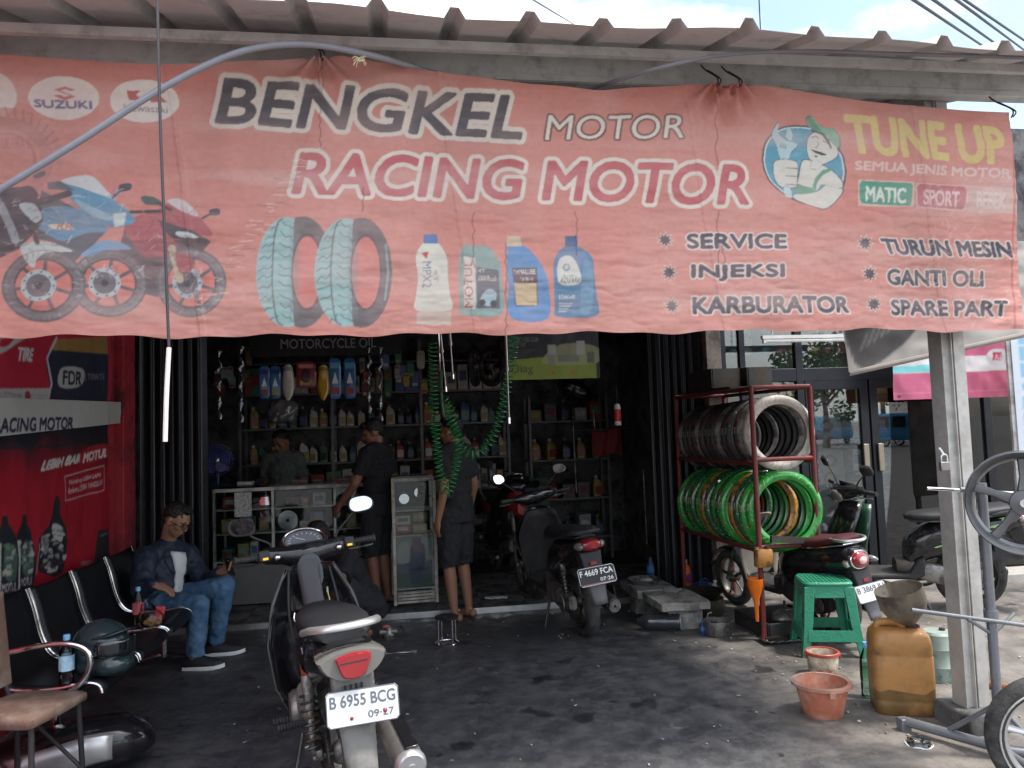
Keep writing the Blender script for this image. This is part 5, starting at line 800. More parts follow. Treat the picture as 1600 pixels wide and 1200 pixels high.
# standing people
def stand(label, x, y, z0, H, turn, lean=(0, 0), headf=None, skin=SK2, shirt=T_blk, pants=T_sh, armR=None, armL=None, **k):
    a = radians(turn); f = Vector((sin(a), cos(a), 0)); s = Vector((cos(a), -sin(a), 0)); o = Vector((x, y, z0)); q = H/1.70; up = Vector((lean[0], lean[1], 0))
    def P(r, fw, z): return o+s*(r*q)+f*(fw*q)+Vector((0, 0, z*q))+up*z
    J = dict(head=P(0, .03, 1.575), hf=headf or f, tf=f, neck=P(0, -.01, 1.42), shR=P(.175, -.01, 1.385), shL=P(-.175, -.01, 1.385), hipR=P(.085, 0, .90), hipL=P(-.085, 0, .90), knR=P(.095, .02, .49), knL=P(-.095, .02, .49), anR=P(.10, -.03, .085), anL=P(-.10, -.03, .085), toeR=P(.115, .15, .004), toeL=P(-.115, .15, .004))
    for kk, sg, arm in (('R', 1, armR), ('L', -1, armL)):
        e, w, d, n = arm or ((.225, -.03, 1.10), (.24, .05, .85), (0, .15, -1), (1, 0, 0)); J['el'+kk] = P(sg*e[0], e[1], e[2]); J['wr'+kk] = P(sg*w[0], w[1], w[2]); J['hd'+kk] = s*(sg*d[0])+f*d[1]+Vector((0, 0, d[2])); J['hn'+kk] = s*(sg*n[0])+f*n[1]+Vector((0, 0, n[2]))
    return person(label, (x, y, z0), J, skin, shirt, pants, HR, **k)
p = onZ(590, 945, .05); stand('man in black tee shirt and shorts looking down at the counter', p.x+.02, p.y+.02, .052, 1.66, -62, headf=(-.93, -.05, -.35), sandals=M_mblk, hairstyle=1, armL=((.25, .08, 1.12), (.20, .28, .92), (-.1, .6, -.8), (1, .2, .3)))
p = onZ(718, 968, .005); stand('barefoot man in black tee shirt and long dark shorts behind the green air hose', p.x, p.y+.04, .005, 1.69, -48, headf=(-.85, .5, -.1), skin=SK1, hairstyle=0, armL=((.215, -.05, 1.10), (.205, .03, .84), (0, .2, -1), (1, .2, 0)))
stand('man in grey tee shirt bowing his head behind the glass counter', -1.22, 8.25, .05, 1.60, 195, headf=(-.5, -.75, -.45), shirt=T_gry)
# crouching man behind the motorcycle
c = onY(556, 985, 6.15); c.z = .005; f = Vector((-.75, -.66, 0)).normalized(); s = Vector((f.y, -f.x, 0)); Q = lambda r, fw, z: c+s*r+f*fw+Vector((0, 0, z))
JC = dict(head=Q(0, .34, .80), hf=(f.x, f.y, -.75), hu=(f.x*.6, f.y*.6, .8), tf=f+Vector((0, 0, -.5)), neck=Q(0, .22, .70), shR=Q(.16, .17, .66), shL=Q(-.16, .17, .66), elR=Q(.22, .36, .46), elL=Q(-.24, .34, .48), wrR=Q(.12, .52, .36), wrL=Q(-.16, .52, .42), hdR=f+Vector((0, 0, -.2)), hdL=f*.6+Vector((.2, 0, -.6)), hnR=(0, 0, 1), hnL=(0, 0, 1), hipR=Q(.09, -.10, .22), hipL=Q(-.09, -.10, .22), knR=Q(.16, .26, .45), knL=Q(-.16, .26, .45), anR=Q(.13, .02, .085), anL=Q(-.13, .02, .085), toeR=Q(.14, .22, .006), toeL=Q(-.14, .22, .006))
P5, J5 = person('man in black clothes crouching with a cigarette beside the parked motorcycle', tuple(c), JC, SK2, T_blk, T_sh, HR, sandals=M_mblk)
w_ = JC['wrL']; one(MB().cyl(w_+Vector((.0, -.10, -.05)), w_+Vector((.055, -.135, -.045)), .0042, n=8), 'cigarette', mat('cigarette_white', (.8, .78, .72), .8), 'lit cigarette in the crouching man\'s hand', 'cigarette')
# ================================================================ waiting bench and what is on it
M_seatblk = mat('bench_black_steel', (.014, .015, .018), .4, .4, var=.2, bump=.12, bs=90)
be = thing('waiting_bench', 'row of four joined black metal seats with chrome edges along the red wall', 'bench', (-1.7, 4.9, 0))
pf = smoothpath([(-.27, .84), (-.235, .74), (-.20, .60), (-.155, .475), (-.08, .425), (.10, .420), (.22, .435), (.275, .425), (.30, .39)] if 0 else [(-.27, 0, .80), (-.235, 0, .70), (-.20, 0, .56), (-.155, 0, .465), (-.08, 0, .425), (.10, 0, .420), (.22, 0, .435), (.275, 0, .420), (.29, 0, .385)], 4); s0 = None
for i in range(4):
    yc = -1.03+.53*i+.265
    if s0 is None: s0 = sheetgrid(lambda u, v: (pf[int(v)].x, u*.235, pf[int(v)].z+.012*(u*u)), np.linspace(-1, 1, 7), range(len(pf))).build('seat_shell', M_seatblk, be, solid=.012); o = s0
    else: o = s0.copy(); link(o, be)
    o.location = (0, yc, 0)
    for s in (-1, 1): MB().tube([(p.x, yc+s*.246, p.z+.012) for p in pf], .0085, 8).build('edge_tube', M_chr, be)
MB().box((.02, 0, .33), (.06, 2.1, .05)).build('support_beam', M_steelk, be, bevel=.004)
for y in (-.85, .85): MB().cyl((.02, y, .32), (.02, y, .06), .024).tube(smoothpath([(-.24, y, .015), (-.1, y, .05), (.02, y, .07), (.14, y, .05), (.28, y, .015)]), .018, 8).build('leg', M_chr, be)
for y in (-1.03,): MB().tube(smoothpath([(-.20, y, .60), (-.06, y, .625), (.12, y, .64), (.22, y, .61), (.245, y, .54), (.20, y, .45), (.10, y, .405), (-.04, y, .405)], 6), .0135, 10).build('armrest', M_chr, be)
M_pet = glassmat('clear_plastic', (.80, .87, .90), 1.45, .08); M_cap = mat('blue_cap', (.18, .42, .68), .4); M_lab = mat('bottle_label', (.35, .55, .68), .5, var=.3, vs=40)
def bottle3(label, p, h=.235, r=.033, cap=None, lab=None, mb_=None, group=None, name='water_bottle'):
    t = thing(name, label, 'bottle', tuple(p), random.uniform(0, 6), group); k = h/.235; MB().lathe([(.004, .004), (r*.8, 0), (r, .01*k), (r*.95, .03*k), (r, .05*k), (r*.94, .07*k), (r, .09*k), (r*.93, .12*k), (r, .15*k), (r*.85, .175*k), (r*.42, .205*k), (r*.38, .218*k)], n=18).build('bottle_body', mb_ or M_pet, t, smooth=60)
    MB().lathe([(r*.45, .214*k), (r*.46, .234*k), (r*.4, .238*k), (.003, .239*k)], n=14).build('cap', cap or M_cap, t); MB().lathe([(r*1.015, .075*k), (r*1.015, .145*k)], n=18, caps=False).build('label_band', lab or M_lab, t); return t
zb = .432
p = onZ(104, 1072, zb); bottle3('water bottle with blue cap standing on the bench beside the helmet', (p.x, p.y, zb)); p = onZ(216, 978, zb); bottle3('water bottle with red label on the bench next to the snack bag', (p.x, p.y, zb), lab=mat('red_white_label', (.55, .12, .12), .5, var=.6, vs=30))
p = onZ(236, 982, zb); t = thing('snack_bag', 'clear plastic bag of fried snacks with a red packet on the bench', 'bag', (p.x, p.y, zb)); mb = MB()
for i in range(14): a = random.random()*6.28; r = random.random()*.05; mb.ell((r*cos(a), r*sin(a), .025+random.random()*.03), (.024, .018, .015), 8, 6, (random.random()*3, 0, random.random()*3))
mb.build('snacks', mat('fried_snack', (.42, .21, .07), .7, var=.3), t); MB().rings([sring((dx, 0, z), (1, 0, 0), (0, 1, 0), a, b, 16, 2.2) for z, a, b, dx in ((.002, .06, .05, 0), (.04, .085, .065, 0), (.08, .075, .055, 0), (.12, .05, .03, -.01), (.155, .025, .012, -.03), (.18, .03, .008, -.045))]).build('plastic_wrap', M_pet, t, disp=.02, dsz=.04); MB().box((.05, 0, .09), (.055, .012, .08), (0, .15, .3)).build('red_packet', mat('packet_red', (.5, .05, .05), .4, var=.4, vs=30), t, bevel=.004)
def helmet(label, p, rz, m, vis):
    t = thing('helmet', label, 'helmet', p, rz); mb = MB(); mb.ell((0, 0, .145), (.118, .145, .130), 26, 18); mb.ell((0, .06, .07), (.095, .11, .062), 22, 12); mb.ell((0, -.02, .07), (.112, .125, .07), 20, 12); mb.build('shell', m, t, remesh=.008, sm=4)
    sheetgrid(lambda u, v: (.120*sin(u), .155*cos(u)*(1+.02*v)+.012, .12+.075*v), np.linspace(-1.15, 1.15, 14), np.linspace(0, 1, 5)).build('visor', vis, t, solid=.003); sheetgrid(lambda u, v: (u*(.10-.02*v), .10+.075*v-.05*u*u, .225+.012*v-.02*u*u), np.linspace(-1, 1, 9), np.linspace(0, 1, 6)).build('peak', m, t, solid=.006)
    for s in (-1, 1): MB().lathe([(.001, .0), (.018, .0), (.016, .008), (.001, .010)], (s*.118, .03, .15), 'X', 14).build('pivot', M_mblk, t)
    MB().tube([(-.09, -.02, .03), (-.05, .02, -.002), (.05, .02, -.002), (.09, -.02, .03)], .008, 6).build('chin_strap', M_mblk, t); return t
p = onZ(165, 1062, zb); helmet('dark teal full-face helmet with a peak lying on the bench', (p.x-.04, p.y+.06, zb), radians(-118), mat('dark_teal_shell', (.022, .040, .045), .22, coat=.5), mat('smoked_visor', (.01, .012, .014), .05, coat=1.)); 
p = dep(-14, 1205, 3.0); t = helmet('white and black helmet on the floor in front of the brown chair', (p.x, p.y, .006), radians(-70), mat('white_black_shell', (.55, .56, .58), .2, coat=.6), M_blk); t.location.z = .006
ch = thing('brown_chair', 'worn brown padded chair on black tube legs before the bench', 'chair', (-1.60, 3.56, 0), radians(-14)); ch.scale = (.92, .92, .97); M_bv = mat('brown_vinyl', (.14, .085, .062), .65, var=.2, vs=5, dirt=(.22, .17, .14), ds=6, bump=.25, bs=50)
loft([(-.185, .462, .16, .012), (-.175, .465, .185, .026), (0, .470, .195, .032), (.175, .465, .185, .026), (.185, .462, .16, .012)], 5, 24).build('seat', M_bv, ch, smooth=60)
MB().rings([sring((-.215-.05*k, 0, .52+.42*k), (0, 1, 0), (.95, 0, .12), .185, .022, 18, 4) for k in (0, .05, .5, .95, 1)]).build('backrest', M_bv, ch, bevel=.01)
for x in (-.155, .155):
    for y in (-.155, .155): MB().cyl((x, y, .44), (x*1.12, y*1.12, .003), .0125).build('leg', M_mblk, ch)
for y in (-.162, .162): MB().cyl((.17, y, .15), (-.17, y, .43), .009).build('brace', M_mblk, ch)
for y in (-.14, .14): MB().cyl((-.17, y, .44), (-.25, y, .62), .011).build('back_post', M_mblk, ch)
t = thing('loose_fairing', 'black and silver motorcycle fairing panel lying under the brown chair', 'fairing', (-1.66, 3.92, .01), radians(8)); FS = [(-.60, .10, .05, .05), (-.45, .13, .11, .11), (-.15, .15, .14, .14), (.15, .15, .14, .14), (.34, .14, .12, .12), (.43, .12, .07, .07), (.46, .11, .02, .03)]
def fsurf(y, a, k=1.):
    z, w_, h_ = (float(np.interp(y, [q[0] for q in FS], [q[i] for q in FS])) for i in (1, 2, 3)); c_, s_ = cos(a), sin(a); return (y, -k*w_*1.15*math.copysign(abs(c_)**.8, c_), max(.0, z*.72+k*h_*.85*math.copysign(abs(s_)**.8, s_)+.05*sin(y*4)))
MB().rings([[fsurf(float(y), 2*pi*j/26) for j in range(26)] for y in np.linspace(-.60, .46, 24)]).build('cowl', M_blk, t); sheetgrid(lambda u, v: fsurf(.30-.34*v-.10*u*v, -.35+.95*u, 1.02), np.linspace(0, 1, 10), np.linspace(0, 1, 10)).build('silver_panel', M_slv, t, solid=.004); sheetgrid(lambda u, v: fsurf(-.05-.4*v, .15+.25*u*(1-v), 1.015), np.linspace(0, 1, 5), np.linspace(0, 1, 8)).build('grey_stripe', M_gpl, t, solid=.004)
# ================================================================ counter, cabinet, shelves, goods
M_fr = mat('white_aluminium', (.50, .50, .47), .45, .3, var=.12, dirt=(.3, .28, .25), ds=8); M_cg = glassmat('case_glass', (.86, .9, .9), 1.45)
ct = thing('display_counter', 'long glass display counter with aluminium frame at the workshop front', 'counter', (-.90, 7.55, .05)); W_, D_ = 1.62, .46
for z in (.02, .40, .65, .87): MB().box((0, 0, z), (W_-.02, D_-.02, .014)).build('shelf', M_fr, ct, bevel=.002)
MB().box((0, 0, 1.075), (W_, D_, .012)).build('counter_top', M_cg, ct)
for x in (-W_/2+.0125, -.28, .28, W_/2-.0125):
    for y in (-D_/2+.0125, D_/2-.0125): MB().box((x, y, .535), (.025, .025, 1.06)).build('post', M_fr, ct, bevel=.002)
for y in (-D_/2+.012, D_/2-.012): MB().box((0, y, 1.052), (W_-.05, .022, .03)).build('rail', M_fr, ct)
MB().box((0, D_/2-.03, .53), (W_-.05, .006, 1.0)).build('back_panel', M_mblk, ct); MB().box((0, -D_/2-.004, .20), (W_-.05, .006, .36)).build('lower_panel', mat('grey_louvre', (.18, .18, .18), .6), ct)
for i, x in enumerate((-.545, 0, .545)): MB().box((x, -D_/2-.006, .72), (.51, .004, .62)).build('pane', M_cg, ct)
GC = [(.34, .06, .05), (.10, .14, .30), (.45, .43, .38), (.25, .20, .12), (.12, .12, .13), (.40, .30, .08), (.22, .05, .06), (.30, .33, .36), (.06, .20, .12), (.50, .48, .46)]; WORD = ['red', 'blue', 'white', 'tan', 'black', 'yellow', 'maroon', 'grey', 'green', 'pale']
GM_ = [mat('carton_'+w, c, .6, var=.35, vs=25) for c, w in zip(GC, WORD)]; M_kraft = mat('kraft_carton', (.34, .20, .11), .75, var=.2, vs=15)
def carton(p, d, k, where, group, rz=0.):
    t = thing('parts_box', '%s spare-part box %s' % (WORD[k], where), 'box', tuple(p), rz, group); MB().box((0, 0, d[2]/2), d).build('carton', GM_[k], t, bevel=.003); MB().box((0, -d[1]/2-.001, d[2]*.55), (d[0]*.7, .002, d[2]*.4)).build('print_label', GM_[(k+2) % 10], t); return t
for z, lev in ((.05+.407, 'lowest'), (.05+.657, 'middle'), (.05+.877, 'top')):
    x = -1.66
    while x < -.14:
        w_ = random.uniform(.07, .15); h_ = random.uniform(.07, .17 if lev != 'top' else .14); k = random.randrange(10)
        if not (abs(x+w_/2+1.18) < .10 or abs(x+w_/2+.62) < .10): carton((x+w_/2, 7.42+random.uniform(0, .1), z), (w_*.92, .10, h_), k, 'on the %s shelf of the glass counter' % lev, 'boxes in the glass counter', random.uniform(-.12, .12))
        x += w_+random.uniform(.004, .05)
def gasket(p): t = thing('gasket_card', 'black and white patterned card leaning inside the glass counter', 'card', p); MB().box((0, 0, .11), (.15, .006, .22)).build('card', mat('speckled_card', (.45, .45, .44), .6, var=.9, vs=70), t); return t
gasket((onY(380, 800, 7.30).x, 7.30, .86)); 
t = thing('rectangular_mirror', 'spare rectangular mirror head displayed in the glass counter', 'mirror', (onY(417, 790, 7.36).x, 7.36, .94)); MB().prism([(-.07, 0), (.07, 0), (.075, .06), (.06, .10), (-.06, .10), (-.075, .05)], 'xz', -.01, .012).build('housing', M_mblk, t, bevel=.008); MB().prism([(-.058, .012), (.058, .012), (.062, .06), (.05, .088), (-.05, .088), (-.062, .05)], 'xz', -.013, -.0105).build('glass', M_mirror, t); MB().cyl((-.06, 0, .05), (-.14, 0, .02), .006).build('stem', M_mblk, t)
t = thing('brake_disc', 'steel brake disc standing in the glass counter', 'disc', (onY(450, 822, 7.38).x, 7.38, .71)); MB().lathe([(.045, -.003), (.09, -.003), (.09, .003), (.045, .003)], (0, 0, .09), 'Y', 32, closed=True).lathe([(.014, -.005), (.05, -.005), (.05, .004), (.014, .004)], (0, 0, .09), 'Y', 24, closed=True).build('disc', M_chr, t)
cb = thing('display_cabinet', 'narrow white-framed glass cabinet leaning beside the black-shirted man', 'cabinet', (.095, 6.95, .05), radians(4)); CW, CH = .36, 1.10; M_wf = mat('white_frame_worn', (.60, .58, .52), .5, var=.1, dirt=(.34, .30, .25), ds=9)
for x in (-CW/2, CW/2):
    for y in (-.15, .15): MB().box((x, y, CH/2+.03), (.028, .028, CH)).build('post', M_wf, cb, bevel=.002)
for z in (.16, .62, .84, 1.11): MB().box((0, 0, z), (CW-.02, .29, .014 if z < 1 else .03)).build('shelf', M_wf, cb, bevel=.002)
for i in range(4): MB().box((0, -.152, .05+.027*i), (CW-.04, .012, .02)).build('louvre', M_wf, cb)
MB().box((0, -.166, .62), (CW-.03, .004, .98)).build('pane', M_cg, cb); MB().box((0, .155, .6), (CW, .006, 1.08)).build('back_panel', M_mblk, cb)
c5 = Canvas(.32, .44, 150, lin(150, 150, 146)); c5.poly([(0, 0), (.32, 0), (.32, .10), (0, .12)], lin(34, 74, 50)); c5.poly([(0, .12), (.32, .10), (.32, .22), (0, .20)], lin(70, 84, 100)); c5.blob([(.12, .05), (.22, .05), (.26, .34), (.14, .36)], lin(38, 46, 84)); c5.poly([(.15, .30), (.23, .30), (.23, .42), (.15, .42)], lin(110, 60, 70)); c5.blob([(.02, .22), (.12, .22), (.11, .38), (.03, .36)], lin(176, 172, 166))
po = printed('oil_card', c5, (-.16, -.10, .17), (1, 0, 0), (0, .12, .99), .008, M_post); tag(po, 'faded picture card of an oil bottle inside the white cabinet', 'card'); po.location = (.095, 6.95, .05)
for i, (x, z, k) in enumerate(((-.09, .63, 0), (.06, .63, 3), (.06, .73, 3), (-.09, .71, 2))): t = carton((.095+x, 6.92, .055+z), (.13, .16, .078), k, 'on the middle shelf of the white cabinet', 'boxes in the white cabinet')
for x, z in ((-.075, .87), (.06, .92)):
    t = thing('spare_mirror', 'spare motorcycle mirror lying on the top shelf of the white cabinet', 'mirror', (.095+x, 6.86, .05+z), radians(8), 'spare mirrors in the white cabinet'); MB().rings([sring((0, y, .07), (1, 0, 0), (0, 0, 1), a, b, 18, 2.4) for y, a, b in ((.02, .04, .04), (0, .062, .06), (-.008, .06, .058))]).build('housing', M_mblk, t); MB().lathe([(.001, -.011), (.045, -.010), (.045, -.0085), (.001, -.0085)], (0, 0, .07), 'Y', 18).build('glass', M_mirror, t); MB().tube([(.04, .005, .06), (.10, .005, .03)], .006, 6).build('stem', M_mblk, t)
# shelving on the back wall
M_shf = mat('shelf_steel', (.16, .16, .165), .5, .4, var=.2)
sh = thing('wall_shelving', 'tall grey steel shelving against the back wall crowded with parts', 'shelf', (-.25, 8.95, .05)); SZ = (.45, .85, 1.22, 1.62, 2.0, 2.35)
for z in SZ: MB().box((0, 0, z), (3.0, .34, .022)).build('shelf_board', M_shf, sh, bevel=.002)
for x in (-1.5, -.5, .5, 1.5):
    for y in (-.17, .17): MB().box((x, y, 1.3), (.03, .03, 2.6)).build('upright', M_shf, sh)
OILC = [(.55, .54, .50), (.06, .10, .22), (.30, .05, .05), (.04, .04, .045), (.35, .28, .06), (.10, .22, .14)]; OILW = ['white', 'blue', 'red', 'black', 'yellow', 'green']; OM = [mat('oil_bottle_'+w_, c, .35, var=.1) for c, w_ in zip(OILC, OILW)]; proto = {}
def oilbottle(p, k, where, h=.22, group='oil bottles on the wall shelving'):
    if k not in proto:
        t = thing('oil_bottle', '', 'bottle', (0, 0, 0)); MB().rings([sring((dx, 0, z), (1, 0, 0), (0, 1, 0), a, b, 14, 3.5) for z, a, b, dx in ((0, .045, .028, 0), (.004, .05, .032, 0), (.13, .05, .032, 0), (.165, .04, .028, -.004), (.185, .018, .018, -.014), (.20, .016, .016, -.016))]).build('bottle_body', OM[k], t); MB().lathe([(.019, .196), (.019, .222), (.004, .224)], (-.016, 0, 0), n=12).build('cap', OM[(k+2) % 6], t); MB().box((0, -.0325, .07), (.075, .002, .085)).build('label_band', OM[(k+4) % 6], t); proto[k] = t; o = t
    else: o = copy_tree(proto[k])
    o.location = p; o.rotation_euler = (0, 0, random.uniform(-.25, .25)); o.scale = (h/.22,)*3; o['label'] = '%s plastic oil bottle standing %s' % (OILW[k], where); o['group'] = group; return o
for z, nm in ((1.22, 'on the chest-high wall shelf'), (1.62, 'on the head-high wall shelf')):
    for i in range(27): oilbottle((-1.62+.108*i+random.uniform(-.012, .012), 8.84+random.uniform(-.02, .03), .05+z+.012), random.choice((0, 0, 3, 1, 2, 3, 5, 4)), nm, random.uniform(.16, .26))
for z, nm in ((.45, 'on the lowest wall shelf'), (.85, 'on the second wall shelf'), (2.0, 'on the high wall shelf')):
    x = -1.68
    while x < 1.25: w_ = random.uniform(.07, .18); carton((x+w_/2, 8.88, .05+z+.012), (w_*.94, .22, random.uniform(.14, .30)), random.randrange(10), nm, 'boxes on the wall shelving', random.uniform(-.08, .08)); x += w_+random.uniform(0, .02)
# hanging goods
def pack(name, label, x, y, Y, w_, h_, m1, m2, group=None, tri=False):
    p = onY(x, y, Y); t = thing(name, label, 'package', tuple(p), random.uniform(-.1, .1), group); MB().rings([sring((0, yy_, -h_/2), (1, 0, 0), (0, 0, 1), a, b, 14, 5) for yy_, a, b in ((.010, w_*.4, h_*.42), (.004, w_/2, h_/2), (-.004, w_/2, h_/2), (-.014, w_*.4, h_*.42))]).build('packet', m1, t)
    MB().box((0, -.0155, -h_*.18), (w_*.72, .002, h_*.14)).build('header_card', m2, t); MB().box((0, -.0155, -h_*.80), (w_*.6, .002, h_*.16)).build('print_label', GM_[random.choice((2, 5, 0))], t); 
    if tri: MB().prism([(-w_*.25, -h_*.62), (w_*.25, -h_*.62), (0, -h_*.34)], 'xz', -.0175, -.0155).build('triangle_mark', M_inkw, t)
    MB().cyl((0, 0, -.01), (0, 0, .06), .002, n=5).build('hook', M_steelk, t); return t
M_pblue = mat('packet_blue', (.035, .15, .36), .35, var=.2, vs=20, coat=.5); M_pdb = mat('packet_dark_blue', (.02, .035, .13), .35, var=.3)
for x in (413, 430): pack('parts_packet', 'blue packet with white triangle hanging beside the white fender', x, 572, 7.62, .105, .32, M_pblue, M_pdb, 'blue hanging packets by the white fender', True)
for x in (523, 546): pack('parts_packet', 'blue-topped packet with white triangle hanging beside the yellow fender', x, 560, 7.62, .12, .40, M_pblue, mat('packet_cyan', (.10, .35, .5), .4), 'blue hanging packets by the yellow fender', True)
t = pack('parts_packet', 'red packet with a pale figure hanging between the white and yellow fenders', 478, 565, 7.60, .19, .26, mat('packet_maroon', (.24, .03, .04), .35, var=.4, vs=15, coat=.5), mat('packet_pinkish', (.5, .2, .15), .4)); MB().ell((0, -.016, -.14), (.05, .006, .07), 14, 8).build('figure_print', mat('packet_dark', (.06, .02, .03), .3), t)
for x, m, nm in ((450, mat('white_fender_plastic', (.55, .52, .44), .25, coat=.5), 'white'), (505, mat('yellow_fender_plastic', (.55, .30, .02), .25, coat=.5), 'yellow')):
    p = onY(x, 596, 7.58); t = thing('spare_fender', 'glossy %s motorcycle fender hanging over the counter' % nm, 'fender', tuple(p)); MB().rings([sring((0, .04*cos(z*9), z), (1, 0, 0), (0, 1, 0), a, .028, 14, 2.2) for z, a in ((.16, .025), (.14, .045), (.08, .05), (.02, .055), (-.06, .06), (-.13, .045), (-.185, .012))]).build('blade', m, t); MB().box((0, .0, .12), (.085, .075, .03)).build('wrap_band', M_pet, t); MB().cyl((0, .02, .15), (0, .02, .30), .002, n=5).build('hook', M_steelk, t)
for i in range(26):
    x = random.choice((random.uniform(335, 400), random.uniform(560, 665), random.uniform(560, 665))); k = random.randrange(10); pack('small_packet', '%s carded part hanging on the wall grid %s' % (WORD[k], 'near the folded gate' if x < 410 else 'behind the green hose'), x, random.uniform(535, 600), 8.3+random.uniform(-.1, .1), random.uniform(.06, .10), random.uniform(.12, .22), GM_[k], GM_[(k+3) % 10], 'carded parts on the wall grid')
M_foil = mat('shiny_foil', (.42, .42, .44), .16, .9, var=.5, vs=18, bump=.9, bs=60)
for x, y0, y1, lab in ((343, 545, 655, 'beside the folded gate'), (377, 540, 660, 'left of the blue packets'), (577, 540, 645, 'right of the blue-topped packets'), (595, 540, 660, 'behind the green hose')):
    a, b = onY(x, y0, 7.5), onY(x, y1, 7.5); mb = MB(); n = 26; mb.rings([sring(a.lerp(b, i/n)+Vector((.008*sin(i*1.3), .006*cos(i*2.1), 0)), (cos(i*.5), sin(i*.5), 0), (-sin(i*.5), cos(i*.5), 0), .020+.006*sin(i*1.9), .008, 8, 2) for i in range(n+1)]); one(mb, 'chain_packet', M_foil, 'long crinkled foil strip of packed parts hanging '+lab, 'package', 'foil strips hanging over the counter')
t = thing('plastic_bag', 'dark clear plastic bag hanging above the grey-shirted man', 'bag', tuple(onY(440, 630, 7.7))); MB().rings([sring((dx, 0, z), (1, 0, 0), (0, 1, 0), a, b, 18, 2.2) for z, a, b, dx in ((.06, .03, .02, 0), (.02, .12, .05, .01), (-.05, .15, .07, .02), (-.14, .15, .07, .0), (-.20, .11, .05, -.02))]).build('bag_body', mat('grey_film', (.10, .10, .10), .22, var=.3, coat=.7), t, disp=.05, dsz=.06, sub=2); MB().cyl((0, 0, .06), (0, 0, .25), .003, n=6).build('hanger', M_steelk, t)
t = thing('desk_fan', 'round blue desk fan with silver hub on the counter end', 'fan', (onY(338, 765, 7.45).x, 7.5, 1.135)); c = Vector((0, 0, .245)); MB().lathe([(.001, .02), (.10, .018), (.125, .008), (.10, .0)], (0, 0, 0), n=20).cyl((0, 0, .015), (0, .04, .20), .014).build('stand', M_pdb, t); mb = MB()
for i in range(5):
    a = i*2*pi/5; mb.rings([sring(c+Vector((r_*cos(a+tw), -.01+.012*sin(tw*4), r_*sin(a+tw))), (-sin(a), .25, cos(a)), (0, 1, 0), w2, .002, 8, 2) for r_, w2, tw in ((.02, .015, 0), (.06, .045, .12), (.10, .055, .25), (.125, .035, .3))])
mb.build('blades', mat('fan_blue', (.05, .05, .22), .35), t); MB().lathe([(.001, -.035), (.022, -.03), (.028, 0), (.028, .05), (.04, .07), (.001, .10)], c, 'Y', 16).build('hub', M_alu, t); mb = MB()
for r_ in (.03, .06, .09, .12, .148): mb.tube([c+Vector((r_*cos(a), -.045+.2*max(0, r_-.1), r_*sin(a))) for a in np.linspace(0, 2*pi, 29)[:-1]], .0022, 5, True)
for i in range(24): a = i*pi/12; mb.tube([c+Vector((.03*cos(a), -.045, .03*sin(a))), c+Vector((.148*cos(a), -.035, .148*sin(a))), c+Vector((.148*cos(a), .04, .148*sin(a)))], .0014, 4)
mb.build('guard', mat('fan_guard', (.10, .10, .30), .4), t)
t = thing('shop_sign', 'dark board lettered with motorcycle oil above the shelves', 'sign', (-.72, 7.9, 2.52)); MB().box((0, 0, 0), (1.5, .02, .26)).build('board', mat('sign_black', (.012, .012, .016), .4), t); decal('MOTORCYCLE OIL', (-.45, -.0125, -.055), (1, 0, 0), (0, 0, 1), .95, .10, mat('sign_letter', (.30, .30, .32), .5), t)
# small parts on the counter top
for i, (x, lab) in enumerate(((-1.45, 'beside the blue fan'), (-.95, 'before the grey-shirted man'), (-.55, 'at the middle of the counter top'))): carton((x, 7.5, 1.135), (.14, .10, .035), (7, 4, 6)[i], lab, None)
# ================================================================ hoses and hanging tools
M_hose = mat('green_hose', (.02, .22, .06), .22, var=.15, coat=.6)
def coil(path, R, r, pitch):
    P = smoothpath(path, 24); d = [0]
    for a, b in zip(P[:-1], P[1:]): d.append(d[-1]+(b-a).length)
    n = int(d[-1]/pitch*11); out = []; ref = Vector((.2, 1, .1))
    for i in range(n):
        s = d[-1]*i/n; k = max(j for j in range(len(d)) if d[j] <= s+1e-9); k = min(k, len(P)-2); t = (s-d[k])/max(1e-6, d[k+1]-d[k]); c = P[k].lerp(P[k+1], t); T = (P[k+1]-P[k]).normalized(); u = (ref-T*ref.dot(T)).normalized(); v = T.cross(u); a = 2*pi*s/pitch; out.append(c+(u*cos(a)+v*sin(a))*R*(1+.12*sin(s*31)))
    return MB().tube(out, r, 6)
YH = 5.95; t = thing('air_hose', 'green coiled air hose looped down in front of the barefoot man', 'hose', (.33, YH, 1.1)); L0 = Vector((.33, YH, 1.1))
coil([onY(x, y, YH+dy)-L0 for x, y, dy in ((676, 535, .02), (677, 600, 0), (681, 680, -.03), (688, 745, -.03), (697, 772, 0), (708, 748, .04), (716, 695, .05), (703, 645, .03), (693, 620, 0))], .036, .0043, .034).build('coil', M_hose, t); MB().tube(smoothpath([onY(x, y, YH)-L0 for x, y in ((689, 580), (690, 620), (693, 650))]), .012, 8).build('air_gun', mat('gun_green', (.03, .13, .06), .4), t); MB().cyl(onY(684, 490, YH)-L0, onY(688, 585, YH)-L0, .006, n=8).build('gun_tube', M_chr, t)
t = thing('air_hose', 'green coiled air hose sagging in a wide curve up to the hanging rod', 'hose', (.55, YH+.05, 1.35)); L0 = Vector((.55, YH+.05, 1.35)); coil([onY(x, y, YH+.05)-L0 for x, y in ((698, 632), (706, 665), (722, 698), (740, 711), (762, 695), (780, 655), (790, 610), (800, 560), (803, 520))], .042, .0043, .040).build('coil', M_hose, t)
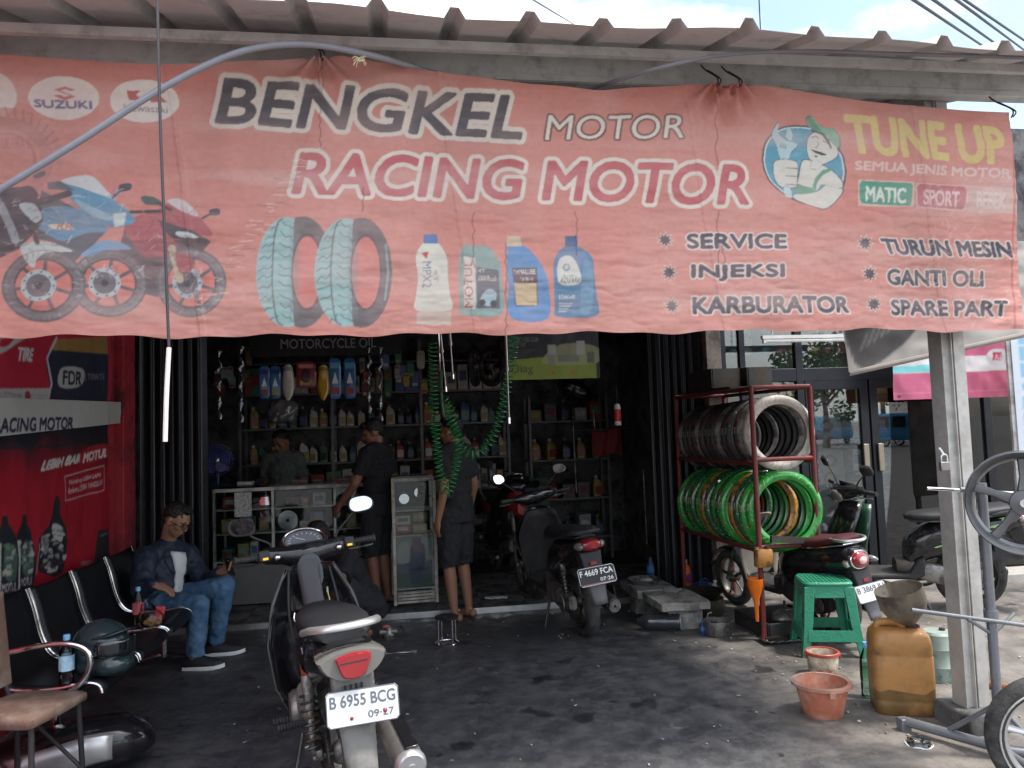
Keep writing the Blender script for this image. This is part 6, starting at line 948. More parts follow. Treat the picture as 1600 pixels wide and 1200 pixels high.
for x0, x1, y1, lab in ((683, 697, 610, 'left of a second rod above the barefoot man'), (699, 708, 590, 'right of a second rod above the barefoot man'), (788, 796, 660, 'at the upper end of the sagging green hose')):
    a, b = onY(x0, 470, YH-.03), onY(x1, y1, YH-.03); t = thing('hanging_rod', 'thin pale metal air rod hanging '+lab, 'rod', tuple(b)); MB().cyl(a-b, (a-b)*.45, .010, n=10).cyl((a-b)*.45, (a-b)*.42, .014, n=10).cyl((a-b)*.42, (0, 0, 0), .0055, n=8).build('tube', mat('rod_pale', (.45, .42, .40), .35, .6), t); MB().cyl((a-b)*.04, (0, 0, -.01), .010, n=8).build('nozzle', M_chr, t)
c6 = Canvas(.86, .46, 220, lin(38, 38, 42)); m6 = lambda x, y: ((x-795)/130*.86, (594-y)/72*.46); c6.map = m6; c6.poly([(795, 566), (850, 562), (920, 560), (920, 594), (795, 594)], lin(122, 136, 52)); c6.blob([(845, 572), (870, 545), (920, 548), (922, 572)], lin(150, 150, 110), .7); c6.text('iDiag', (797, 588), (831, 587), (797, 573), lin(40, 46, 40), .02); c6.text('MOTORCYCLE SCAN', (796, 540), (840, 540), (796, 534), lin(120, 120, 124), .02); c6.text('DIAGNOSTIC', (796, 547), (822, 547), (796, 542), lin(120, 120, 124), .02)
for x, y, w_, h_, c in ((852, 545, 12, 14, (150, 150, 146)), (866, 560, 30, 10, (110, 116, 104)), (893, 540, 12, 20, (158, 158, 152)), (852, 560, 10, 14, (126, 130, 116)), (908, 556, 10, 16, (90, 96, 80))): c6.poly([(x, y), (x+w_, y), (x+w_, y+h_), (x, y+h_)], lin(*c))
for i in range(5): c6.ell((845+i*14, 585), 3, 2.5, lin(170, 90, 40) if i % 2 else lin(110, 140, 60))
for i in range(4): c6.line([(797, 552+i*3), (835-i*5, 552+i*3)], .004, lin(90, 90, 94))
o6 = onY(793, 594, 6.75); tag(printed('scanner_poster', c6, tuple(o6), (1, 0, 0), (0, 0, 1), .008, M_post, wob=.012, seed=9), 'black and lime poster for a motorcycle scanner hanging inside the workshop', 'poster')
t = thing('wall_fan', 'large black industrial wall fan beside the folded gate', 'fan', (2.22, 7.55, 2.24)); mb = MB()
for r_ in (.08, .14, .20, .26, .31, .335): mb.tube([(r_*cos(a), -.07+.5*max(0, r_-.2)**1.0*.6, r_*sin(a)) for a in np.linspace(0, 2*pi, 41)[:-1]], .0035, 5, True)
for i in range(32): a = i*pi/16; mb.tube([(.05*cos(a), -.07, .05*sin(a)), (.2*cos(a), -.07, .2*sin(a)), (.335*cos(a), .01, .335*sin(a)), (.30*cos(a), .10, .30*sin(a))], .002, 4)
mb.build('guard', M_steelk, t); mb = MB()
for i in range(3): a = i*2*pi/3+.4; mb.rings([sring((r_*cos(a+tw), .02, r_*sin(a+tw)), (-sin(a), .35, cos(a)), (0, 1, 0), w2, .003, 8, 2) for r_, w2, tw in ((.04, .03, 0), (.15, .10, .15), (.24, .12, .3), (.29, .08, .35))])
mb.build('blades', M_mblk, t); MB().lathe([(.001, -.04), (.05, -.03), (.07, .05), (.08, .18), (.001, .22)], (0, 0, 0), 'Y', 18).cyl((0, .15, 0), (0, .30, -.35), .025).build('motor', M_mblk, t)
t = thing('spray_can', 'white and red spray can hanging upside down in the dim workshop', 'can', tuple(onY(965, 648, 6.8))); MB().lathe([(.004, -.10), (.030, -.098), (.032, -.09), (.032, .07), (.022, .095), (.012, .10)], n=18).build('can_body', mat('can_white', (.62, .60, .56), .35), t); MB().lathe([(.0325, -.06), (.0325, .05)], n=18, caps=False).build('red_band', mat('can_red', (.5, .04, .05), .35), t); MB().cyl((0, 0, .10), (0, 0, .30), .003, n=6).build('hook', M_steelk, t)
t = thing('bin_bag', 'black bin bag slung below the wall fan', 'bag', (1.78, 7.6, 1.95)); MB().ell((0, 0, 0), (.20, .14, .11), 20, 12, (0, .5, 0)).build('bag_body', mat('bin_film', (.012, .012, .013), .25, bump=.8, bs=20, coat=.5), t, disp=.09, dsz=.09, sub=1); MB().cyl((.1, .1, .08), (.3, .3, .4), .004, n=5).build('hanger', M_steelk, t)
for i, (x, y, lab) in enumerate(((742, 572, 'above the barefoot man\'s shoulder'), (768, 572, 'beside the scanner poster'))):
    p = onY(x, y, 8.3); wt = thing('motorcycle_rim', 'bare motorcycle rim hung high in the workshop '+lab, 'wheel', tuple(p), radians(35 if i else -20)); wheel(wt, (0, 0, 0), .23, .06, 5, M_cast)
t = thing('tool_rack', 'dark steel tool rack full of oily cans at the back right of the workshop', 'rack', (1.95, 8.85, .05))
for z in (.25, .7, 1.15, 1.6): MB().box((0, 0, z), (.95, .34, .02)).build('shelf_board', M_shf, t)
for x in (-.46, .46):
    for y in (-.16, .16): MB().box((x, y, .95), (.03, .03, 1.9)).build('upright', M_shf, t)
for z in (.25, .7, 1.15, 1.6):
    for i in range(5):
        if random.random() < .5: oilbottle((1.56+.18*i, 8.74, .06+z), random.choice((2, 3, 4, 5)), 'on the oily tool rack', .24, 'cans on the tool rack')
        else: carton((1.56+.18*i, 8.78, .06+z), (.14, .2, random.uniform(.1, .28)), random.choice((3, 4, 6, 7)), 'on the oily tool rack', 'boxes on the tool rack')
for x, y0, y1, lab in ((895, 650, 770, 'beside the red cloth'), (927, 640, 715, 'over the black scooter'), (1005, 735, 850, 'next to the folded gate')): a, b = onY(x, y0, 7.9), onY(x+6, y1, 7.9); one(MB().cyl(a, b, .009, n=8), 'metal_pipe', M_cast, 'upright thin metal pipe in the dim workshop '+lab, 'pipe')
t = thing('red_cloth', 'dark red cloth draped over a rail in the dim workshop', 'cloth', tuple(onY(948, 672, 7.7))); sheetgrid(lambda u, v: (u*.16, .02*sin(u*7+v*2), -.26*v+.02*sin(u*4)), np.linspace(-1, 1, 20), np.linspace(0, 1, 10)).build('cloth', mat('maroon_cloth', (.16, .02, .025), .8, bump=.3), t, solid=.006); MB().cyl((-.3, 0, .01), (.3, 0, .01), .008).build('rail', M_steelk, t)
t = thing('green_board', 'dark green board standing behind the red motorcycle', 'board', tuple(onY(825, 800, 8.6))); MB().box((0, 0, .17), (.50, .03, .42)).build('board', mat('board_green', (.03, .13, .07), .5, var=.3), t, bevel=.004); MB().box((-.2, -.02, .28), (.10, .004, .18)).build('pale_sticker', mat('sticker_pale', (.4, .5, .44), .5), t); MB().box((0, .02, -.45), (.46, .02, .8)).build('leg_panel', M_mblk, t)
# ================================================================ tyre rack
M_rr = mat('rack_red', (.17, .022, .028), .5, .2, var=.2, dirt=(.10, .05, .04), ds=14); rk = thing('tyre_rack', 'dark red steel rack holding two rows of new tyres', 'rack', (2.725, 5.87, 0), radians(3)); RX, RY, RH = .235, .67, 1.81
for x in (-RX, RX):
    for y in (-RY, RY): MB().cyl((x, y, .0), (x, y, RH), .019, n=12).build('post', M_rr, rk)
    for z in (1.26, .635, RH-.005): MB().cyl((x, -RY, z), (x, RY, z), .016, n=10).build('side_rail', M_rr, rk)
for y in (-RY, RY):
    for z in (RH, 1.285, .66): MB().cyl((-RX, y, z), (RX, y, z), .017, n=10).build('cross_bar', M_rr, rk)
MB().box((.05, -RY-.03, .70), (.42, .03, .045), (0, .10, 0)).build('flat_bar', M_steelk, rk); MB().lathe([(.001, -.02), (.024, -.02), (.024, .01), (.001, .01)], (.235, -RY-.04, .68), 'Y', 16).build('end_cap', M_cast, rk); MB().box((0, .15, RH+.022), (.47, 1.0, .012)).build('top_board', M_mblk, rk)
def newtyre(label, loc, R, w, m, wrapm, group, rz, nwrap=34, src=[{}]):
    key = (R, w, m.name)
    if key not in src[0]:
        t = thing('new_tyre', label, 'tyre', loc, rz, group); r = w/2; n = 14; prof = [((R-r*.95)+r*cos(a)*.95+(.008 if abs(a) < .6 else 0), r*sin(a)) for a in np.linspace(-2.45, 2.45, n)]; prof = prof+[(q[0]-.008, q[1]*.86) for q in prof[::-1]]
        MB().lathe(prof, (0, 0, 0), 'Y', 48, closed=True).build('tyre_wall', m, t, smooth=60); mb = MB()
        for i in range(nwrap):
            a0 = 2*pi*i/nwrap; P = []
            for k in range(7): th = -1.9+k*.63; rr = (R-r*.95)+(r*.95+.0012)*cos(th)+(.008 if abs(th) < .6 else 0); ph = a0+.10*k*.5+random.uniform(-.01, .01); P.append((rr*sin(ph), (r+.0005)*sin(th), rr*cos(ph)))
            mb.tube(P[random.randrange(3):4+random.randrange(4)], random.uniform(.001, .0022), 4)
        o = mb.build('wrap', wrapm, t); o['kind'] = 'stuff'
        for q, (a0, m_) in enumerate(((-1.9, GM_[0]), (-1.45, GM_[2]), (-1.1, GM_[0]))): MB(Matrix.Rotation(a0, 4, 'Y')).box((0, 0, R+.0035), (.05, w*.5, .003)).build('sticker', m_, t)
        src[0][key] = t; return t
    t = copy_tree(src[0][key]); t.location = loc; t.rotation_euler = (random.uniform(-.05, .05), 0, rz); t['label'] = label; t['group'] = group; return t
M_tb = mat('new_rubber', (.020, .020, .021), .45, var=.2, dirt=(.10, .10, .10), ds=16, dl=(.58, .75)); M_tw = mat('tyre_white_wrap', (.52, .48, .44), .45, var=.35, vs=18, dirt=(.12, .11, .11), ds=18, dl=(.56, .66)); M_tg = mat('tyre_green_wrap', (.022, .27, .035), .22, var=.3, vs=14, coat=.6, dirt=(.01, .07, .015), ds=12, dl=(.52, .7)); M_tgr = mat('tyre_grey_film', (.17, .16, .155), .3, var=.5, vs=20, dirt=(.03, .03, .03), ds=16, dl=(.45, .6)); M_td = mat('tyre_dark_green', (.012, .085, .03), .22, var=.4, vs=16, coat=.6); M_to = mat('tyre_gold_wrap', (.36, .17, .02), .25, var=.35, vs=22, coat=.5, dirt=(.03, .02, .01), ds=20, dl=(.5, .6)); M_wl = mat('wrap_light', (.34, .60, .33), .2, coat=.5); M_wg = mat('wrap_grey', (.33, .31, .30), .3); M_wd = mat('wrap_dark', (.14, .10, .09), .35)
def rkx(y): return -.052*(y-5.87)
for i in range(14):
    y = 5.27+i*.092+random.uniform(-.012, .012)*(i > 0); newtyre('white wrapped new tyre, foremost on the upper rack rails' if i == 0 else 'grey film-wrapped new tyre in the upper row of the red rack' if i % 4 == 1 else 'black new tyre in the upper row of the red rack', (2.735+rkx(y)+random.uniform(-.008, .008), y, 1.475-.003*i), .272, .064, M_tw if i == 0 else (M_tb, M_tgr, M_tb, M_tb)[i % 4], M_wd if i == 0 else M_wg, ('grey wrapped tyres in the upper rack row' if i % 4 == 1 else 'black tyres in the upper rack row') if i else None, random.uniform(-.05, .05), 40 if i == 0 else 14)
for i in range(14):
    y = 5.23+i*.094+random.uniform(-.012, .012)*(i > 0); g = i in (3, 8); dk = i in (2, 5, 7, 10, 12); newtyre(('gold' if g else 'dark green' if dk else 'bright green')+' wrapped new tyre in the lower row of the red rack', (2.715+rkx(y)+random.uniform(-.012, .012), y, .905+random.uniform(-.012, .008)-.002*i), .292 if i % 3 else .284, .064, M_to if g else M_td if dk else M_tg, M_wd if g else M_wl, ('gold' if g else 'dark green' if dk else 'bright green')+' tyres in the lower rack row', random.uniform(-.06, .06), 44)
for px_, py_, w_, d_, lab in ((2.60, 6.02, .23, .5, 'left of a shorter trough'), (2.86, 5.92, .20, .42, 'right of a longer trough')):
    t = thing('oil_trough', 'black oily steel trough on top of the tyre rack '+lab, 'trough', (px_, py_, RH+.03)); MB().box((0, 0, .012), (w_, d_, .02)).build('base', M_steelk, t)
    for s in (-1, 1): MB().box((s*w_/2, 0, .085), (.012, d_, .15)).build('side', M_steelk, t); MB().box((0, s*d_/2, .085), (w_-.014, .012, .148)).build('end', M_steelk, t)
t = thing('amber_can', 'amber plastic oil can hanging on the front of the tyre rack', 'can', (2.535, 5.155, .53)); MB().rings([sring((0, 0, z), (1, 0, 0), (0, 1, 0), a, b, 14, 4) for z, a, b in ((0, .06, .035), (.01, .064, .04), (.11, .064, .04), (.125, .055, .034))]).build('can_body', mat('amber_plastic', (.42, .19, .04), .3, var=.35, vs=14, coat=.3, dirt=(.10, .05, .02), ds=14), t); MB().lathe([(.018, .12), (.018, .145), (.003, .146)], (.03, 0, 0), n=12).build('cap', M_mblk, t); MB().tube([(-.05, .0, .12), (0, .04, .15), (.05, 0, .12)], .003, 6).build('wire', M_steelk, t)
t = thing('orange_funnel', 'orange plastic funnel hanging below the amber oil can', 'funnel', (2.47, 5.17, .30), radians(20)); MB().lathe([(.012, -.15), (.016, -.02), (.055, .10), (.058, .15), (.054, .15), (.050, .10), (.012, -.02), (.009, -.15)], n=18, closed=True).build('cone', mat('funnel_orange', (.75, .16, .01), .4), t); MB().tube([(.05, 0, .14), (.06, 0, .19), (.04, 0, .24)], .003, 5).build('loop', M_steelk, t)
# ================================================================ stone bench corner
M_stn = mat('rough_concrete', (.30, .29, .27), .9, var=.25, vs=7, dirt=(.10, .10, .095), ds=6, bump=.6, bs=25)
sb = thing('stone_bench', 'low broken concrete slab bench resting on rough blocks', 'bench', (2.05, 5.98, 0))
def rough(mb, c, d, seed):
    random.seed(seed); nx, ny = 6, 8; top = []
    for lev, z in ((0, -d[2]/2), (1, d[2]/2)):
        R = []
        for j in range(24): a = 2*pi*j/24; x = max(-1, min(1, 1.5*cos(a))); y = max(-1, min(1, 1.5*sin(a))); k = 1-random.uniform(0, .07); R.append(Vector(c)+Vector((x*d[0]/2*k, y*d[1]/2*k, z+random.uniform(-.004, .004))))
        top.append(R)
    mid = [a.lerp(b, .55)*1 for a, b in zip(*top)]; ce = Vector(c); mid = [ce+(p-ce)*random.uniform(.94, 1.05) for p in mid]; return mb.rings([top[0], mid, top[1]])
rough(MB(), (.04, -.20, .195), (.40, .50, .06), 3).build('slab', M_stn, sb, bevel=.006); rough(MB(), (-.02, .24, .200), (.36, .46, .07), 5).build('slab', M_stn, sb, bevel=.006); rough(MB(), (.06, -.27, .083), (.27, .20, .165), 8).build('block', M_stn, sb, bevel=.008); rough(MB(), (-.03, .30, .083), (.25, .20, .165), 9).build('block', M_stn, sb, bevel=.008); random.seed(11)
t = thing('metal_tray', 'shallow steel tray on the far slab of the stone bench', 'tray', (2.0, 6.26, .236)); MB().lathe([(.001, .004), (.10, .004), (.135, .045), (.142, .045), (.105, 0), (.001, 0)], n=28).build('dish', M_cast, t); MB().ell((.02, 0, .03), (.06, .04, .02), 12, 8).build('rag', mat('rag_pale', (.4, .4, .38), .9), t, disp=.03, dsz=.03)
mb = MB(); [mb.tube([((.05+.006*k)*cos(a)+.01*sin(3*a+k), (.04+.005*k)*sin(a), .01+.006*k+.004*sin(2*a+k)) for a in np.linspace(0, 2*pi, 25)[:-1]], .005, 6, True) for k in range(4)]; o = one(mb, 'wire_coil', mat('grey_rag', (.20, .19, .18), .8), 'small loop of grey cable lying on the stone bench', 'cable'); o.location = (2.10, 5.86, .233)
def floorthing(name, label, cat, x, y, z=.006): p = onZ(x, y, z); return thing(name, label, cat, (p.x, p.y, z))
t = floorthing('steel_pot', 'small steel saucepan standing on the oily floor by the rack', 'pot', 1122, 992); MB().lathe([(.001, .004), (.088, .002), (.096, .01), (.100, .10), (.106, .104), (.104, .108), (.096, .104), (.091, .012), (.001, .010)], n=32).build('pan', M_cast, t, smooth=50); MB().lathe([(.001, .045), (.094, .045), (.094, .04), (.001, .04)], n=24).build('rusty_liquid', mat('rusty_oil', (.10, .035, .02), .25), t); MB().tube(smoothpath([(-.04, .085, .10), (-.03, .10, .13), (.0, .10, .14)]), .006, 6).build('handle', M_cast, t)
t = thing('black_wok', 'black oily pan on a drum behind the steel saucepan', 'pan', (2.42, 6.02, .006)); MB().lathe([(.001, 0), (.15, 0), (.16, .02), (.16, .14), (.001, .14)], n=28).build('drum', M_steelk, t); MB().lathe([(.001, .15), (.10, .152), (.17, .20), (.178, .20), (.105, .145), (.001, .143)], n=32).build('pan', M_steelk, t)
t = thing('drain_tray', 'black plastic tray of scrap parts under the tyre rack', 'tray', (2.78, 5.45, .006), .05); MB().box((0, 0, .01), (.46, .5, .02)).build('base', M_mblk, t)
for s in (-1, 1): MB().box((s*.23, 0, .06), (.014, .5, .11)).build('side', M_mblk, t, bevel=.004); MB().box((0, s*.25, .06), (.446, .014, .108)).build('end', M_mblk, t, bevel=.004)
t = thing('clutch_cover', 'grey oval engine cover lying in the black drain tray', 'engine part', (2.83, 5.42, .075), .4); MB().rings([sring((0, 0, z), (1, 0, 0), (0, 1, 0), a, b, 22, 2.2) for z, a, b in ((0, .15, .10), (.03, .15, .10), (.07, .11, .07), (.085, .05, .03))]).build('cover', M_cast, t, sub=1); MB().lathe([(.001, .09), (.035, .088), (.04, .075)], n=16).build('boss', M_cast, t)
for s in (-.11, .11): MB().cyl((s, 0, .02), (s, 0, .06), .01, n=10).build('bolt', M_chr, t)
t = floorthing('foil_tray', 'crumpled silver foil tray on the floor under the rack front', 'tray', 1222, 1003); sheetgrid(lambda u, v: (u*.16, v*.09, .012+.035*(abs(u)**6+abs(v)**6)*.5+.006*sin(u*17)*cos(v*13)), np.linspace(-1, 1, 22), np.linspace(-1, 1, 14)).build('foil', mat('foil', (.6, .6, .6), .25, 1., bump=.8, bs=30), t, solid=.002); MB().box((0, .02, .02), (.2, .08, .02), (0, 0, .2)).build('scrap', M_steelk, t)
t = floorthing('orange_bottle', 'orange detergent bottle standing by the folded gate', 'bottle', 1076, 925, .05); MB().rings([sring((dx, 0, z), (1, 0, 0), (0, 1, 0), a, b, 16, 3) for z, a, b, dx in ((0, .055, .035, 0), (.01, .06, .04, 0), (.16, .058, .038, 0), (.22, .04, .03, -.01), (.25, .02, .02, -.02), (.27, .018, .018, -.02))]).build('bottle_body', mat('orange_plastic', (.80, .15, .01), .35), t); MB().ell((.005, -.040, .13), (.035, .004, .045), 16, 8).build('label_oval', mat('label_purple', (.12, .03, .12), .4), t); MB().cyl((-.02, 0, .265), (-.02, 0, .295), .02).build('cap', mat('cap_white', (.7, .7, .68), .4), t); MB().box((-.03, .05, .33), (.13, .03, .16)).build('pale_card', mat('card_pale', (.5, .5, .47), .7), t)
t = floorthing('blue_bag', 'dark blue plastic bag slumped beside the orange bottle', 'bag', 1100, 935, .05); MB().ell((0, 0, .07), (.13, .09, .075), 18, 10).build('bag_body', mat('film_blue', (.02, .035, .13), .3, bump=.6, bs=30, coat=.4), t, disp=.06, dsz=.06, sub=1); MB().tube(smoothpath([(-.05, -.03, .11), (-.04, -.04, .17), (.02, -.03, .17), (.03, -.02, .11)]), .005, 6).build('handle', M_pdb, t)
bottle3('white-capped pale bottle tilted beside the blue bag', tuple(onZ(1112, 942, .05)), .20, .03, MATS['cap_white'], MATS['cap_white'], mat('pale_plastic', (.5, .5, .5), .4), None, 'pale_bottle').rotation_euler = (radians(-25), radians(25), 0)
bottle3('dark blue bottle standing behind the metal tray on the stone bench', (2.12, 6.44, .236), .18, .032, M_pdb, M_pblue, M_pdb, None, 'blue_bottle')
t = floorthing('black_bottle', 'large dark ribbed water bottle lying under the stone bench', 'bottle', 1030, 985); t.location.z = .072; mb = MB(); mb.lathe([(.001, -.16), (.06, -.158), (.066, -.14), (.06, -.12), (.066, -.10), (.06, -.08), (.066, -.05), (.066, .06), (.06, .10), (.03, .14), (.022, .165), (.001, .166)], (0, 0, 0), 'X', 24).build('bottle_body', mat('smoked_plastic', (.03, .032, .036), .12, coat=.8), t, smooth=60); t.rotation_euler = (0, 0, radians(160))
mb = MB(); [mb.tube([(-.163, 0, 0), (-.163, .052*cos(a), .052*sin(a))], .004, 5) for a in np.linspace(0, 2*pi, 7)[:-1]]; mb.tube([(-.162, .055*cos(a), .055*sin(a)) for a in np.linspace(0, 2*pi, 21)[:-1]], .004, 5, True); mb.build('base_ribs', M_wg, t)
bottle3('small crushed blue bottle beside the steel saucepan', tuple(onZ(1098, 992, .006)), .10, .022, M_pblue, M_pblue, M_pdb, None, 'blue_bottle')
# chrome stool, loose parts
t = floorthing('chrome_stool', 'small round stool with chrome legs at the barefoot man\'s feet', 'stool', 699, 1006); z = .205
MB().lathe([(.02, z-.02), (.085, z-.018), (.09, z-.005), (.08, z), (.02, z-.006)], n=28, closed=True).build('seat_ring', M_mblk, t)
for i in range(4): a = i*pi/2+.5; MB().cyl((.075*cos(a), .075*sin(a), .01), (.072*cos(a), .072*sin(a), z-.015), .0065, n=10).build('leg', M_chr, t)
MB().tube([(.085*cos(a), .085*sin(a), .008) for a in np.linspace(0, 2*pi, 33)[:-1]], .006, 8, True).build('base_ring', M_chr, t); MB().lathe([(.001, .006), (.045, .006), (.045, .002), (.001, .002)], n=24).build('base_plate', M_cast, t)
t = floorthing('spanner', 'steel spanner lying on the oily floor near the crouching man', 'spanner', 625, 1021); MB().box((0, 0, .006), (.19, .014, .006)).lathe([(.010, 0), (.018, 0), (.018, .010), (.010, .010)], (.10, 0, 0), n=14, closed=True).box((-.105, .010, .006), (.03, .008, .008), (0, 0, .3)).box((-.105, -.010, .006), (.03, .008, .008), (0, 0, -.3)).build('shaft', M_chr, t, bevel=.002); MB().lathe([(.0185, .001), (.021, .001), (.021, .009), (.0185, .009)], (.10, 0, 0), n=14, closed=True).build('ring_end', M_chr, t)
t = floorthing('carburettor', 'dismantled carburettor with hoses on the floor behind the motorcycle', 'engine part', 608, 998); MB().lathe([(.001, 0), (.04, 0), (.045, .03), (.03, .05), (.03, .09), (.001, .10)], n=18).cyl((-.07, 0, .055), (.07, 0, .055), .024).build('casting', M_cast, t); MB().tube(smoothpath([(.05, 0, .07), (.09, .03, .08), (.13, .0, .02), (.17, .02, .01)]), .006, 6).build('hose', M_mblk, t); MB().ell((-.02, -.03, .10), (.03, .02, .015), 10, 6).build('rag', mat('rag_pinkred', (.4, .14, .13), .8), t)
t = floorthing('white_rag', 'small crumpled white rag on the tiled floor edge', 'rag', 776, 936, .052); sheetgrid(lambda u, v: (u*.10+.01*sin(v*9), v*.045, .008+.012*abs(sin(u*5+v*4))), np.linspace(-1, 1, 18), np.linspace(-1, 1, 10)).build('cloth', mat('rag_white', (.6, .6, .58), .9), t, solid=.004); MB().ell((.02, 0, .012), (.03, .02, .012), 10, 6).build('bunched_fold', MATS['rag_white'], t)
mb = MB()
for i in range(95):
    x, y = (random.uniform(-1.2, 2.6), random.uniform(3.4, 6.4)); w_, h_ = random.uniform(.004, .022), random.uniform(.003, .01); mb.box((x, y, .016), (w_, h_, .004), (random.uniform(-.3, .3), random.uniform(-.3, .3), random.random()*6))
for i in range(140):
    x, y = random.uniform(2.2, 4.6), random.uniform(3.3, 5.4); r_ = random.uniform(.003, .011); mb.ell((x, y, .012+r_*.4), (r_, r_*.8, r_*.6), 6, 4, (0, 0, random.random()*3))
o = mb.build('floor_litter', mat('litter', (.34, .32, .30), .8, var=.9, vs=3), None); tag(o, 'scattered grit and paper scraps across the oily forecourt', 'litter', None, 'stuff')
# ================================================================ stool, buckets, jerrycan
M_gs = mat('green_stool_plastic', (.03, .235, .14), .38, var=.1, bump=.35, bs=70, dirt=(.02, .12, .08), ds=9, dl=(.55, .75)); p = onZ(1300, 1026, .006); gs = thing('green_stool', 'green woven-pattern plastic stool standing before the black scooter', 'stool', (p.x+.05, p.y+.14, .006), radians(-17)); gs.scale = (1.1, 1.1, 1.06); T, Bt, Hs = .142, .185, .455
mb = MB(); mb.rings([sring((0, 0, z), (1, 0, 0), (0, 1, 0), a, a, 28, 7) for z, a in ((Hs-.035, T-.004), (Hs-.012, T+.004), (Hs, T-.004), (Hs-.002, T-.03))]); mb.build('seat_top', M_gs, gs); mb = MB()
for i in range(11): mb.box((-.115+.023*i, 0, Hs+.0015), (.011, .25, .004))
o = mb.build('seat_ribs', M_gs, gs); o['kind'] = 'stuff'
for sx in (-1, 1):
    for sy in (-1, 1): MB().rings([[(sx*(q-lx), sy*q, z), (sx*q, sy*q, z), (sx*q, sy*(q-lx), z), (sx*(q-.012), sy*(q-lx), z), (sx*(q-.012), sy*(q-.012), z), (sx*(q-lx), sy*(q-.012), z)] for z, q, lx in ((0, Bt, .042), (.2, (T+Bt)/2-.004, .052), (Hs-.03, T, .060))]).build('leg', M_gs, gs, bevel=.003)
for a in range(4):
    Rz = Matrix.Rotation(a*pi/2, 4, 'Z'); MB(Rz).rings([[(-w_, -q, z), (w_, -q, z), (w_, -q+.010, z), (-w_, -q+.010, z)] for z, q, w_ in ((.10, Bt-.010, .145), (.165, Bt-.018, .138))]).build('stretcher', M_gs, gs); MB(Rz).rings([[(-w_, -q, z), (w_, -q, z), (w_, -q+.010, z), (-w_, -q+.010, z)] for z, q, w_ in ((Hs-.095, T+.004, .085), (Hs-.03, T-.004, .085))]).build('apron', M_gs, gs)
def bucket(name, label, x, y, r0, r1, h, m, rim, lip=.012):
    p = onZ(x, y, .006); t = thing(name, label, 'bucket', (p.x, p.y+r0, .006), random.random()*3); MB().lathe([(.001, .004), (r0, 0), (r0+.004, .006), (r1, h-.02), (r1-.005, h-.004), (r0-.006, .012), (.001, .010)], n=36).build('pail', m, t, smooth=50); MB().lathe([(r1-.004, h-.024), (r1+lip, h-.020), (r1+lip, h-.004), (r1+.002, h), (r1-.006, h-.002)], n=36, closed=True).build('rim', rim, t)
    for s in (-1, 1): MB().box((s*(r1+lip), 0, h-.03), (.012, .03, .035)).build('ear', rim, t, bevel=.003)
    return t
M_terra = mat('terracotta_plastic', (.40, .13, .075), .5, var=.15, dirt=(.46, .33, .26), ds=5, dl=(.45, .68)); t = bucket('terracotta_bucket', 'worn terracotta plastic bucket with a grey rim beside the jerrycan', 1302, 1126, .095, .135, .175, M_terra, mat('terracotta_rim', (.34, .17, .12), .5, dirt=(.42, .34, .3)), .018); MB().lathe([(.001, .06), (.105, .06), (.105, .055), (.001, .055)], n=24).build('murky_water', mat('murky', (.10, .05, .035), .15), t)
bucket('paint_bucket', 'small printed paint bucket with red rim behind the terracotta bucket', 1298, 1062, .078, .092, .15, mat('paint_print', (.50, .44, .34), .5, var=.7, vs=14, dirt=(.30, .12, .08), ds=11), mat('rim_red', (.36, .07, .05), .45), .007)
M_jer = mat('jerrycan_plastic', (.44, .21, .06), .4, var=.3, vs=6, dirt=(.16, .085, .03), ds=6, dl=(.38, .66), bump=.12, bs=30, coat=.15); p = onZ(1411, 1124, .006); jc = thing('jerrycan', 'oil-stained orange plastic jerrycan with a cut funnel in its mouth', 'jerrycan', (p.x+.085, p.y+.12, .006), radians(-24)); JW, JD = .150, .118
def jr(zs): return [[p+Vector((0, 0, .010*sin(3*p.x*20)+.008*sin(p.y*55))) if abs(z-.13) < .001 else p for p in sring((0, 0, z), (1, 0, 0), (0, 1, 0), a*JW, a*JD, 32, 5.5)] for z, a in zs]
MB().rings(jr(((.13, 1.004), (.19, 1.01), (.30, 1.0), (.308, .975), (.316, 1.0), (.37, .985), (.405, .93), (.428, .80), (.435, .6)))).build('can_body', M_jer, jc, smooth=50)
MB().rings(jr(((0, .90), (.012, .985), (.07, 1.0), (.078, .975), (.086, 1.0), (.13, 1.004)))).build('oil_filled_base', mat('jerrycan_oily', (.15, .085, .03), .36, var=.35, vs=8, dirt=(.34, .16, .04), ds=6, dl=(.55, .75), bump=.12, bs=30), jc, smooth=50)
MB().tube(smoothpath([(-.105, 0, .405), (-.10, 0, .445), (-.06, 0, .458), (.0, 0, .455), (.03, 0, .425)], 5), .021, 10).build('handle', M_jer, jc); MB().lathe([(.030, .40), (.034, .445), (.026, .445), (.024, .40)], (.075, 0, 0), n=18, closed=True).build('spout', M_steelk, jc)
t = thing('cut_jug_funnel', 'grimy clear cut-off jug used as a funnel in the jerrycan', 'funnel', tuple(jc.location+Vector((.066, -.03, .40)))); M_jug = mat('grimy_clear', (.16, .135, .10), .3, var=.35, vs=9, alpha=.72, dirt=(.05, .04, .03), ds=6); Rt = Matrix.Rotation(radians(-16), 3, 'Y')
MB().lathe([(.016, .0), (.02, .045), (.05, .07), (.10, .12), (.118, .16), (.122, .25), (.119, .25), (.114, .16), (.096, .122), (.046, .074), (.016, .048), (.012, 0)], n=32, closed=True, R=Rt).build('jug_wall', M_jug, t, smooth=60); MB().lathe([(.020, .02), (.028, .022), (.028, .05), (.020, .05)], n=18, closed=True, R=Rt).build('black_neck', M_mblk, t)
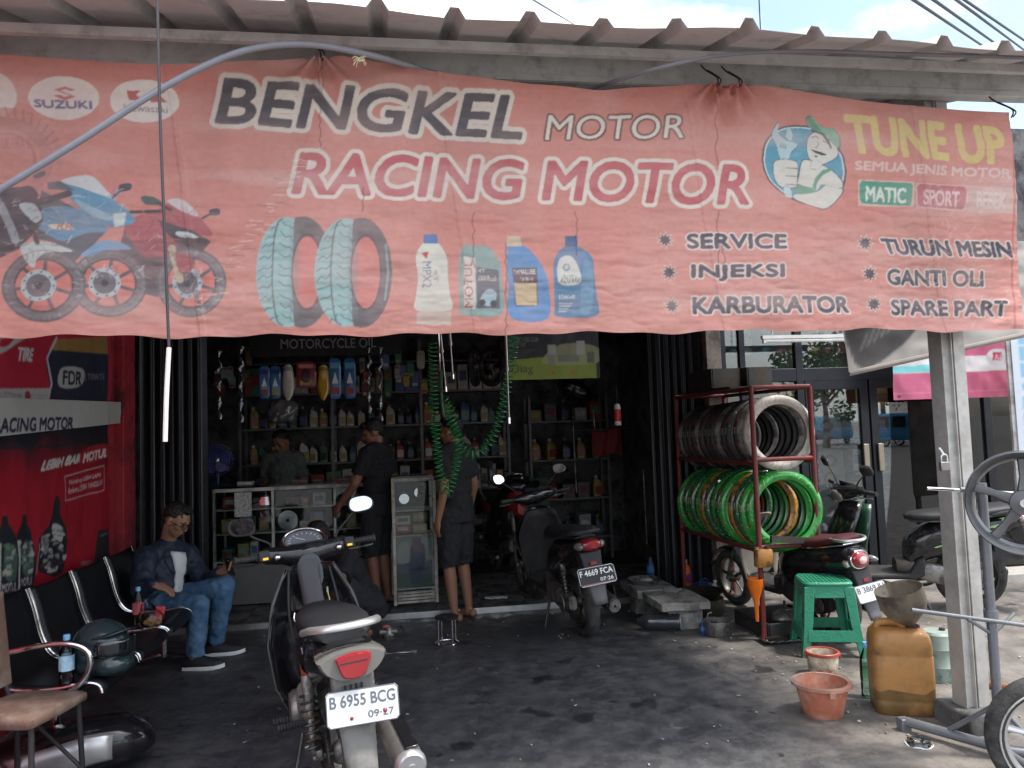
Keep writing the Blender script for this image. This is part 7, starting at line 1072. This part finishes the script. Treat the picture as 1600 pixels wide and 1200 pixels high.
bottle3('empty clear green-tinted bottle with blue cap beside the jerrycan', tuple(onZ(1357, 1090, .006)), .30, .036, M_cap, glassmat('green_film', (.6, .8, .7), 1.4), glassmat('green_clear', (.66, .82, .74), 1.45, .05))
t = floorthing('pale_drum', 'pale green oil drum behind the jerrycan and the awning post', 'drum', 1504, 1078); t.location.y += .18; t.scale = (.85, .85, .85); MB().lathe([(.001, 0), (.10, 0), (.103, .01), (.103, .10), (.106, .105), (.103, .11), (.103, .22), (.106, .225), (.103, .23), (.103, .32), (.09, .335), (.001, .335)], n=32).build('drum_body', mat('pale_green_paint', (.27, .34, .30), .45, var=.25, vs=6, dirt=(.06, .16, .13), ds=5, dl=(.5, .6)), t); MB().lathe([(.02, .333), (.02, .35), (.001, .352)], (.04, 0, 0), n=14).build('cap', M_mblk, t)
t = floorthing('cup_cover', 'clear crumpled plastic cup lid on the ground by the stand foot', 'litter', 1436, 1164); MB().lathe([(.001, .012), (.02, .014), (.024, .022), (.05, .020), (.056, .006), (.062, .004)], n=26).build('dome', M_pet, t, disp=.02, dsz=.03, solid=.001); MB().tube([(.06*cos(a), .06*sin(a), .005+.003*sin(a*5)) for a in np.linspace(0, 2*pi, 31)[:-1]], .0035, 5, True).build('lid_rim', mat('frosted_rim', (.7, .72, .74), .3, alpha=.8), t)
one(MB().tube(smoothpath([onZ(x, y, .03) for x, y in ((1531, 1066), (1550, 1070), (1572, 1074), (1592, 1078))]), [.014]*3+[.02]*13+[.022]*3 if 0 else .02, 10), 'rusty_stick', mat('rust_brown', (.30, .12, .05), .8, var=.3, bump=.4), 'short rusty brown rod lying on the concrete behind the stand', 'rod')
# ================================================================ wheel stand
M_st = mat('stand_grey_paint', (.17, .18, .20), .42, .45, var=.15, dirt=(.30, .29, .28), ds=10, dl=(.55, .75)); PS = dep(1560, 1118, 3.42); PS.z = 0; ws = thing('wheel_stand', 'grey welded pipe stand for truing motorcycle wheels', 'stand', tuple(PS))
def W(x, y, d): return dep(x, y, d)-PS
topz = 1.24; MB().cyl((0, 0, .0), (0, 0, topz), .021, n=14).build('post', M_st, ws)
f0 = onZ(1412, 1128, .05)-PS; f0.z = .055; MB().cyl((0, 0, .055), f0, .023, n=12).build('foot_bar', M_st, ws); MB().box((f0.x, f0.y, .035), (.05, .05, .07)).build('foot_block', M_st, ws, bevel=.004); MB().cyl((f0.x*.5, f0.y*.5, .075), (0, 0, .25), .011, n=10).build('brace', M_st, ws)
g0 = Vector((.28, -.16, .04)); MB().cyl((0, 0, .05), g0, .023, n=12).build('foot_bar', M_st, ws); MB().cyl(g0*.5+Vector((0, 0, .03)), (0, 0, .25), .011, n=10).build('brace', M_st, ws); h0 = Vector((-.05, -.42, .03)); MB().cyl((0, 0, .05), h0, .023, n=12).build('foot_bar', M_st, ws)
za = W(1560, 962, 3.42).z; MB().cyl(W(1424, 953, 3.42), W(1660, 985, 3.42), .0095, n=10).build('cross_arm', M_st, ws); MB().cyl((0, 0, za-.02), (0, 0, za+.02), .03, n=12).build('collar', M_st, ws)
for s in (-.13, .13): MB().cyl((s, s*.1, za-.008), (0, 0, za-.09), .008, n=8).build('gusset', M_st, ws)
zt = W(1560, 768, 3.42).z; MB().cyl(W(1448, 763, 3.42), W(1660, 775, 3.42), .008, n=10).build('axle_rod', M_chr, ws); MB().cyl(W(1500, 765, 3.42), W(1545, 767, 3.42), .012, n=10).build('rod_sleeve', M_st, ws)
rc = dep(1600, 785, 3.22); rim = thing('alloy_rim', 'bare dark grey cast motorcycle rim mounted on the wheel stand', 'wheel', tuple(rc), radians(52)); Rr = .218; M_rim = mat('rim_dark', (.11, .113, .12), .38, .6, var=.15, dirt=(.20, .20, .20), ds=10, dl=(.56, .8))
MB().lathe([(Rr, -.048), (Rr-.010, -.046), (Rr-.022, -.02), (Rr-.026, 0), (Rr-.022, .02), (Rr-.010, .046), (Rr, .048), (Rr-.004, .052), (Rr-.026, .034), (Rr-.040, 0), (Rr-.026, -.034), (Rr-.004, -.052)], (0, 0, 0), 'X', 56, closed=True).build('rim_ring', M_rim, rim, smooth=45)
MB().lathe([(.018, -.04), (.052, -.035), (.056, 0), (.052, .035), (.018, .04)], (0, 0, 0), 'X', 24, closed=True).build('hub', M_rim, rim); MB().lathe([(.012, -.05), (.018, -.05), (.018, .05), (.012, .05)], (0, 0, 0), 'X', 16, closed=True).build('bearing', M_chr, rim)
for i in range(5): a = 2*pi*i/5+.35; d = Vector((0, cos(a), sin(a))); MB().rings([sring(d*r_, (1, 0, 0), Vector((0, -sin(a), cos(a))), w1, w2, 10, 4) for r_, w1, w2 in ((.045, .018, .026), (.11, .012, .014), (Rr-.026, .016, .022))]).build('spoke', M_rim, rim)
fw = dep(1655, 1150, 2.98); fw.z = .262; ft = thing('motorcycle_wheel', 'mounted motorcycle wheel with grey-edged tyre leaning by the stand', 'wheel', tuple(fw), radians(60)); wheel(ft, (0, 0, 0), .258, .085, 5, M_slv); MB().tube([(-.045, .208*cos(a), .208*sin(a)) for a in np.linspace(0, 2*pi, 41)[:-1]], .004, 6, True).build('rim_stripe', M_fr, ft)
# ================================================================ signs and cloths at the right
c7 = Canvas(1.25, .62, 150, lin(186, 92, 122)); c7.map = lambda x, y: ((x-1395)/178*1.18, (622-y)/80*.37+.01); c7.poly([(1380, 540), (1600, 540), (1600, 571), (1380, 573)], lin(206, 204, 206)); c7.poly([(1380, 560), (1450, 556), (1450, 571), (1380, 572)], lin(120, 196, 200)); c7.ell((1556, 545), 18, 18, lin(196, 196, 200)); c7.poly([(1548, 535), (1562, 535), (1561, 552), (1547, 550)], lin(176, 40, 76)); c7.text('Ai', (1550, 550), (1560, 551), (1550, 538), lin(220, 200, 206), .02); c7.line([(1395, 612), (1575, 610)], .006, lin(214, 130, 156)); c7.ell((1403, 618), 2.5, 2.5, lin(50, 30, 36))
tag(printed('pink_banner', c7, (4.43, 6.28, 1.715), (1, 0, 0), (0, 0, 1), .01, M_post, wob=.025, seed=13), 'pink and white cloth banner hanging before the glass door', 'banner')
c8 = Canvas(.52, 1.55, 130, lin(206, 214, 222)); 
for i, ch_ in enumerate('BENGKEL'): c8.text(ch_, (.07, 1.37-.145*i), (.25, 1.37-.145*i), (.07, 1.48-.145*i), lin(140, 186, 214), .04)
for i in range(18): c8.line([(.02+.028*i, .02), (.02+.028*i, .42)], .009, lin(150, 192, 216) if i % 2 else lin(190, 206, 220))
c8.ell((.36, .52), .05, .03, lin(130, 150, 170), .8, hole=.6)
sg = thing('standing_sign', 'tall white standing sign with pale blue lettering by the glass shop', 'sign', (5.33, 5.95, 0), radians(-12)); po = printed('printed_face', c8, (.02, 0, .80), (1, 0, 0), (0, 0, 1), .012, M_post, sg); MB().box((.28, .03, 1.55), (.58, .03, 1.65)).build('board', M_white, sg); [MB().box((x, .03, .36), (.04, .04, .73)).build('leg', M_fr, sg) for x in (.04, .52)]
c9 = Canvas(1.45, .75, 130, lin(176, 172, 166)); c9.blob([(.05, .05), (.40, .10), (.60, .35), (.62, .75), (.05, .75)], lin(84, 82, 82))
for i in range(9): c9.line([(.12+.05*i, .30+.03*(i % 2)), (.17+.05*i, .48), (.15+.05*i, .66)], .012, lin(168, 166, 160)); c9.line([(.10+.05*i, .12+.02*i), (.16+.05*i, .22+.02*i)], .010, lin(150, 148, 144))
c9.line([(.72, .2), (.95, .45), (1.3, .5)], .006, lin(150, 146, 140)); nu9, nv9 = 80, 50; U, Vv = np.meshgrid(np.linspace(0, 1, nu9), np.linspace(0, 1, nv9)); A0, A1 = onY(1325, 584, 4.3), onY(1640, 514, 4.1); zb9 = A0.z+(A1.z-A0.z)*U; pos9 = np.stack([A0.x+(A1.x-A0.x)*U, 4.3-.2*U+(fbm(U*4, Vv*3, 3, 5)-.5)*.06, zb9+(2.62-zb9)*Vv], -1)
t = thing('tyre_cloth', 'slack grey printed tyre banner strung behind the awning post', 'banner', (0, 0, 0)); sheet('printed_sheet', pos9, nu9, nv9, c9.sample(U*1.45, Vv*.75), M_post, t); MB().tube([tuple(pos9[0, i]) for i in range(0, nu9, 6)], .016, 8).build('rolled_hem', mat('hem_grey', (.30, .27, .25), .8), t)
# goods behind the shop glass
SC = [(.42, .10, .14), (.48, .26, .06), (.45, .16, .18), (.10, .24, .30), (.46, .42, .36), (.12, .15, .2)]; SN = ['pink', 'orange', 'rose', 'teal', 'cream', 'slate']
for i, x in enumerate(np.linspace(3.08, 5.1, 13)):
    k = (i*5) % 6 if i < 5 else (1, 1, 2, 2, 3, 4, 0, 5)[i-5]; t = thing('sachet_strip', 'strip of %s sachets hanging behind the upper shop glass' % SN[k], 'sachets', (float(x), 6.98+.04*(i % 3), 2.70), random.uniform(-.2, .2), 'sachet strips in the shop window'); m = mat('sachet_'+SN[k], SC[k], .3, var=.5, vs=18, coat=.3)
    for j in range(5): MB().ell((random.uniform(-.004, .004), 0, -.06-.095*j), (.06, .014, .046), 10, 6).build('sachet', m, t)
for X1, Y1, lab in ((6.12, 7.5, 'by the standing sign'), (5.45, 8.15, 'behind the glass door'), (4.4, 8.15, 'behind the tyre rack')):
    t = thing('shop_shelf', 'pale shop shelf stacked with goods seen through the glass '+lab, 'shelf', (X1, Y1, .06)); [MB().box((0, 0, z), (.70, .30, .02)).build('shelf_board', M_fr, t) for z in (.12, .5, .88, 1.26, 1.62)]; [MB().box((x, .14, .95), (.03, .03, 1.9)).build('upright', M_fr, t) for x in (-.34, .34)]
    for z in (.12, .5, .88, 1.26):
        for i in range(6): carton((X1-.29+.115*i, Y1-.02, .07+z+.012), (.10, .16, random.uniform(.12, .28)), random.choice((2, 9, 5, 0, 8, 7)), 'on the shop shelf '+lab, 'goods on the shop shelf '+lab)
    t = thing('yellow_crate', 'yellow cardboard tray on top of the shop shelf '+lab, 'crate', (X1, Y1, 1.70)); MB().box((0, 0, .10), (.55, .25, .20)).build('carton', mat('yellow_card', (.50, .30, .05), .6, var=.3, vs=20), t); MB().box((0, -.127, .10), (.4, .003, .1)).build('print_label', mat('brown_print', (.25, .12, .03), .6), t)
t = thing('reflection_strip', 'pale red-patterned cloth strip hanging behind the glass door', 'curtain', (4.18, 6.95, .55)); c10 = Canvas(.26, 1.35, 120, lin(176, 160, 156))  # added printed strip: stands in for a patterned pillar mirrored in the glass
for i in range(8): c10.ell((.13+.03*sin(i*2), .1+.17*i), .07, .06, lin(150, 60, 66), .8, hole=.55)
printed('cloth', c10, (-.13, 0, 0), (1, 0, 0), (0, 0, 1), .012, M_post, t, .03, 17); MB().cyl((-.16, 0, 1.36), (.16, 0, 1.36), .008).build('rail', M_alu, t)
# ================================================================ across the street: what the shop glass mirrors
def van(label, loc, rz):
    t = thing('minibus', label, 'minibus', loc, rz, None); m = mat('van_blue', (.03, .22, .42), .3, coat=.6, var=.05); gl = mat('van_glass', (.02, .025, .03), .08)
    MB().rings([[(-.78, y, .35), (.78, y, .35), (.82, y, .6), (.82, y, 1.0), (w_, y, h_), (.45, y, h_+.10), (-.45, y, h_+.10), (-w_, y, h_), (-.82, y, 1.0), (-.82, y, .6)] for y, w_, h_ in ((-1.9, .70, 1.70), (-1.7, .73, 1.74), (.9, .73, 1.74), (1.25, .70, 1.62), (1.75, .79, 1.02), (1.95, .76, .92))]).build('body', m, t, bevel=.03); 
    for s in (-1, 1):
        for y0, y1 in ((-1.7, -.8), (-.72, .1), (.18, .95)): MB().add([(s*.828, y0, 1.06), (s*.828, y1, 1.06), (s*.752, y1-.06, 1.66), (s*.752, y0+.06, 1.66)], [(0, 1, 2, 3)]).build('window', gl, t)
        for y in (-1.2, 1.25): wheel(t, (s*.72, y, .29), .29, .17, 5, M_slv)
        MB().ell((s*.58, 1.93, .72), (.14, .05, .09), 12, 8).build('headlight', M_lens, t)
    MB().add([(-.66, 1.735, 1.06), (.66, 1.735, 1.06), (.60, 1.275, 1.62), (-.60, 1.275, 1.62)], [(0, 1, 2, 3)]).build('windscreen', gl, t, solid=.02); MB().add([(-.6, -1.91, 1.06), (.6, -1.91, 1.06), (.56, -1.912, 1.62), (-.56, -1.912, 1.62)], [(0, 1, 2, 3)]).build('rear_window', gl, t, solid=.02); MB().box((0, 1.98, .5), (1.5, .12, .16)).build('bumper', M_mblk, t, bevel=.02); return t
def mir(x, y, d): p = dep(x, y, d); return (p.x, 13.3-p.y, .0)
van('blue minibus parked side-on across the street, mirrored in the shop glass', mir(1293, 694, 50), radians(60)); van('blue minibus facing the shops across the street, mirrored beside the door handles', mir(1428, 697, 42), radians(-25))
M_leaf = mat('leaf_green', (.055, .10, .03), .6, var=.5, vs=1.5); M_bark = mat('bark', (.12, .09, .065), .9, var=.3, bump=.5)
def tree(label, x, y, h, r, seed):
    rs = np.random.RandomState(seed); t = thing('street_tree', label, 'tree', (x, y, 0), 0, 'trees across the street'); mb = MB(); mb.tube(smoothpath([(0, 0, 0), (.1, 0, h*.25), (-.05, .1, h*.5), (.05, 0, h*.8)]), [.22-.011*i for i in range(19)], 9)
    for i in range(6): a = i*1.05; mb.tube([(0, 0, h*(.35+.05*i)), (cos(a)*r*.35, sin(a)*r*.35, h*(.5+.05*i)), (cos(a)*r*.75, sin(a)*r*.75, h*(.62+.05*i))], [.09, .06, .02], 6)
    mb.build('trunk', M_bark, t); cl = [(rs.normal(0, r*.45), rs.normal(0, r*.45), h*.68+rs.normal(0, h*.14), r*rs.uniform(.22, .42)) for _ in range(26)]; V = []; F = []
    for i in range(3400):
        c = cl[rs.randint(26)]; d = rs.normal(0, 1, 3); d = d/np.linalg.norm(d)*c[3]*rs.uniform(.5, 1.05); p = np.array(c[:3])+d; u = rs.normal(0, 1, 3); u /= np.linalg.norm(u); w_ = np.cross(u, rs.normal(0, 1, 3)); w_ /= np.linalg.norm(w_); s = rs.uniform(.10, .20); k = len(V); V += [tuple(p-u*s), tuple(p+w_*s*.5), tuple(p+u*s), tuple(p-w_*s*.5)]; F.append((k, k+1, k+2, k+3))
    MB().add(V, F).build('crown', M_leaf, t, smooth=0)
for i, (x, y, h_, r_) in enumerate(((8, -24, 7, 3), (16, -30, 8, 3.4), (24, -27, 6.5, 2.8), (31, -32, 8.5, 3.6), (39, -26, 7, 3), (1, -32, 8, 3.4), (-12, -30, 7.5, 3.2))): tree('broad leafy street tree across the road, %s' % ('behind the parked minibuses' if 2 <= i <= 3 else 'standing alone past the minibuses' if i == 4 else 'opposite the glass shopfront' if i < 2 else 'opposite the workshop'), x, y, h_, r_, 40+i)
